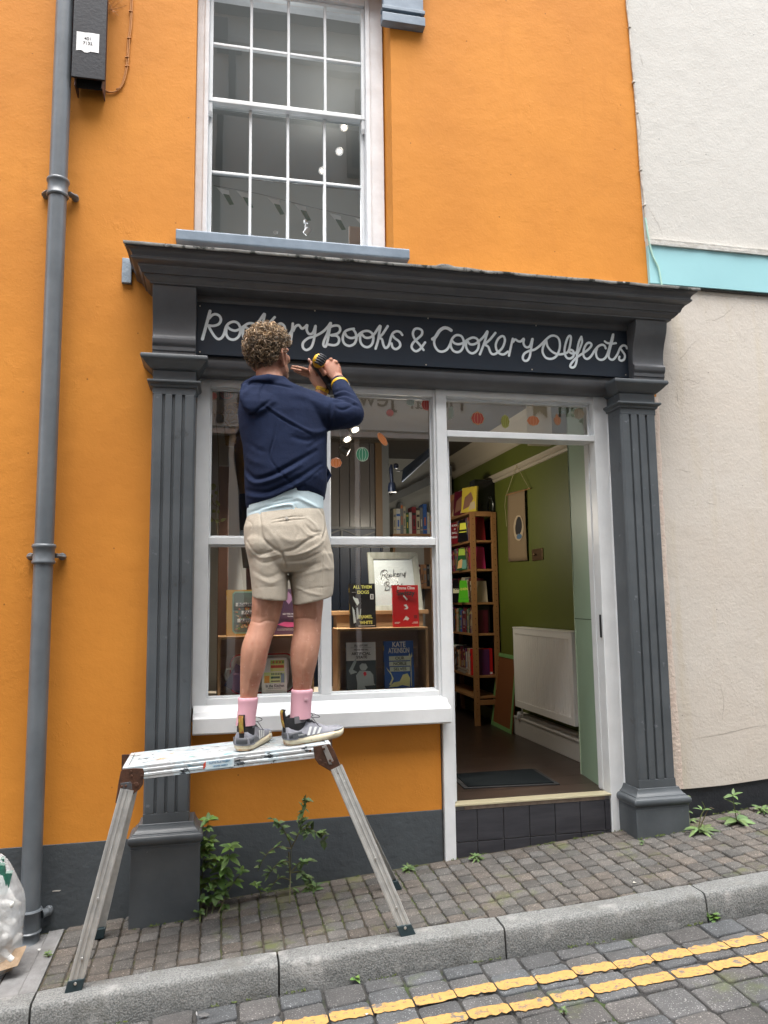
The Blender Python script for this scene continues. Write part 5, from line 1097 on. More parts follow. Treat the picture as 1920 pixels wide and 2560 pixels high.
tb(655, 1648, 717, 1733, 'white', 'white book with kitchen picture leaning on the enamel tray', [('rect', 0, 1, 0, 1, (.52, .58, .62), 0), ('text', 'In the Kitchen', .52, .21, .0125, (.03, .03, .05), .88), ('text', 'Essays on food and life', .5, .145, .0048, (.1, .1, .1), 1), ('rect', .15, .85, .08, .085, (.2, .2, .2), 1),
   ('rect', .08, .92, .30, .60, (.40, .45, .20), 1), ('rect', .34, .90, .62, .95, (.40, .42, .14), 1), ('rect', .10, .30, .30, .50, (.50, .20, .04), 2), ('rect', .36, .88, .72, .80, (.35, .05, .03), 2), ('rect', .36, .88, .85, .93, (.06, .20, .06), 2), ('rect', .36, .72, .42, .48, (.02, .08, .05), 2), ('rect', .36, .72, .33, .36, (.02, .02, .02), 2), ('rect', .76, .90, .30, .56, (.12, .20, .30), 2)]
   + [('rect', .38+.065*k, .42+.065*k, .52, .58, (.03, .10, .06), 3) for k in range(7)]+[('rect', .38+.065*k, .42+.065*k, .86, .92, (.5, .06, .04) if k % 2 else (.5, .35, .05), 3) for k in range(7)], z=zi2+.001, Y=.165, tilt=.10, t=.015)
o, cv = book(.10, .12, .012, 'navy', (at(583, 1690, .19).x, .19, zi2+.02), (-.1, .5, 0), 'navy blue card tilted against the left end of the enamel tray')
# things in the left strip of window
b = MB(); p0, p1 = at(548, 1165, .32), at(573, 1165, .32); b.box(p0.x, p1.x, .32, .38, .9255, p0.z); b.build('wooden_post', mat('dark_brown_wood', (.075, .032, .018), .5, col2=(.05, .02, .012), vs=12, stretch=(1, 1, .2)), bevel=.003, label='dark brown square post standing in the left window strip', cat='post')
b = MB(); b.box(-.114, at(600, 1200, .56).x+.3, .60, .615, .9, 2.45); b.build('display_screen', mat('pale_grey_screen', (.30, .31, .31), .8), label='pale grey display screen behind the left window strip', cat='screen')
JP = thing('mustard_jumper', 'mustard jumper over dark coat hanging in the window behind the man', 'clothes')
def loftp(secs, n=20):
    R = []
    for (cx, cy, cz, hx, hy) in secs: R.append([(cx+hx*cos(2*pi*k/n), cy+hy*sin(2*pi*k/n), cz) for k in range(n)])
    return R
jx = at(640, 1150, .45).x; zf = lambda py: at(600, py, .45).z
b = MB(); b.rings(loftp([(jx, .45, zf(1240), .085, .06), (jx, .45, zf(1200), .10, .07), (jx, .45, zf(1110), .12, .07), (jx, .45, zf(1075), .135, .06), (jx, .45, zf(1058), .09, .045), (jx, .45, zf(1045), .04, .04)])); b.rings(loftp([(jx-.135, .45, zf(1112), .030, .05), (jx-.14, .45, zf(1068), .035, .05), (jx-.10, .45, zf(1060), .04, .04)])); b.build('jumper', mat('mustard_wool', (.17, .09, .012), .9, bump=.003, bs=120), JP, smooth=60)
b = MB(); b.rings(loftp([(jx+.005, .45, zf(1420), .07, .05), (jx, .45, zf(1330), .085, .06), (jx, .45, zf(1236), .088, .062)])); b.build('coat', mat('black_cloth', (.008, .008, .009), .9), JP, smooth=60)
b = MB(); b.rings(loftp([(jx+.01, .45, zf(1600), .045, .045), (jx+.005, .45, zf(1421), .055, .048)])); b.build('trousers', mat('maroon_cloth', (.06, .008, .014), .9), JP, smooth=60)
# ivy garland and twigs
IV = mat('pale_ivy_leaf', (.20, .22, .08), .6)
def leaf(b, base, d, up, L, W, n=4, curl=.15, teeth=0, rng=random):
    d = Vector(d).normalized(); up = Vector(up); s = d.cross(up); s = s.normalized() if s.length > 1e-4 else d.orthogonal().normalized(); up = s.cross(d).normalized()
    base = Vector(base); mid = []; lf = []; rt = []
    for k in range(n+1):
        t = k/n; w_ = W*(sin(pi*min(t*1.0, 1)**.8))*(1 if not teeth else (1 if k % 2 else .55)) ; c = base+d*(L*t)-up*(curl*L*t*t)
        mid.append(c); lf.append(c+s*w_/2+up*w_*.18); rt.append(c-s*w_/2+up*w_*.18)
    V_ = mid+lf+rt; m_ = n+1; fs = []
    for k in range(n): fs += [(k, k+1, m_+k+1, m_+k), (k, 2*m_+k, 2*m_+k+1, k+1)]
    b.add(V_, fs)
GA_ = thing('ivy_garland', 'trailing pale ivy hanging at the left edge of the window', 'plant')
b = MB(); rng = random.Random(21); path = [at(530, 1000, .16), at(545, 1100, .18), at(546, 1200, .2), at(540, 1290, .17), at(548, 1370, .16)]; path = [Vector(p) for p in catmull([tuple(p) for p in path], 6)]; b.tube(path, .0016, 5); b.tube([at(525, 1240, .15), at(535, 1262, .15), at(546, 1268, .15)], .0015, 5); b.tube([at(524, 1288, .15), at(538, 1303, .15), at(550, 1308, .15)], .0015, 5); b.build('stem', mat('brown_twig', (.10, .06, .03), .8), GA_)
b = MB()
for px, py in [(529, 1225), (533, 1240), (541, 1250), (546, 1265), (538, 1275), (545, 1284), (527, 1212), (543, 1228), (533, 1300), (547, 1306), (551, 1304), (530, 1256), (539, 1236)]:
    a_ = rng.uniform(0, 6.28); leaf(b, at(px, py, .15), (cos(a_), -.2, sin(a_)-.3), (0, -1, .2), rng.uniform(.018, .034), rng.uniform(.012, .022), rng=rng)
b.build('leaves', IV, GA_)
WR = thing('twig_wreath', 'looped bare twigs hung high in the left window strip', 'wreath')
b = MB()
for k in range(7):
    c = at(578+rng.uniform(-10, 14), 1035+rng.uniform(-12, 12), .22); r = rng.uniform(.03, .06); a0 = rng.uniform(0, 6)
    b.tube([c+Vector((r*cos(a0+j*.55), rng.uniform(-.01, .01), r*1.1*sin(a0+j*.55))) for j in range(9)], .0022, 5)
b.build('twigs', mat('pale_twig', (.24, .19, .11), .8), WR)
b = MB(); p0, p1 = at(548, 970, .14), at(585, 1001, .14); b.box(p0.x, p1.x, .14, .15, p1.z, p0.z); o = b.build('red_motif_card', mat('dark_card', (.05, .045, .04), .7), label='dark card with red swirl motif at the top of the left window strip', cat='card')
b = MB()
for r in (.8, .6): b.tube([Vector(((p0.x+p1.x)/2+(p1.x-p0.x)/2*r*cos(a_*.35), .138, (p0.z+p1.z)/2+(p0.z-p1.z)/2*r*sin(a_*.35))) for a_ in range(5, 19)], .0016, 5)
for k in range(4): b.tube([Vector((p0.x+(p1.x-p0.x)*(.3+.15*k), .138, p1.z+(p0.z-p1.z)*.8)), Vector((p0.x+(p1.x-p0.x)*(.34+.15*k), .138, p1.z+(p0.z-p1.z)*.3))], .0013, 4)
b.build('swirl', mat('red_print', (.35, .05, .03), .6), o)
# vegetable stickers on the glass
def sticker(px, py, rx, rz, col, col2, kind, label, rot=0):
    c = at(px, py, gy-.0015); s = (3.75/1900)*1.02; b = MB(); n = 28; pts = []
    for k in range(n):
        a_ = 2*pi*k/n; q_ = 1.0
        if kind == 'pumpkin': q_ = 1-.10*abs(sin(a_*4))
        if kind == 'pear': q_ = 1 if sin(a_) < 0 else 1-.45*sin(a_)**1.0*abs(cos(a_))**.5
        x, z = rx*s*cos(a_)*q_*(.62 if kind == 'pear' and sin(a_) > .3 else 1), rz*s*sin(a_)*q_; pts.append((c.x+x*cos(rot)-z*sin(rot), c.y, c.z+x*sin(rot)+z*cos(rot)))
    o = b; b.add(pts, [tuple(range(n))]); o = b.build('vegetable_sticker', mat('sticker_%02d%02d%02d' % tuple(int(v*99) for v in col), col, .6), label=label, cat='sticker', group='vegetable stickers on the window glass')
    b = MB(); P = [Vector(p)+Vector((0, -.0012, 0)) for p in pts]; P.append(P[0]); b.tube(P, .0010, 4, cap=False)
    for j in (-.5, 0, .5):
        b.tube([Vector((c.x+(rx*s*j*cos(t_*pi/6-pi/2)*1.1)*cos(rot)-(rz*s*sin(t_*pi/6-pi/2)*.9)*sin(rot), c.y-.0012, c.z+(rx*s*j*cos(t_*pi/6-pi/2)*1.1)*sin(rot)+(rz*s*sin(t_*pi/6-pi/2)*.9)*cos(rot))) for t_ in range(7)], .0008, 4)
    b.build('outline', mat('sticker_line_%02d%02d%02d' % tuple(int(v*99) for v in col2), col2, .6), o)
OR_, GR_, RD_, YL_, PK_, BG_ = (.50, .15, .03), (.02, .16, .08), (.45, .06, .05), (.30, .30, .05), (.55, .20, .18), (.42, .36, .26)
for a in ((840, 1157, 15, 13, OR_, (.6, .3, .2), 'pumpkin', 'orange pumpkin sticker beside the window mullion under the raised arm', 0), (906, 1136, 16, 18, GR_, (.5, .55, .45), 'round', 'green melon sticker with red tip low in the right pane', 0), (956, 1098, 8, 19, OR_, (.6, .3, .15), 'round', 'slanting orange squash sticker alone in the middle of the right pane', .6),
          (975, 1032, 9, 9, PK_, (.6, .3, .3), 'round', 'small plain pink sticker at the top of the right pane', 0), (1026, 1005, 12, 11, (.40, .46, .42), (.6, .65, .6), 'pumpkin', 'pale green leaf sticker at the top of the right pane', 0), (1067, 1012, 14, 15, RD_, (.6, .4, .35), 'round', 'red tomato sticker at the top right corner of the right pane', 0),
          (1127, 1033, 7, 18, (.36, .40, .33), (.55, .55, .48), 'round', 'pale marrow sticker leftmost over the doorway', -.15), (1194, 1046, 18, 18, RD_, (.65, .45, .2), 'pumpkin', 'red ribbed pumpkin sticker over the doorway', 0), (1263, 1054, 12, 19, YL_, (.5, .5, .2), 'pumpkin', 'yellow green melon sticker over the doorway', 0),
          (1333, 1052, 18, 14, (.60, .20, .08), (.7, .35, .2), 'pumpkin', 'bright orange pumpkin sticker over the doorway', 0), (1393, 1048, 10, 17, (.55, .22, .10), (.6, .4, .25), 'pear', 'orange pear sticker over the doorway', .1), (1447, 1034, 16, 16, BG_, (.55, .5, .4), 'pumpkin', 'beige pumpkin sticker rightmost over the doorway', 0),
          (534, 990, 8, 9, (.40, .12, .11), (.5, .25, .2), 'round', 'faded red sticker at the top left corner of the window', 0)):
    sticker(*a)
# ============================================================ WORK PLATFORM
WP = thing('work_platform', 'paint-splattered folding aluminium work platform with rusty brackets on the pavement', 'work platform')
def zp(x): return .787+.0625*x
def plat(x, y, h=0): return Vector((x-.0625*h, y, zp(x)+h))
m = mat('splattered_aluminium', (.52, .54, .55), .45, col2=(.42, .44, .45), vs=16, metal=.25, bump=.0008, bs=90,
        spots=[(lin(190, 205, 212), 16, .50, .56), ((.62, .68, .70), 30, .56, .60), ((.05, .06, .07), 23, .62, .635), (lin(90, 150, 175), 12, .66, .70), ((.03, .03, .04), 50, .66, .68)], stretch=(.55, 1.4, 1))
MS = m
XL, XR, YF_, YBk = -.352, .452, -.552, -.255
b = MB(); nr = 11; wdt = (YBk-YF_-.03)/nr
for k in range(nr):
    y0_ = YF_+.015+k*wdt
    P = [(XL+.02, y0_+.0015, -.006), (XR-.02, y0_+.0015, -.006), (XR-.02, y0_+wdt-.0015, -.006), (XL+.02, y0_+wdt-.0015, -.006)]
    Q_ = [(XL+.02, y0_+.004, 0), (XR-.02, y0_+.004, 0), (XR-.02, y0_+wdt-.004, 0), (XL+.02, y0_+wdt-.004, 0)]
    b.rings([[plat(x, y, h) for x, y, h in P], [plat(x, y, h) for x, y, h in Q_]], cap=True)
b.rings([[plat(x, y, -.012) for x, y in ((XL+.02, YF_+.015), (XR-.02, YF_+.015), (XR-.02, YBk-.015), (XL+.02, YBk-.015))], [plat(x, y, -.0061) for x, y in ((XL+.02, YF_+.015), (XR-.02, YF_+.015), (XR-.02, YBk-.015), (XL+.02, YBk-.015))]])
b.build('deck', MS, WP, fix=True)
def rail(y, name, s_=1):
    b = MB(); pr = [(0, .001), (.014, .001), (.014, -.004), (.002, -.010), (.002, -.020), (-.001, -.023), (-.001, -.030), (.002, -.033), (.002, -.046), (.0, -.050), (.014, -.050), (.016, -.052), (.0, -.052)]
    pr = [(0, .001), (.0145, .001), (.0145, -.050), (0, -.050), (0, -.040), (-.0018, -.038), (-.0018, -.030), (0, -.028), (0, -.022), (-.0018, -.020), (-.0018, -.012), (0, -.010)]
    b.rings([[plat(x, y+py*s_, pz) for py, pz in pr] for x in (XL, XR)], cap=True); b.build(name, MS, WP, fix=True, bevel=.001)
rail(YF_, 'side_rail'); rail(YBk, 'side_rail', -1)
for x in (XL, XR-.018):
    b = MB(); b.rings([[plat(x, YF_+.015, -.03), plat(x, YBk-.015, -.03), plat(x, YBk-.015, .0025), plat(x, YF_+.015, .0025)], [plat(x+.018, YF_+.015, -.03), plat(x+.018, YBk-.015, -.03), plat(x+.018, YBk-.015, .0025), plat(x+.018, YF_+.015, .0025)]]); b.build('end_rail', MS, WP, fix=True, bevel=.0015)
# torn maker's sticker on the front rail
c = plat(.01, YF_-.0022, -.027); b = MB(); b.obox(c, (.055, 0, .0034), (0, .0004, 0), (0, 0, .016)); st0 = b.build('torn_sticker', mat('torn_label', (.42, .58, .66), .5, col2=(.62, .68, .70), vs=60), WP)
b = MB(); b.obox(c+Vector((-.058, -.0002, -.002)), (.005, 0, .006), (0, .0004, 0), (0, 0, .010)); b.build('red_mark', mat('red_print2', (.5, .06, .03), .6), st0)
text('SUITE PLATFORM', 'number', .0075, c+Vector((0, -.0008, .008)), st0, mat('blue_print2', (.05, .16, .30), .6), rot=(pi/2, -.0625, 0)); text('WORK SAFELY', 'number', .006, c+Vector((.004, -.0008, -.006)), st0, mat('blue_print2'), rot=(pi/2, -.0625, 0))
# legs
def leg(top, foot, face, wdt=.050, dep=.020):
    top, foot = Vector(top), Vector(foot); d = (top-foot).normalized(); n = Vector((0, -1, 0))*face; n = (n-d*n.dot(d)).normalized(); s = d.cross(n).normalized()
    pr = [(-wdt/2, 0), (-wdt/2, dep), (-wdt/2+.003, dep+.001), (-.014, dep+.001), (-.013, dep-.0015), (-.003, dep-.0015), (-.002, dep+.001), (.002, dep+.001), (.003, dep-.0015), (.013, dep-.0015), (.014, dep+.001), (wdt/2-.003, dep+.001), (wdt/2, dep), (wdt/2, 0), (wdt/2-.002, 0), (wdt/2-.002, dep-.003), (-wdt/2+.002, dep-.003), (-wdt/2+.002, 0)]
    b = MB(); b.rings([[q+s*a_+n*c_ for a_, c_ in pr] for q in (foot+d*.02, top)], cap=True); o = b.build('leg', ALU, WP, fix=True)
    pr2 = [(-wdt/2-.003, -.004), (wdt/2+.003, -.004), (wdt/2+.003, dep+.004), (-wdt/2-.003, dep+.004)]
    gd = Vector((1, 0, GB)).normalized(); b = MB()
    def onplane(q, h):     # slide q along the leg until it meets the pavement (+h along leg)
        z0 = gz(q.x, q.y)+.001; t = (z0-q.z)/(d.z-GB*d.x-GC*d.y); return q+d*(t+h)
    b.rings([[onplane(foot+s*a_+n*c_, 0) for a_, c_ in pr2], [onplane(foot+s*a_+n*c_, .042) for a_, c_ in pr2]], cap=True); f = b.build('rubber_foot', mat('dark_teal_rubber', (.014, .030, .036), .6), o, fix=True, bevel=.002)
    for t in (.030, .16, .45):
        r = MB(); r.lathe([(0, 0), (.0055, 0), (.0045, .003), (0, .0036)], foot+d*(t if t < .1 else (top-foot).length*t)+n*(dep+.0015 if t > .1 else dep+.0045), 10, n); r.build('rivet', mat('steel_rivet', (.6, .6, .58), .35, metal=.8), o, smooth=40)
    return o
fl = ground(185, 2474); fr_ = ground(1018, 2334); rl = ground(240, 2349); rr = ground(989, 2226)
tl_ = at(327, 1965, -.565); tr_ = at(838, 1905, -.565)
leg((tl_.x-.012, -.560, tl_.z-.01), (fl.x, fl.y, gz(fl.x, fl.y)), 1); leg((tr_.x+.004, -.560, tr_.z-.02), (fr_.x, fr_.y, gz(fr_.x, fr_.y)), 1)
leg((XL+.025, YBk+.0, zp(XL)-.05), (rl.x, rl.y, gz(rl.x, rl.y)), -1); leg((XR+.01, YBk+.0, zp(XR)-.05), (rr.x, rr.y, gz(rr.x, rr.y)), -1)
BC = (280, 1820, .3617)
def plate(pts, y, th, m_, name, par=None):
    b = MB(); P = [at(BC[0]+x*BC[2], BC[1]+z*BC[2], y) for x, z in pts]; b.prism(P, (0, th, 0)); return b.build(name, m_, par or WP, bevel=.002, fix=True)
br = plate([(75, 285), (150, 278), (215, 280), (222, 310), (215, 390), (190, 425), (150, 455), (125, 470), (100, 500), (80, 528), (22, 520), (35, 440), (45, 375), (60, 300)], -.575, .004, RUST, 'hinge_bracket')
plate([(55, 382), (128, 372), (138, 385), (140, 440), (112, 480), (80, 508), (72, 440)], -.5775, .002, mat('blue_stained_steel', (.10, .16, .20), .5, col2=(.12, .07, .05), vs=40, metal=.5), 'latch', br)
for x, y in ((130, 300), (135, 330), (205, 330), (95, 400), (68, 405), (170, 390), (40, 505)):
    p = at(BC[0]+x*BC[2], BC[1]+y*BC[2], -.5775); b = MB(); b.lathe([(0, 0), (.0045 if x != 170 else .008, 0), (.0035 if x != 170 else .007, .003), (0, .0035)], p, 10, (0, -1, 0)); b.build('bolt', RUST, br, smooth=40)
br2 = plate([(1390, 130), (1440, 120), (1500, 108), (1530, 140), (1552, 190), (1575, 250), (1592, 300), (1545, 336), (1512, 300), (1470, 275), (1430, 252), (1402, 212)], -.575, .004, RUST, 'hinge_bracket')
plate([(1450, 128), (1480, 116), (1532, 228), (1520, 252), (1500, 252)], -.5775, .002, mat('steel_plate', (.42, .40, .38), .45, metal=.7), 'latch', br2)
for x, y in ((1370, 158), (1465, 145), (1508, 225), (1440, 225), (1475, 245), (1525, 238), (1565, 315)):
    p = at(BC[0]+x*BC[2], BC[1]+y*BC[2], -.5785); b = MB(); b.lathe([(0, 0), (.0055, 0), (.0045, .003), (0, .0035)], p, 10, (0, -1, 0)); b.build('bolt', RUST, br2, smooth=40)
for x in (XL-.008, XR+.0): # back brackets
    b = MB(); b.box(x-.03, x+.05, YBk+.003, YBk+.007, zp(x)-.10, zp(x)-.004); b.build('hinge_bracket', RUST, WP, bevel=.002)
# fold-out braces
# paint drips and splashes sitting on the deck
rng = random.Random(77)
for i, (px, py, r, c) in enumerate(((402, 1896, .014, (.65, .35, .12)), (430, 1882, .009, (.65, .35, .12)), (568, 1884, .012, (.06, .30, .55)), (600, 1893, .020, (.02, .02, .03)), (480, 1890, .01, (.05, .3, .25)))):
    d = ray(px, py); t = (.787+.0625*CAM.x-CAM.z+.002)/(d.z-.0625*d.x); c0 = CAM+d*t
    b = MB(); n = 14; b.add([(c0.x+r*1.6*cos(2*pi*k/n)*rng.uniform(.6, 1.1), c0.y+r*.7*sin(2*pi*k/n)*rng.uniform(.6, 1.1), 0) for k in range(n)], [tuple(range(n))]); b.v = [(x, y, zp(x)+.0006) for x, y, z in b.v]
    b.build('paint_splash', mat('splash_%d' % i, c, .4), WP)

# ============================================================ WEEDS
LEAFA = mat('nettle_green_leaf', (.095, .18, .038), .6, col2=(.065, .13, .028), vs=30, tint=True)
LEAFB = mat('thistle_green_leaf', (.10, .165, .058), .65, col2=(.075, .125, .042), vs=30, tint=True)
STEM = mat('weed_stem', (.10, .13, .035), .6, col2=(.09, .06, .03), vs=12)
def lf(b, rng, base, d, L, W, curl=None, teeth=0, n=6, up=(0, -.5, 1)):
    v = rng.uniform(.65, 1.35); b.tint = (v*rng.uniform(.9, 1.15), v, v*rng.uniform(.7, 1.1)); leaf(b, base, d, up, L, W, n=n, curl=rng.uniform(.05, .4) if curl is None else curl, teeth=teeth, rng=rng)
def whorl(b, rng, c, n, L, W, spread=1.0, droop=.0):
    a0 = rng.uniform(0, 6.28)
    for k in range(n):
        a_ = a0+2*pi*k/n+rng.uniform(-.3, .3); el_ = rng.uniform(-.15, .55)-droop
        d = (cos(a_)*spread, (sin(a_)*.8-.25), el_); lf(b, rng, c, d, L*rng.uniform(.7, 1.15), W*rng.uniform(.8, 1.15))
def weed(name, label, bases, whorls, seed, lm, cat='weed', extra=None):
    t = thing(name, label, cat); rng = random.Random(seed); s = MB(); b = MB()
    for P in bases:
        P = [Vector(v) for v in catmull([tuple(p) for p in P], 4)]; n = len(P); s.tube(P, [.0032*(1-.6*i/n) for i in range(n)], 6)
    for w_ in whorls: whorl(b, rng, *w_)
    if extra: extra(b, rng)
    s.build('stem', STEM, t, smooth=80); b.build('leaves', lm, t, smooth=180); return t
GY = -.075
def A(px, py, y=GY): return at(px, py, y)
def root(px, py): return ground(px, py)
weed('leafy_weed', 'tall bright green leafy weed growing against the left pilaster base', [
    [root(500, 2300), A(503, 2230), A(510, 2140), A(521, 2052, -.06)], [root(530, 2285), A(540, 2220), A(560, 2160), A(576, 2122, -.09)], [root(545, 2285), A(575, 2220), A(604, 2182, -.08)], [root(515, 2292), A(522, 2240), A(526, 2223, -.11)], [root(500, 2305), A(502, 2280, -.14), A(503, 2255, -.14)]],
    [(A(521, 2050, -.06), 7, .050, .022), (A(517, 2072), 5, .045, .020), (A(524, 2100), 5, .048, .022), (A(512, 2128), 5, .050, .022), (A(530, 2150), 4, .05, .02), (A(510, 2170), 4, .050, .022), (A(576, 2118, -.09), 7, .062, .026), (A(572, 2142, -.09), 5, .070, .030, 1, .5), (A(560, 2170, -.08), 5, .065, .030, 1, .5), (A(604, 2180, -.08), 6, .040, .018), (A(585, 2205), 4, .055, .025, 1, .5),
     (A(526, 2222, -.11), 6, .036, .018), (A(548, 2200), 4, .060, .030, 1, .4), *[(A(503+rr_*75*kx, 2095+kk*12, -.06-.03*kx), 5, .044, .020, 1, .3) for kk in range(15) for rr_, kx in ((((kk*37) % 10)/10*min(1, .3+kk*.09), 1),)], (A(503, 2250, -.14), 6, .034, .018), (A(538, 2240, -.11), 5, .050, .028, 1, .5), (A(498, 2278, -.15), 6, .032, .020), (A(508, 2200), 5, .04, .018), (A(555, 2232), 4, .05, .022)], 31, LEAFA)
weed('leafy_weed', 'low spreading clump of pointed leaves at the foot of the grey plinth', [[root(590, 2300), A(590, 2285, -.12)], [root(625, 2285), A(631, 2268, -.10)], [root(560, 2300), A(555, 2290, -.14)]],
    [(A(590, 2285, -.12), 8, .045, .024), (A(625, 2275, -.10), 7, .042, .022), (A(556, 2292, -.14), 7, .042, .022), (A(575, 2305, -.15), 6, .035, .02), (A(606, 2292, -.12), 6, .038, .02)], 33, LEAFA)
weed('leafy_weed', 'small dark star shaped seedling between the two larger weeds', [[root(652, 2245), A(650, 2228, -.05), A(640, 2214, -.05)]], [(A(640, 2212, -.05), 7, .032, .014), (A(655, 2225, -.05), 4, .03, .012)], 34, LEAFA)
def thistle(b, rng):
    def br(P, L, W, n):
        P = [Vector(v) for v in catmull([tuple(p) for p in P], 5)]
        for i in range(n):
            q_ = P[int(len(P)*(.25+.74*i/n))]; a_ = rng.uniform(0, 6.28); lf(b, rng, q_, (cos(a_), -.35, sin(a_)*.8), L*rng.uniform(.6, 1.3), W*rng.uniform(.7, 1.2), teeth=1, n=8)
    for P, L, W, n in TH: br(P, L, W, n)
TH = [([A(728, 2120), A(748, 2080), A(755, 2045), A(762, 1998)], .040, .026, 16), ([A(745, 2085), A(770, 2070), A(795, 2085), A(812, 2105)], .045, .030, 14), ([A(730, 2120), A(715, 2085), A(700, 2062), A(678, 2045)], .030, .022, 13), ([A(728, 2122), A(690, 2118), A(660, 2145), A(645, 2178)], .032, .020, 10), ([A(724, 2155), A(700, 2155), A(680, 2175), A(670, 2188)], .032, .022, 9),
      ([A(728, 2180), A(745, 2160), A(760, 2150), A(775, 2152)], .034, .022, 10), ([A(728, 2182), A(755, 2180), A(772, 2200), A(790, 2215)], .036, .026, 14), ([A(725, 2200), A(700, 2195), A(680, 2215), A(668, 2235)], .026, .016, 8), ([A(726, 2240), A(750, 2238), A(775, 2236), A(795, 2232)], .036, .030, 24), ([A(726, 2242), A(765, 2228), A(785, 2222)], .036, .028, 12), ([A(722, 2130), A(724, 2180), A(726, 2235)], .016, .010, 12), ([A(755, 2045), A(762, 2015), A(764, 1996)], .024, .016, 10)]
weed('sow_thistle', 'tall branching thistle-like weed with toothed leaves in front of the grey plinth', [[root(724, 2258), A(726, 2180), A(728, 2120)], *[P for P, _, _, _ in TH]], [], 41, LEAFB, extra=thistle)
def tuft(px, py, label, L=.05, n=9, seed=1, W=.010, y=None, lm=LEAFB, name='pavement_weed', road=False):
    c = ground(px, py, ROADA if road else GA); weed(name, label, [[c, c+Vector((0, 0, .012))]], [(c+Vector((0, 0, .008)), n, L, W), (c+Vector((0, 0, .018)), n-2, L*.8, W)], seed, lm)
tuft(1020, 2178, 'small feathery weed at the wall foot under the right end of the shop window', .040, 12, 51, .010)
weed('pavement_weed', 'upright sprig rising over the weed by the plinth', [[root(1022, 2176), A(1025, 2150, -.03)]], [(A(1025, 2152, -.03), 6, .025, .009)], 52, LEAFB) if False else None
tuft(1190, 2150, 'bright green tuft growing at the foot of the white door post', .045, 14, 53, .010)
tuft(1604, 2112, 'tiny green tuft at the corner of the right pilaster base', .016, 8, 54, .006)
tuft(120, 2392, 'tiny green tuft between blocks near the downpipe', .022, 8, 55, .006)
tuft(1778, 2298, 'green weed growing from the kerb joint at the road edge', .045, 12, 56, .022, road=True, lm=LEAFA)
tuft(890, 2452, 'small two leafed seedling at the kerb foot', .028, 4, 57, .016, road=True, lm=LEAFA)
tuft(1410, 2535, 'low grass tuft between road blocks at the bottom edge', .018, 10, 58, .004, road=True)
tuft(1905, 2030, 'scrubby green weed at the cream house wall by the right edge', .06, 12, 59, .012)
R1 = root(1745, 2082); y1 = R1.y
weed('long_leafed_weed', 'spreading long leafed weed at the right foot of the right pilaster', [[R1, A(1752, 2040, y1), A(1762, 2022, y1), A(1755, 2005, y1)], [R1, A(1770, 2025, y1+.01), A(1785, 2022, y1)], [root(1725, 2070), A(1722, 2030, -.05), A(1718, 1990, -.04)]],
     [(R1+Vector((0, 0, .02)), 12, .095, .017, 1, .1), (R1+Vector((.03, 0, .01)), 10, .08, .020, 1, .2), (A(1755, 2025, y1), 4, .075, .012), (A(1722, 2030, -.05), 5, .03, .012), (A(1718, 1992, -.04), 5, .025, .012), (A(1726, 2050, -.05), 5, .04, .015)], 61, LEAFB)
R2 = root(1843, 2058); y2_ = R2.y
weed('long_leafed_weed', 'upright pale green weed against the black plinth of the cream house', [[R2, A(1838, 2030, y2_), A(1832, 1995, y2_+.01), A(1832, 1985, y2_+.01)]],
     [(A(1832, 1988, y2_+.01), 5, .065, .018), (A(1834, 2008, y2_), 3, .045, .014), (A(1838, 2030, y2_), 6, .035, .012), (R2+Vector((0, 0, .015)), 9, .09, .034, 1, .15)], 62, LEAFB)

# moss and tiny seedlings along the wall foot and the kerb foot
rng = random.Random(66); b = MB()
for k in range(420):
    kerbside = k % 3 == 0; x = rng.uniform(-.6, 3.6)
    if noise.noise((x*3.1, 5.0 if kerbside else 1.0, 0)) < -.05: continue
    if kerbside: y = kerb_y(x)-.121-abs(rng.gauss(0, .004)); z = rz(x, y)
    else:
        y = -.006-abs(rng.gauss(0, .005)); z = gz(x, y)
        if -.37 < x < -.05 or 2.02 < x < 2.33: y -= .155
    for j in range(4):
        a_ = rng.uniform(0, 6.28); lf(b, rng, (x+rng.gauss(0, .006), y, z), (cos(a_)*.6, sin(a_)*.5-.2, rng.uniform(.3, 1)), rng.uniform(.004, .013), rng.uniform(.003, .006), n=3)
b.build('moss', mat('moss_green', (.060, .085, .018), .9, tint=True), label='thin line of moss and seedlings along wall foot and kerb', cat='moss', kind='stuff')
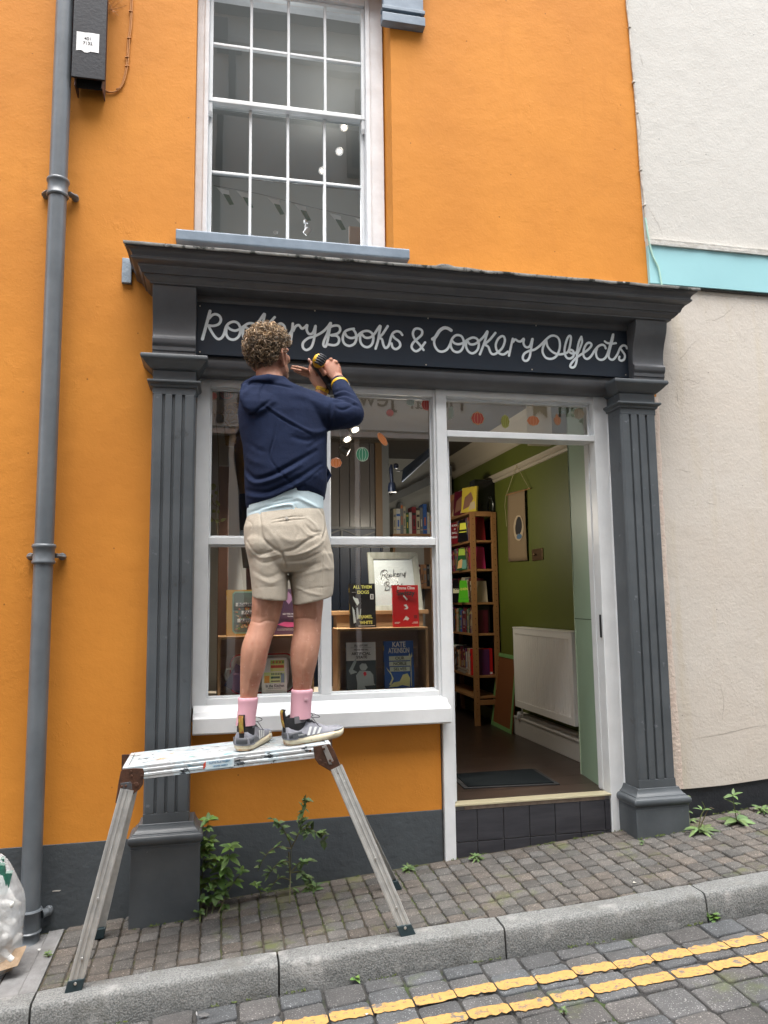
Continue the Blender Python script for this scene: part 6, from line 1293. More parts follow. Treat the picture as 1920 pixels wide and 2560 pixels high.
# ============================================================ RUBBISH BAG, LITTER
BG = thing('rubbish_bag', 'clear plastic rubbish bag full of white packing and green wrap beside the downpipe', 'rubbish bag')
c0 = ground(-28, 2440); c0.y = -.31; c0.z = gz(c0.x, c0.y)
n = 40; R = []; rng = random.Random(15)
for i in range(22):
    t = i/21; r = .125*(sin(pi*min(1, t*.86+.12)))**.55*(1-.25*t) if i < 21 else .02
    R.append([(c0.x+r*cos(2*pi*k/n)*(1+.10*noise.noise((cos(2*pi*k/n)*2.2, sin(2*pi*k/n)*2.2, t*4))+.03*noise.noise((k*1.3, t*9, 2))), c0.y+r*sin(2*pi*k/n)*(1+.12*noise.noise((k*.6, t*5, 7))), c0.z+.004+.43*t) for k in range(n)])
b = MB(); b.rings(R, cap=True)
def baggy():
    m = bpy.data.materials.new('clear_plastic_film'); m.use_nodes = True; nt = m.node_tree; L = nt.links.new; bs = nt.nodes['Principled BSDF']; bs.inputs['Base Color'].default_value = (.75, .77, .78, 1); bs.inputs['Roughness'].default_value = .25; bs.inputs['Alpha'].default_value = .45
    no = nt.nodes.new('ShaderNodeTexNoise'); no.inputs['Scale'].default_value = 18; no.inputs['Detail'].default_value = 4; tc = nt.nodes.new('ShaderNodeTexCoord'); L(tc.outputs['Object'], no.inputs[0]); bp = nt.nodes.new('ShaderNodeBump'); bp.inputs['Distance'].default_value = .012; L(no.outputs[0], bp.inputs['Height']); L(bp.outputs[0], bs.inputs['Normal']); return m
b.build('plastic_film', baggy(), BG, smooth=180)
FOAM = mat('white_foam', (.70, .70, .68), .6)
b = MB()
for k in range(46):
    a_ = rng.uniform(0, 6.28); r = rng.uniform(.03, .095); zc = rng.uniform(.07, .30); c = c0+Vector((r*cos(a_), r*sin(a_), zc)); d = Vector((rng.uniform(-1, 1), rng.uniform(-.5, .5), rng.uniform(-1, 1))).normalized()*.026
    b.tube([c-d*1.2, c-d, c+d, c+d*1.2], [.006, .014, .014, .006], 8)
b.build('packing_foam', FOAM, BG, smooth=60); bpy.data.objects['packing_foam']['kind'] = 'stuff'
b = MB(); 
for k in range(7):
    c = c0+Vector((rng.uniform(-.05, .08), -.05+rng.uniform(-.03, .03), .03+rng.uniform(0, .07))); b.obox(c, (.05, .01, rng.uniform(-.02, .02)), (.0, .004, .004), (rng.uniform(-.01, .01), .02, .022))
b.build('brown_paper', mat('brown_paper', (.33, .24, .16), .8, col2=(.25, .17, .1), vs=20, bump=.006, bs=30), BG)
b = MB()
for k in range(5):
    c = c0+Vector((rng.uniform(-.04, .04), -.03+rng.uniform(-.03, .04), .36+rng.uniform(-.04, .03))); b.obox(c, (.055, .01, rng.uniform(-.03, .01)), (.0, .004, .004), (rng.uniform(-.01, .01), .01, .035))
b.build('green_wrap', mat('green_wrap', (.01, .10, .06), .35, col2=(.02, .06, .05), vs=20, bump=.004, bs=30), BG)
def scrap(px, py, r, label, col=(.6, .6, .58), road=False, name='paper_scrap', cat='litter'):
    c = ground(px, py, ROADA if road else GA); b = MB(); n = 9; rg = random.Random(int(px)); b.v = []
    b.prism([(c.x+r*cos(2*pi*k/n)*rg.uniform(.5, 1.2), c.y+r*.8*sin(2*pi*k/n)*rg.uniform(.5, 1.2), (rz if road else gz)(c.x, c.y)+.004+rg.uniform(0, .004)) for k in range(n)], (0, 0, .001)); b.build(name, mat('scrap_%d' % int(px), col, .7), label=label, cat=cat)
scrap(97, 2378, .008, 'white scrap lying beside the pipe outlet'); scrap(1586, 2210, .010, 'pale chewing gum spot on the pavement near the kerb', (.5, .48, .42), cat='gum')
scrap(917, 2540, .006, 'tiny white paper scrap on the road near the yellow line', road=True)
FE = thing('feather', 'small grey and white feather lying on the road by the kerb', 'feather')
c = ground(508, 2545, ROADA); b = MB(); leaf(b, c+Vector((-.018, 0, .012)), (1, -.1, -.1), (0, -.6, 1), .042, .014, n=8, curl=-.1); b.build('vane', mat('grey_feather', (.10, .10, .10), .8), FE); b = MB(); leaf(b, c+Vector((-.020, 0, .010)), (-.3, 0, 1), (0, -1, 0), .016, .006, n=5); b.build('white_tip', mat('white_feather', (.6, .6, .6), .8), FE)
b = MB(); p = at(142, 2227, -.0062); b.v = []; n = 12; b.add([(p.x+.020*cos(2*pi*k/n)*random.uniform(.6, 1.1), -.0062, p.z+.0035*sin(2*pi*k/n)*random.uniform(.6, 1.2)) for k in range(n)], [tuple(range(n))]); b.build('chipped_paint', mat('bare_plaster', (.55, .52, .48), .9), B)
# ============================================================ THE MAN ON THE PLATFORM
def topx(v):
    d = Vector(v)-CAM; z = d.dot(CF); return 960+FPX*d.dot(CR)/z, 1280-FPX*d.dot(CU)/z
def ellring(c, hx, hy, yaw=0, tx=0, ty=0, n=28, pw=1.0):
    # horizontal-ish ellipse; tx, ty tilt it (dz per metre of x / y)
    out = []
    for k in range(n):
        a_ = 2*pi*k/n; u = hx*math.copysign(abs(cos(a_))**pw, cos(a_)); v = hy*math.copysign(abs(sin(a_))**pw, sin(a_)); x = u*cos(yaw)-v*sin(yaw); y = u*sin(yaw)+v*cos(yaw)
        out.append((c[0]+x, c[1]+y, c[2]+tx*x+ty*y))
    return out
def ball(b, c, rx, ry, rz, M=None, n=20, m=12):
    R = []
    for j in range(m+1):
        t = pi*j/m; r_ = max(sin(t), .02); ring = []
        for k in range(n):
            v = Vector((rx*r_*cos(2*pi*k/n), ry*r_*sin(2*pi*k/n), -rz*cos(t)))
            if M: v = M @ v
            ring.append(Vector(c)+v)
        R.append(ring)
    b.rings(R, cap=True)
def fuse(b, voxel, smooth=2, factor=.5):
    """union of overlapping closed shapes -> one continuous skin (vertices, faces)"""
    me = bpy.data.meshes.new('tmp'); me.from_pydata(b.v, [], b.f); me.update()
    bm = bmesh.new(); bm.from_mesh(me); bmesh.ops.recalc_face_normals(bm, faces=bm.faces); bm.to_mesh(me); bm.free()
    o = bpy.data.objects.new('tmp', me); COL.objects.link(o); r = o.modifiers.new('r', 'REMESH'); r.mode = 'VOXEL'; r.voxel_size = voxel
    if smooth: s_ = o.modifiers.new('s', 'SMOOTH'); s_.iterations = smooth; s_.factor = factor
    dg = bpy.context.evaluated_depsgraph_get(); m2 = bpy.data.meshes.new_from_object(o.evaluated_get(dg)); bpy.data.objects.remove(o); return m2
def folds(me, lines):
    """press creases and ridges into cloth: (polyline in photo pixels, depth, width in pixels); works on the side that faces the street"""
    import numpy as np
    n = len(me.vertices); co = np.empty(n*3); me.vertices.foreach_get('co', co); co = co.reshape(-1, 3); nr = np.empty(n*3); me.vertices.foreach_get('normal', nr); nr = nr.reshape(-1, 3)
    cam_ = np.array(CAM); d = co-cam_; R3, U3, F3 = np.array(CR), np.array(CU), np.array(CF); z = d@F3; P = np.stack([960+FPX*(d@R3)/z, 1280-FPX*(d@U3)/z], 1)
    face = np.clip(-(nr*d).sum(1)/np.linalg.norm(d, axis=1)*2.2, 0, 1); disp = np.zeros(n)
    for pts, amp, wd in lines:
        pts = np.array([tuple(p) for p in catmull(pts, 4)]); best = np.full(n, 1e9); tt = np.zeros(n); m_ = len(pts)-1
        for i in range(m_):
            a_, b_ = pts[i], pts[i+1]; ab = b_-a_; t = np.clip(((P-a_)@ab)/(ab@ab+1e-9), 0, 1); dd = np.linalg.norm(P-(a_+t[:, None]*ab), axis=1); k = dd < best; best[k] = dd[k]; tt[k] = (i+t[k])/m_
        disp += amp*np.exp(-(best/wd)**2)*np.sin(np.pi*np.clip(tt, .04, .96))**.4
    co += nr*(disp*face)[:, None]; me.vertices.foreach_set('co', co.ravel()); me.update()
def warp_hem(me, top, base, hem):
    for v in me.vertices:
        px, py = topx(v.co)
        if py <= top: continue
        t = min(1.3, (py-top)/(base-top)); hs = hem
        for (x0, y0), (x1, y1) in zip(hs, hs[1:]):
            if px <= x1 or x1 == hs[-1][0]: hy = y0+(y1-y0)*max(0, min(1, (px-x0)/(x1-x0))); break
        want = top+t*(hy-top); v.co.z -= (want-py)*.00176
    me.update()
def place(me, name, m_, parent, **k):
    me.name = name; me.materials.clear()
    for q_ in (m_ if isinstance(m_, list) else [m_]): me.materials.append(q_)
    me.shade_smooth(); o = bpy.data.objects.new(name, me); COL.objects.link(o); o.parent = parent; return tag(o, **k)

MAN = thing('person', 'man in navy hoodie and beige shorts standing on the platform, arms raised to sign', 'person')
SKIN = mat('skin', (.42, .215, .140), .6, col2=(.34, .155, .098), vs=8, bump=.0006, bs=260, bump2=.0015, bs2=16, sss=.06, spots=[((.34, .12, .075), 13, .56, .72), ((.52, .29, .22), 34, .60, .70)])
V = Vector
# --- joints (metres, from pixels of the photograph at the depth of each joint)
hipY = -.42
kneeL, kneeR = at(662, 1550, -.44), at(769, 1546, -.43); ankL, ankR = at(620, 1765, -.47), at(754, 1745, -.455)
heelL, toeL = V((.098, -.512, 0)), V((.200, -.262, 0)); heelR, toeR = V((.274, -.490, 0)), V((.520, -.402, 0))
HC_ = at(674, 886, -.375)                        # head centre
yaw = radians(41)
hf = V((sin(yaw), cos(yaw), .16)).normalized(); hr = V((cos(yaw), -sin(yaw), 0)); hu = hr.cross(hf).normalized()
HM = Matrix((hr, hf, hu)).transposed()          # local (right, forward, up) -> world
def hp(r, f, u): return HC_+hr*r+hf*f+hu*u
def stube(b, pts, rad, n):
    Q = catmull([(*tuple(p), r) for p, r in zip(pts, rad)], 5) if False else None
    P = [V(p) for p in catmull([tuple(p) for p in pts], 5)]; r3 = [q.x for q in catmull([(r, 0, 0) for r in rad], 5)]
    b.tube(P, r3, n)
b = MB()
# head: cranium, face wedge, brow, nose, cheek, jaw, lips, chin
ball(b, hp(0, -.008, .018), .074, .094, .092, HM)
ball(b, hp(0, .030, -.030), .060, .062, .075, HM)
ball(b, hp(0, .052, -.078), .038, .040, .034, HM); ball(b, hp(0, .070, -.094), .022, .020, .020, HM)
ball(b, hp(0, .078, .022), .052, .018, .016, HM)
for s_ in (-1, 1):
    ball(b, hp(s_*.040, .060, -.020), .022, .024, .022, HM); ball(b, hp(s_*.048, .018, -.072), .020, .040, .030, HM)
    b.tube([hp(s_*.055, -.010, -.045), hp(s_*.050, .020, -.078), hp(s_*.025, .062, -.096), hp(0, .074, -.098)], [.020, .020, .019, .018], 10)
b.tube([hp(0, .088, .012), hp(0, .100, -.012), hp(0, .110, -.030)], [.010, .012, .014], 10); ball(b, hp(0, .103, -.033), .018, .012, .010, HM)
b.tube([hp(-.022, .084, -.060), hp(0, .094, -.058), hp(.022, .084, -.060)], [.005, .008, .005], 8); b.tube([hp(-.020, .083, -.069), hp(0, .092, -.069), hp(.020, .083, -.069)], [.005, .008, .005], 8)
# ears
for s_ in (-1, 1):
    e = [hp(s_*0.0738, -0.0008, -0.0589), hp(s_*0.0820, 0.0043, -0.0400), hp(s_*0.0860, -0.0032, -0.0140), hp(s_*0.0900, -0.0158, 0.0049), hp(s_*0.0927, -0.0307, 0.0049), hp(s_*0.0927, -0.0370, -0.0117), hp(s_*0.0887, -0.0307, -0.0329), hp(s_*0.0806, -0.0182, -0.0541), hp(s_*0.0738, -0.0057, -0.0659)]
    b.tube(e, [.008, .006, .0055, .006, .0065, .0065, .006, .007, .007], 8); b.tube([hp(s_*0.0685, 0.0018, -0.0541), hp(s_*0.0806, -0.0158, -0.0211), hp(s_*0.0833, -0.0208, -0.0046)], [.011, .009, .006], 8, flat=.5)
# neck and upper trunk (under the clothes)
NB = at(676, 975, -.405)
b.tube([hp(0, -.020, -.020), hp(0, -.018, -.075), NB+V((0, .0, .02)), NB+V((.005, .01, -.05))], [.056, .057, .062, .075], 20)
shL, shR = at(632, 1022, -.40), at(782, 1030, -.40)
elR = at(874, 1038, -.45); wrR = at(844, 945, -.265); elL = at(760, 1085, -.20); wrL = at(807, 972, -.215)
hipc = at(712, 1345, hipY)
b.rings([ellring((hipc.x, hipY, hipc.z-.06), .12, .08), ellring((hipc.x, hipY, hipc.z+.06), .12, .08), ellring(at(712, 1240, -.41), .11, .07), ellring(at(708, 1120, -.40), .13, .08), ellring(at(706, 1040, -.40), .14, .08), ellring(NB+V((0, .0, -.03)), .09, .07)])
b.tube([shL.lerp(NB, .3), shL, elL], [.055, .052, .042], 16); b.tube([elL, elL.lerp(wrL, .4), wrL.lerp(elL, .12), wrL], [.042, .042, .030, .027], 16)
b.tube([shR.lerp(NB, .3), shR, elR], [.055, .052, .042], 16); b.tube([elR, elR.lerp(wrR, .4), wrR.lerp(elR, .12), wrR], [.042, .040, .029, .0275], 16)
# legs: thigh, knee, calf, ankle, foot core
def leg_path(hip, side):
    pass
hipL, hipR = at(672, 1400, -.43), at(765, 1400, -.425)
stube(b, [hipL, at(672, 1470, -.435), at(668, 1510, -.44), kneeL, at(650, 1585, -.458), at(638, 1622, -.474), at(632, 1665, -.476), at(624, 1715, -.470), ankL, at(617, 1800, -.475)], [.070, .068, .065, .058, .0545, .0565, .0515, .039, .033, .036], 22)
stube(b, [hipR, at(768, 1470, -.43), at(770, 1505, -.43), kneeR, at(768, 1580, -.44), at(763, 1615, -.452), at(759, 1655, -.458), at(756, 1700, -.458), ankR, at(752, 1790, -.46)], [.072, .070, .066, .0605, .0585, .0610, .0555, .042, .035, .037], 22)
ball(b, kneeL+V((.0, .045, 0)), .045, .03, .05); ball(b, kneeR+V((0, .045, 0)), .045, .03, .05)
for heel, toe, ank in ((heelL, toeL, ankL), (heelR, toeR, ankR)):
    h = V((heel.x, heel.y, zp(heel.x)+.052)); t = V((toe.x, toe.y, zp(toe.x)+.030)); d = (t-h).normalized()
    b.tube([h+d*.03, h+d*.08, h+d*.16, t-d*.03], [.020, .022, .015, .006], 12)
# --- hands: palm, five unequal bent fingers each
def hand(wrist, palm_c, across, out, nrm, fingers, thumb, pw=.040, pt_=.014):
    """palm as a flattened loft from the wrist; every finger is its own tapering chain rooted in it"""
    w0, c = V(wrist), V(palm_c); d = (c-w0).normalized(); a_ = V(across).normalized(); n_ = V(nrm).normalized()
    R = []
    for k, (t, wd, th) in enumerate(((-.15, .026, .020), (.15, .028, .018), (.45, .034, .017), (.8, .041, .016), (1.15, .043, .0145), (1.45, .039, .012), (1.6, .030, .009))):
        cc = w0+(c-w0)*t; R.append([cc+a_*(wd*cos(2*pi*j/16))+n_*(th*sin(2*pi*j/16)) for j in range(16)])
    b.rings(R)
    for P, r in fingers+[thumb]:
        P = [V(p) for p in P]; m = len(P); b.tube(P, [r*(1-.30*i/(m-1)) for i in range(m)]+[], 10); ball(b, P[-1], r*.72, r*.72, r*.72, n=10, m=6)
        for q_ in P[1:-1]: ball(b, q_, r*1.02, r*1.02, r*1.02, n=10, m=6)
# left hand: open, palm up under the sign edge, thumb raised
pL = at(786, 937, -.195)
fi = [([at(772, 926, -.205), at(757, 921, -.200), at(744, 918, -.195), at(731, 916, -.188)], .0088), ([at(772, 932, -.190), at(756, 928, -.180), at(742, 925, -.172), at(729, 921, -.165)], .0090), ([at(775, 938, -.178), at(760, 934, -.165), at(747, 931, -.155), at(736, 927, -.150)], .0085), ([at(780, 943, -.170), at(768, 940, -.156), at(758, 937, -.150), at(750, 934, -.145)], .0076)]
th = ([at(794, 936, -.212), at(787, 923, -.218), at(780, 911, -.220), at(773, 900, -.216)], .0105)
hand(wrL, pL, (.35, -.3, 1), (-1, 0, 0), (.5, -1, -.3), fi, th)
# drill geometry: body axis runs into the sign, grip drops towards the fist
DR0 = at(800, 897, -.335); dax = V((.02, 1, .02)).normalized(); grip0 = DR0+dax*.075+V((0, 0, -.02)); gd = V((.62, .30, -.74)).normalized()
pR = at(830, 926, -.268)
# right hand closed round the grip: fingers cross the front of the grip from right to left
fi = []; KN = [at(812, 899, -.262), at(827, 896, -.266), at(840, 903, -.266), at(847, 916, -.262)]
for k, (kn, L_) in enumerate(zip(KN, (1, 1.04, .98, .86))):
    fi.append(([kn+V((.000, .004, -.010)), kn+V((-.004, .030*L_, -.004)), kn+V((-.030, .042*L_, -.006)), kn+V((-.044, .022, -.012))], .0100 if k < 3 else .0088))
th = ([at(812, 938, -.272), at(803, 924, -.285), at(797, 914, -.283), at(792, 907, -.270)], .0112)
hand(at(846, 956, -.275), at(831, 922, -.266), (.93, .15, .34), (0, 0, 1), (-.1, -1, .1), fi, th)
for k, kn in enumerate(KN): ball(b, kn+V((0, .000, -.006)), .0108, .0108, .0105, n=10, m=6)
me = fuse(b, .0030, 5, .5)
c3 = lambda *p: [(500+x*.217, 1340+y*.217) for x, y in p]
folds(me, [(c3((600, 985), (690, 1000), (760, 975), (880, 990)), -.003, 3), (c3((1095, 960), (1200, 945), (1320, 960)), -.003, 3), (c3((640, 760), (650, 880), (640, 970)), .004, 5), (c3((860, 760), (850, 880), (850, 960)), .004, 5), (c3((740, 800), (745, 900), (730, 990)), -.004, 7),
  (c3((1120, 800), (1125, 880), (1130, 950)), .004, 5), (c3((1340, 800), (1345, 880), (1340, 950)), .004, 5), (c3((1230, 820), (1235, 900), (1235, 960)), -.004, 7), (c3((640, 1120), (625, 1300), (590, 1480)), -.003, 5), (c3((1230, 1120), (1220, 1300), (1200, 1480)), -.003, 5), (c3((600, 1550), (570, 1700), (560, 1790)), .003, 4), (c3((1180, 1500), (1175, 1650), (1175, 1740)), .003, 4)])
body = place(me, 'body', SKIN, MAN)
# nails on the left hand, stubble, eyebrow and eye
b = MB(); p = at(772.5, 899, -.2275); ball(b, p, .0055, .0025, .0075, n=10, m=6); b.build('thumbnail', mat('nail', (.55, .33, .27), .3), MAN, smooth=180)
for s_ in (1, -1):
    b = MB(); ball(b, hp(s_*.031, .072, .002), .0115, .0115, .0115, HM, n=14, m=8); e = b.build('eye', mat('eye_white', (.6, .58, .55), .2), MAN, smooth=180)
    b = MB(); ball(b, hp(s_*.031, .0805, .002), .0052, .0042, .0052, HM, n=10, m=6); b.build('iris', mat('iris', (.03, .05, .06), .2), e, smooth=180)
    b = MB(); b.tube([hp(s_*.048, .080, .024), hp(s_*.034, .094, .028), hp(s_*.018, .097, .024)], [.0025, .0045, .003], 6, flat=.6); b.build('eyebrow', mat('brow_hair', (.09, .05, .025), .8), MAN, smooth=180)
rng = random.Random(91); b = MB()
dg = bpy.context.evaluated_depsgraph_get(); 
from mathutils.bvhtree import BVHTree
BV = BVHTree.FromPolygons([v.co.copy() for v in me.vertices], [tuple(p.vertices) for p in me.polygons])
cnt_ = 0
for i in range(2600):
    u_ = rng.uniform(-.105, -.030); r_ = rng.uniform(-.075, .075); f_ = rng.uniform(.005, .11)
    q_ = BV.find_nearest(hp(r_, f_, u_))
    if not q_ or q_[3] > .03: continue
    p, n_ = q_[0], q_[1]; l = HM.transposed() @ (p-HC_)
    if l.z > -.030-.25*max(0, .06-l.y)+.0 or l.y < .004: continue
    if l.z > -.052 and abs(l.x) < .03 and l.y > .085: continue
    t = (n_+V((rng.uniform(-.6, .6), rng.uniform(-.6, .6), -1.0))).normalized(); L_ = rng.uniform(.002, .0045); s_ = t.orthogonal().normalized()*.00035
    b.add([p-s_, p+s_, p+t*L_+n_*.001], [(0, 1, 2)]); cnt_ += 1
b.build('stubble', mat('stubble_hair', (.26, .16, .09), .7), MAN)

# --- hair: dense curls on the skull
HAIRC = mat('curly_brown_hair', (.155, .112, .074), .55, tint=True, spec=.55)
def hairline(l):                                  # True where hair grows (local right, forward, up)
    x, y, z = l
    if z > .060: return y < .088
    if z > .022: return y < .030+.9*(z-.022)
    if z > -.03: return y < -.034 or (abs(x) < .045 and y < 0) or (z > .0 and y < -.012)
    if z > -.085: return y < -.040-.25*(-.03-z)
    return False
cap = MB(); ball(cap, hp(0, -.014, .022), .081, .094, .096, HM, n=32, m=20); 
keep = []
for f in cap.f:
    c = sum((V(cap.v[i]) for i in f), V())/len(f); l = HM.transposed() @ (c-HC_)
    if hairline(l): keep.append(f)
cap.f = keep; cap.t = [(.45, .42, .40)]*len(keep); cap.mi = [0]*len(keep)
b = MB(); rng = random.Random(17); N = 2200; i = 0; tries = 0
while i < N and tries < 60000:
    tries += 1
    d = V((rng.gauss(0, 1), rng.gauss(0, 1), rng.gauss(0, 1))).normalized(); l = V((d.x*.080, d.y*.098-.010, d.z*.098+.020))
    if not hairline(l): continue
    out = (HM @ V((d.x/.08, d.y/.098, d.z/.098))).normalized(); thick = .020 if l.z > .02 else .013 if l.z > -.03 else .008
    if l.y > .05: thick = .012
    c = HC_+HM @ l+out*rng.uniform(-.002, thick)
    a_ = out.cross(V((rng.uniform(-1, 1), rng.uniform(-1, 1), rng.uniform(-1, 1)))).normalized(); ax = (out*rng.uniform(-.6, .9)+a_*1.0+V((0, 0, -.3))).normalized()
    u1 = ax.orthogonal().normalized(); u2 = ax.cross(u1); R_c = rng.uniform(.008, .019)*(1 if l.z > -.04 else .7); turns = rng.uniform(.40, .95); ph = rng.uniform(0, 6.28); pit = rng.uniform(.003, .010); n = 11
    P = [c+u1*(R_c*(1-.3*k/n)*cos(ph+turns*2*pi*k/n))+u2*(R_c*(1-.3*k/n)*sin(ph+turns*2*pi*k/n))+ax*(pit*(k/n-.5)) for k in range(n+1)]
    hi = max(0, (HM @ V((0, 0, 0))).x) ; v = rng.choice([.5, .8, 1.1, 1.5, 2.1, 2.6])*rng.uniform(.85, 1.15)*(1.25 if l.z > .05 else .85); b.tint = (v*1.04, v, v*rng.uniform(.8, 1.0))
    rr = rng.uniform(.0007, .0014); b.tube(P, [rr*.7]+[rr]*(n-1)+[rr*.5], 4, cap=False, flat=1.4); i += 1
o_ = len(b.v); b.v += cap.v; b.f += [tuple(q+o_ for q in f) for f in cap.f]; b.t += cap.t; b.mi += cap.mi
b.build('hair', HAIRC, MAN, smooth=180)

# --- hoodie
NAVYC = mat('navy_sweatshirt', (.0085, .0155, .043), .92, col2=(.007, .0125, .035), vs=7, bump=.0010, bs=260, bump2=.006, bs2=13, spec=.2)
b = MB()
def T(lx, rx, py, y, hy, tx=0, ty=0, pw=.9):
    a_, c_ = at(lx, py, y), at(rx, py, y); return ellring(((a_.x+c_.x)/2, y, (a_.z+c_.z)/2), (c_.x-a_.x)/2, hy, tx=tx, ty=ty, n=36, pw=pw)
secs = [T(622, 804, 1262, -.42, .118, tx=.10), T(614, 812, 1240, -.42, .132, tx=.06), T(611, 817, 1205, -.418, .138), T(610, 817, 1160, -.414, .134), T(606, 817, 1115, -.410, .130), T(597, 818, 1075, -.405, .128), T(594, 812, 1035, -.402, .124), T(598, 800, 1000, -.400, .112), T(610, 770, 975, -.400, .095), T(632, 722, 955, -.400, .075)]
b.rings(secs)
b.tube([at(655, 1010, -.40), at(650, 1035, -.37), at(690, 1085, -.27), elL, elL.lerp(wrL, .4), elL.lerp(wrL, .80)], [.070, .074, .062, .056, .048, .039], 20)
b.tube([at(725, 1005, -.40), at(775, 1028, -.405), at(815, 1035, -.42), at(850, 1037, -.44), elR+V((.004, 0, 0))], [.080, .092, .077, .066, .060], 24)
b.tube([elR+V((.006, -.004, .002)), elR.lerp(wrR, .22)+V((.010, 0, 0)), elR.lerp(wrR, .5)+V((.006, 0, 0)), elR.lerp(wrR, .68), elR.lerp(wrR, .80)], [.060, .056, .048, .043, .038], 22)
ball(b, elR+V((.004, -.006, 0)), .060, .055, .056)
# hood lying on the shoulders: a slack roll round the neck and the bag hanging behind
b.tube([at(722, 968, -.335), at(705, 955, -.44), at(672, 950, -.475), at(640, 955, -.46), at(618, 968, -.41), at(625, 965, -.35), at(665, 958, -.31), at(705, 962, -.32), at(722, 968, -.335)], [.026, .027, .027, .028, .030, .026, .024, .024, .026], 14)
b.rings([T(606, 716, 962, -.455, .030, ty=.6), T(598, 718, 980, -.475, .040, ty=.5), T(598, 708, 1000, -.49, .042, ty=.4), T(606, 680, 1022, -.498, .036, ty=.3), T(618, 652, 1036, -.500, .024, ty=.2)])
# open kangaroo pocket edge standing off at the right side
b.tube([at(808, 1160, -.40), at(823, 1188, -.36), at(812, 1205, -.40), at(806, 1250, -.42)], [.012, .014, .013, .010], 10)
hd = fuse(b, .0050, 5, .55)
warp_hem(hd, 1150, 1264, [(600, 1284), (625, 1283), (660, 1264), (700, 1246), (736, 1239), (770, 1241), (790, 1251), (812, 1266)])
c1 = lambda *p: [(500+x*.2713, 780+y*.2713) for x, y in p]
folds(hd, [(c1((405, 1440), (500, 1530), (640, 1505), (770, 1440), (900, 1370), (1070, 1280)), -.012, 5), (c1((410, 1490), (500, 1575), (640, 1555), (790, 1490), (930, 1410)), .009, 5),
  (c1((420, 1640), (600, 1660), (760, 1600), (950, 1500), (1110, 1400)), -.010, 5), (c1((430, 1690), (600, 1710), (790, 1640), (960, 1560), (1100, 1470)), .008, 5), (c1((440, 1780), (620, 1760), (830, 1650), (960, 1600)), -.008, 4),
  (c1((700, 1450), (820, 1560), (900, 1640)), -.004, 3), (c1((590, 865), (700, 950), (850, 1040), (1010, 1128)), -.006, 2.2), (c1((600, 850), (720, 935), (870, 1022), (1020, 1105)), .004, 3),
  (c1((712, 975), (685, 1150), (640, 1320), (700, 1430), (800, 1540)), -.005, 2), (c1((722, 975), (700, 1150), (655, 1320)), .003, 2.2),
  (c1((1215, 830), (1195, 950), (1175, 1070)), -.008, 4), (c1((1240, 850), (1225, 950), (1220, 1040)), .006, 4), (c1((1255, 880), (1320, 900), (1410, 860)), -.006, 3.5),
  (c1((1230, 745), (1330, 712), (1425, 760)), -.006, 3), (c1((1235, 790), (1340, 765), (1440, 810)), -.006, 3), (c1((1240, 835), (1345, 820), (1455, 870)), -.006, 3), (c1((1235, 768), (1335, 740), (1430, 785)), .005, 3), (c1((1238, 812), (1345, 792), (1445, 840)), .005, 3),
  (c1((900, 1080), (1080, 1110), (1250, 1060), (1400, 1000)), .006, 7), (c1((850, 1150), (1000, 1180), (1150, 1120)), -.006, 6), (c1((860, 760), (1000, 800), (1150, 870)), .004, 8),
  (c1((590, 660), (548, 770), (550, 870)), -.006, 2.6), (c1((390, 715), (470, 650), (590, 650), (740, 672), (850, 700)), -.008, 3), (c1((400, 890), (480, 950), (560, 880), (640, 820)), -.009, 4), (c1((370, 800), (400, 760), (480, 700), (560, 690)), .005, 6),
  (c1((1000, 1250), (1080, 1190), (1160, 1150)), -.006, 5), (c1((880, 1610), (1000, 1540), (1130, 1440)), -.006, 4), (c1((450, 1200), (520, 1260), (600, 1290)), -.004, 7), (c1((420, 1320), (500, 1380), (600, 1400)), .004, 8)])
hood = place(hd, 'hoodie', NAVYC, MAN)
# ribbed cuffs and waistband
def rib(P, r, name, flat=1, n=44):
    b = MB(); P = [V(p) for p in P]; m = len(P); d0 = (P[-1]-P[0]).normalized(); u = d0.orthogonal().normalized(); w_ = d0.cross(u); R = []
    for i, p in enumerate(P):
        rr_ = r[i]; R.append([p+(u*cos(2*pi*k/n)+w_*sin(2*pi*k/n)*flat)*(rr_*(1+(.022 if k % 2 else 0))) for k in range(n)])
    b.rings(R); return b.build(name, NAVYC, hood, smooth=60)
rib([elR.lerp(wrR, .74), elR.lerp(wrR, .77), elR.lerp(wrR, .90), elR.lerp(wrR, .91)], [.036, .037, .0345, .031], 'cuff')
rib([elL.lerp(wrL, .66), elL.lerp(wrL, .70), elL.lerp(wrL, .83), elL.lerp(wrL, .84)], [.038, .039, .037, .033], 'cuff')
b = MB(); R = []
hem = c1((432, 1828), (520, 1806), (620, 1772), (740, 1722), (860, 1690), (960, 1690), (1050, 1720), (1100, 1760), (1135, 1785)); hemP = [tuple(p) for p in catmull(hem, 3)]
# --- t-shirt showing below the hoodie
TEE = mat('pale_blue_tshirt', (.50, .62, .66), .85, col2=(.46, .57, .61), vs=9, bump=.001, bs=240, bump2=.002, bs2=24)
b = MB(); b.rings([T(620, 805, 1200, -.42, .110), T(617, 808, 1250, -.42, .121, tx=.08), T(617, 808, 1276, -.42, .123, tx=.16), T(617, 808, 1290, -.42, .124, tx=.20), T(618, 808, 1293, -.42, .123, tx=.20)])
tm = fuse(b, .0045, 3)
folds(tm, [(c1((450, 1850), (600, 1800), (760, 1760), (900, 1740)), -.006, 3), (c1((560, 1820), (700, 1790), (840, 1775), (880, 1830)), .006, 3), (c1((860, 1770), (900, 1835), (1000, 1840)), -.006, 3), (c1((900, 1710), (1000, 1760), (1080, 1800)), .005, 4), (c1((640, 1760), (760, 1730), (850, 1720)), -.005, 3)])
place(tm, 'tshirt', TEE, MAN)

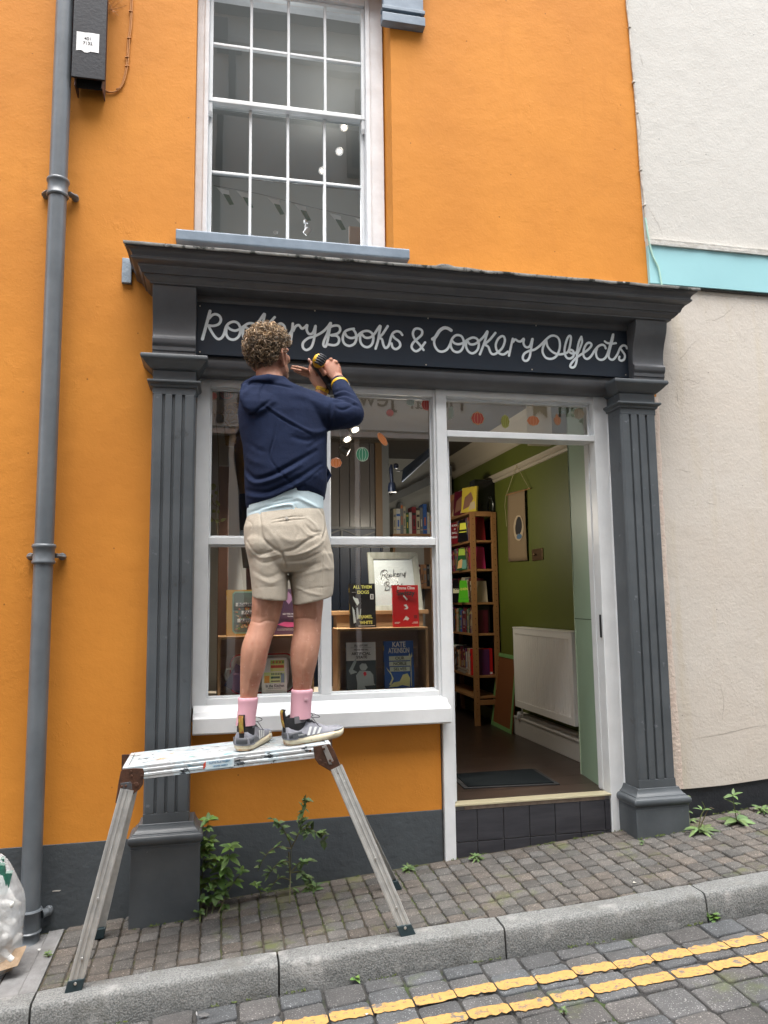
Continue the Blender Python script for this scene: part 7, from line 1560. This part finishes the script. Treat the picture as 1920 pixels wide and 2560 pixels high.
# --- shorts
SHM = mat('beige_cotton', (.43, .385, .315), .88, col2=(.38, .335, .27), vs=6, bump=.0009, bs=280, bump2=.003, bs2=26, spots=[((.30, .26, .20), 30, .66, .74)])
b = MB(); yS = -.425
def S(lx, rx, py, y, hy, **k): return T(lx, rx, py, y, hy, **k)
b.rings([S(622, 803, 1270, yS+.005, .116, tx=.12), S(615, 810, 1290, yS, .124, tx=.10), S(609, 816, 1320, yS-.004, .135), S(610, 824, 1355, yS-.006, .140), S(617, 831, 1385, yS-.004, .136), S(622, 833, 1412, yS, .124), S(632, 826, 1432, yS+.004, .105)])
b.rings([S(622, 712, 1385, yS-.004, .118, pw=.95), S(623, 716, 1415, yS-.006, .112), S(627, 719, 1450, yS-.010, .105), S(630, 719, 1480, yS-.014, .100), S(631, 718, 1496, yS-.015, .099, tx=-.10, ty=.1)])
b.rings([S(722, 832, 1385, yS, .118, pw=.95), S(722, 834, 1415, yS, .112), S(724, 834, 1450, yS-.002, .106), S(729, 832, 1480, yS-.004, .101), S(731, 830, 1499, yS-.004, .100, tx=.22, ty=.1)])
ball(b, at(660, 1362, yS-.045), .078, .080, .082); ball(b, at(764, 1362, yS-.042), .086, .082, .085)
sm = fuse(b, .0045, 5, .5)
c2 = lambda *p: [(500+x*.339, 1200+y*.339) for x, y in p]
folds(sm, [(c2((440, 250), (450, 350), (465, 430), (540, 500), (605, 545), (640, 640), (652, 745)), -0.0069, 3), (c2((330, 430), (420, 545), (585, 505)), -0.0046, 3), (c2((345, 470), (440, 570), (600, 545)), 0.0034, 3), (c2((350, 520), (460, 610), (610, 570)), -0.0029, 3),
  (c2((610, 530), (700, 510), (800, 440), (890, 400)), -0.0052, 3.5), (c2((610, 560), (740, 545), (860, 490), (905, 450)), 0.0040, 3.5), (c2((620, 600), (760, 590), (900, 530)), -0.0034, 3.5), (c2((640, 690), (780, 640), (900, 610)), -0.0023, 4), (c2((640, 720), (780, 690), (960, 640)), 0.0023, 4),
  (c2((530, 298), (640, 276), (770, 270)), -0.0034, 1.3), (c2((530, 318), (650, 298), (775, 288)), -0.0029, 1.2), (c2((530, 308), (645, 287), (772, 279)), 0.0018, 1.5), (c2((340, 300), (370, 310), (385, 340), (370, 370)), -0.0023, 1.5),
  (c2((885, 215), (925, 280), (930, 360), (905, 430)), -0.0069, 2.6), (c2((870, 220), (905, 290), (910, 370), (890, 440)), 0.0029, 2.5), (c2((905, 440), (905, 600), (900, 760), (905, 840)), -0.0023, 1.4), (c2((780, 330), (830, 380), (900, 380)), -0.0034, 3), (c2((790, 280), (850, 330), (880, 400)), 0.0029, 3), (c2((740, 340), (790, 400), (870, 420)), 0.0023, 3),
  (c2((385, 795), (500, 790), (640, 778)), -0.0020, 1.2), (c2((685, 830), (820, 800), (975, 785)), -0.0020, 1.2), (c2((380, 650), (500, 720), (640, 650)), -0.0023, 5), (c2((390, 700), (520, 760), (640, 700)), 0.0023, 5), (c2((920, 500), (960, 570), (985, 620)), -0.0029, 3), (c2((910, 620), (950, 660), (985, 640)), 0.0023, 3), (c2((690, 780), (800, 830), (900, 850)), 0.0029, 3),
  (c2((470, 330), (560, 430), (600, 520)), 0.0023, 6), (c2((560, 380), (660, 450), (760, 430)), 0.0023, 6), (c2((690, 320), (720, 390), (700, 450)), -0.0018, 4)])
sh = place(sm, 'shorts', SHM, MAN)
p = at(717, 1296, yS-.132); b = MB(); b.lathe([(0, 0), (.006, 0), (.0065, .002), (.004, .003), (0, .002)], p+V((0, -.002, 0)), 14, (0, -1, 0)); b.build('button', mat('pale_button', (.5, .47, .42), .5), sh)

# --- socks and shoes
SOCK = mat('pink_sock', (.60, .33, .39), .9, bump=.0005, bs=300)
def sock(P, rs, name, lab=None):
    b = MB(); P = [V(p) for p in P]; n = 44; R = []
    for i, p in enumerate(P): R.append([p+V((rs[i]*(1+(.055 if k % 2 else 0))*cos(2*pi*k/n), rs[i]*1.08*(1+(.055 if k % 2 else 0))*sin(2*pi*k/n), 0)) for k in range(n)])
    b.rings(R); o = b.build('sock', SOCK, MAN, smooth=60); return o
sock([at(614, 1812, -.475), at(616, 1790, -.475), at(619, 1770, -.472), at(620, 1752, -.470), at(620, 1745, -.470), at(620.5, 1743, -.470)], [.038, .036, .0365, .0385, .0395, .036], 'sock')
s2 = sock([at(751, 1795, -.46), at(752, 1780, -.46), at(753, 1755, -.458), at(755, 1732, -.457), at(755, 1725, -.457), at(755, 1723, -.457)], [.042, .0405, .0405, .0425, .0435, .040], 'sock')
b = MB(); c = at(766, 1748, -.503); 
for k in range(3): b.obox(c+V((.0, .0, .004-.004*k)), (.008, .002, 0), (0, .001, 0), (0, 0, .0007))
b.build('sock_emblem', mat('pale_pink_emblem', (.70, .50, .55), .8), s2)
SHOEM = mat('grey_mesh_upper', (.27, .275, .31), .75, col2=(.21, .215, .245), vs=30, bump=.0012, bs=320); DGREY = mat('dark_grey_overlay', (.085, .09, .10), .55); LGREY = mat('light_grey_overlay', (.33, .35, .40), .5)
FOAMS = mat('cream_foam_sole', (.66, .60, .44), .7, col2=(.60, .53, .38), vs=26, bump=.0008, bs=150, spots=[((.45, .14, .04), 46, .60, .66)]); BLK = mat('black_knit', (.010, .010, .012), .85); WHT = mat('white_stripe', (.62, .64, .64), .5)
OUT = mat('orange_marbled_rubber', (.50, .26, .12), .6, col2=(.52, .45, .32), vs=60, spots=[((.10, .10, .10), 70, .60, .64)])
def shoe(heel, toe, label, side):
    """side = +1: outer side lies to the right of the walking direction"""
    o = thing('shoe', None); o.parent = MAN
    h = V((heel.x, heel.y, zp(heel.x))); t = V((toe.x, toe.y, zp(toe.x))); f = (t-h).normalized(); up = V((0, 0, 1)); s = f.cross(up).normalized(); up = s.cross(f); L_ = (t-h).length
    def Q(u, v, w_): return h+f*(u*L_)+s*v+up*w_
    hw = lambda u: (.034+.012*min(1, max(0, (u-.1)/.5)))*(1-max(0, (u-.80)/.20)**2*.62)*(1-max(0, (.09-u)/.09)**2*.45)
    us = [0, .025, .07, .14, .24, .36, .48, .60, .70, .80, .88, .94, .98, 1.0]
    def outline(scale, add=0, z=0):
        Lp = [Q(u, (hw(u)+add)*scale, z(u) if callable(z) else z) for u in us]; Rp = [Q(u, -(hw(u)+add)*scale, z(u) if callable(z) else z) for u in us[::-1]]; return Lp+Rp
    rock = lambda u: .010*max(0, (u-.72)/.28)**2+.004*max(0, (.10-u)/.10)
    b = MB(); b.rings([outline(.86, 0, lambda u: rock(u)+.0005), outline(.97, 0, lambda u: rock(u)+.004), outline(.99, .001, lambda u: rock(u)+.007)]); b.build('outsole', OUT, o, smooth=45)
    b = MB(); b.rings([outline(1.0, .002, lambda u: rock(u)+.0072), outline(1.06, .004, lambda u: rock(u)+.014), outline(1.05, .004, lambda u: .026+rock(u)*.8+.008*max(0, (.25-u)/.25)), outline(.98, .001, lambda u: .031+rock(u)*.7+.010*max(0, (.25-u)/.25))]); b.build('midsole', FOAMS, o, smooth=50)
    # upper: cross-sections along the foot
    R = []; prof = [(-.005, .030, .072), (.03, .037, .088), (.10, .040, .092), (.20, .040, .082), (.32, .040, .082), (.44, .041, .078), (.56, .043, .066), (.68, .044, .052), (.78, .043, .043), (.87, .038, .037), (.94, .030, .033), (.985, .018, .028)]
    for u, w_, top in prof:
        top *= 1.12; w_ *= 1.04; r = []
        for k in range(24):
            a_ = 2*pi*k/24; x = w_*math.copysign(abs(cos(a_))**.85, cos(a_)); zz = sin(a_); z = .026+rock(u)+(top-.026)*max(zz, 0)**.9 if zz > 0 else .026+rock(u)+.006*zz
            x *= (1-.42*max(0, (z-.04)/(.06))) if z > .04 else 1; r.append(Q(u, x, z))
        R.append(r)
    b = MB(); b.rings(R); up_ = b.build('upper', SHOEM, o, smooth=70)
    # heel counter, toe guard, collar
    b = MB(); b.rings([[Q(u, sg*(w_+.0022)*k_, z) for (u, w_, z, k_, sg) in row] for row in [
        [(.22, .040, z, 1, -1), (.10, .040, z, 1, -1), (.02, .036, z, 1, -1), (-.012, .018, z, 1, -1), (-.018, .0, z, 1, 1), (-.012, .018, z, 1, 1), (.02, .036, z, 1, 1), (.10, .040, z, 1, 1), (.22, .040, z, 1, 1)] for z in (.032, .045, .056)]], cap=False, closed=False)
    hc = b.build('heel_counter', DGREY, o, smooth=60); hc.modifiers.new('t', 'SOLIDIFY').thickness = .002
    b = MB(); c = Q(.17, 0, .085); b.rings([[Q(.17, 0, z)+f*(.050*cos(2*pi*k/24)*q_)+s*(.033*sin(2*pi*k/24)*q_) for k in range(24)] for z, q_ in ((.055, 1.0), (.080, 1.02), (.100, .98), (.112, .94), (.113, .86), (.09, .8))]); b.build('collar', BLK, o, smooth=60)
    b = MB(); b.rings([[Q(.17, 0, z)+f*(.050*cos(2*pi*k/24)*q_)+s*(.033*sin(2*pi*k/24)*q_) for k in range(-7, 8)] for z, q_ in ((.088, 1.05), (.110, 1.02), (.116, .98))], cap=False, closed=False); b.build('collar_trim', mat('grey_trim', (.12, .12, .13), .7), o, smooth=60)
    # pull tab at the heel
    b = MB(); b.rings([[Q(-.015+dx, w_, z) for w_ in (-.009, .009)]+[Q(-.030+dx, w_, z) for w_ in (.009, -.009)] for dx, z in ((.01, .075), (-.01, .100), (-.022, .132), (-.010, .144), (.006, .140))], cap=True)
    b.build('heel_tab', mat('yellow_tab', (.45, .36, .06), .6, col2=(.30, .08, .03), vs=60), o, smooth=40)
    b = MB(); b.rings([[Q(u, w_, z) for w_ in (-.013, .013)]+[Q(u+.03, w_, z) for w_ in (.013, -.013)] for u, z in ((.005, .085), (-.015, .112), (-.030, .138), (-.015, .146))]); b.build('heel_flap', BLK, o, smooth=40)
    # laces and bow, tongue
    b = MB(); b.rings([[Q(u, w_*q_, z) for w_ in (-.018, -.008, .008, .018)]+[Q(u, w_*q_, z-.006) for w_ in (.018, -.018)] for u, z, q_ in ((.66, .056, .7), (.52, .074, .9), (.42, .088, 1), (.36, .102, 1), (.35, .118, .9))]); b.build('tongue', DGREY, o, smooth=50)
    lc = mat('grey_lace', (.10, .10, .11), .8); b = MB()
    for k in range(5):
        u = .60-.055*k; z = .064+.0085*k; b.tube([Q(u, -.022, z-.004), Q(u-.01, 0, z+.004), Q(u-.02, .022, z-.002)], .0017, 5); b.tube([Q(u, .022, z-.004), Q(u-.01, 0, z+.005), Q(u-.02, -.022, z-.002)], .0017, 5)
    for sg in (-1, 1):
        P = [Q(.38, 0, .106), Q(.42, sg*.020, .118), Q(.52, sg*.034, .108), Q(.56, sg*.030, .098), Q(.47, sg*.014, .098), Q(.38, 0, .106)]; b.tube(catmull([tuple(p) for p in P], 5), .0016, 5); P = [Q(.38, 0, .106), Q(.45, sg*.022, .098), Q(.50, sg*.036, .072), Q(.55, sg*.040, .058)]; b.tube(catmull([tuple(p) for p in P], 5), .0015, 5)
    b.build('laces', lc, o, smooth=80)
    # three pale side stripes and small lettering on the outer side
    for k in range(3):
        u0 = .30+.085*k; sd_ = side; b = MB(); pts = []
        for (du, z) in ((0, .036), (.045, .036), (.105, .066-.004*k), (.068, .068-.004*k)):
            w_ = .0415*(1-.42*max(0, (z-.04)/.06)); pts.append(Q(u0+du, sd_*(w_+.0035), z))
        b.prism(pts, s*sd_*.0012); b.build('stripe', WHT, o)
    b = MB(); pts = [Q(.06, side*.0435, .052), Q(.20, side*.0435, .052), Q(.32, side*.0445, .036), Q(.28, side*.0445, .033), Q(.06, side*.043, .034)]; b.prism(pts, s*side*.001); pn = b.build('side_panel', DGREY, o)
    if side > 0 and label:
        c = Q(.20, side*.0458, .042); text('TERREX', 'emblem_text', .0062, c, pn, WHT, rot=Matrix((f, up, -s if False else f.cross(up))).transposed().to_euler(), depth=.0002)
    b = MB(); b.rings([[Q(u, sg*(hw(u)+.003), z) for u, sg in ((.78, 1), (.86, 1), (.93, 1), (.98, 1), (1.006, 0), (.98, -1), (.93, -1), (.86, -1), (.78, -1))] for z in (.034, .042)], cap=False, closed=False); tg = b.build('toe_guard', LGREY, o, smooth=60); tg.modifiers.new('t', 'SOLIDIFY').thickness = .002
    return o
shoe(heelL, toeL, '', 1); shoe(heelR, toeR, 'x', 1)
# --- wrist bands
YB = mat('yellow_strap', (.62, .36, .015), .5)
def band(c, d, r, w_, m_, name, par=MAN):
    b = MB(); d = V(d).normalized(); b.lathe([(r, -w_), (r+.003, -w_), (r+.0035, 0), (r+.003, w_), (r, w_)], c, 28, d); return b.build(name, m_, par, smooth=50)
dL = (wrL-elL).normalized(); wl = elL.lerp(wrL, .965); k_ = band(wl, dL, .0285, .0085, YB, 'wristband')
b = MB(); b.obox(wl+V((.017, -.027, .0)), (.0022, .001, 0), (0, .004, 0), dL*.010); b.build('buckle', BLACKP, k_)
text('EXPLORER', 'strap_text', .006, wl+V((-.006, -.0325, .001)), k_, mat('dark_print', (.12, .07, .01), .7), depth=.0002)
dR = (wrR-elR).normalized(); wr_ = elR.lerp(wrR, .80); k2 = band(wr_, dR, .0375, .008, YB, 'watch_strap')
b = MB(); b.obox(wr_+V((.038, -.004, .004)), (.006, 0, 0), (0, .014, 0), dR*.017); b.build('watch_case', BLACKP, k2, bevel=.003)

# ============================================================ CORDLESS DRILL (held, so a thing of its own)
DRL = thing('cordless_drill', 'yellow and black cordless drill held up to the lower edge of the sign', 'drill')
YD = mat('yellow_tool_plastic', (.72, .42, .02), .4); BD = mat('black_tool_rubber', (.018, .020, .026), .6, bump=.0006, bs=200)
u_ = dax.orthogonal().normalized()
b = MB(); b.lathe([(0, 0), (.018, .001), (.026, .006), (.0295, .016), (.0300, .040), (.0285, .060)], DR0, 28, dax); b.build('motor_housing', YD, DRL, smooth=40)
b = MB(); b.lathe([(.0285, .0605), (.0300, .065), (.0300, .095), (.026, .105), (.021, .112), (.021, .118)], DR0, 28, dax); b.build('gearbox', BD, DRL, smooth=40)
b = MB(); b.lathe([(.017, .118), (.020, .122), (.020, .150), (.012, .165), (.004, .170), (.003, .171)], DR0, 20, dax); ck = b.build('chuck', BLACKP, DRL, smooth=40)
b = MB(); b.tube([DR0+dax*.17, DR0+dax*.235], .0028, 8); b.build('bit', mat('steel_rivet'), ck)
# ribbed black rubber over the back, set diagonally as in the photograph
rr_ = dax.cross(V((0, 0, 1))).normalized(); uu = rr_.cross(dax).normalized(); tilt = radians(-28); ga = rr_*cos(tilt)+uu*sin(tilt); gb = uu*cos(tilt)-rr_*sin(tilt)
for k in range(5):
    v = -.021+.0105*k; R = []
    for j in range(15):
        a_ = -1.25+2.5*j/14; rad = .0325; x = v; y_ = rad*sin(a_)*.98; w2 = sqrt(max(.00001, .0305**2-x*x)); yy = max(-w2, min(w2, y_*w2/.0305)); dep = .018-.020*sqrt(max(0, 1-(x*x+yy*yy)/.033**2))
        R.append(DR0+ga*yy*.70+ga*(-.002 if True else 0)+gb*x+dax*dep+ga*.006)
    b = MB(); b.tube(R, .0062, 8); b.build('rubber_rib', BD, DRL, smooth=80)
gp = [grip0+gd*-.012, grip0+gd*.02, grip0+gd*.06, grip0+gd*.105]
b = MB(); b.tube(gp, [.021, .018, .0175, .019], 16); b.build('grip', BD, DRL, smooth=60)
b = MB(); c = grip0+gd*.122; b.obox(c, (.026, .0, .004), (0, .045, 0), gd*.018); b.build('battery', BD, DRL, bevel=.005)
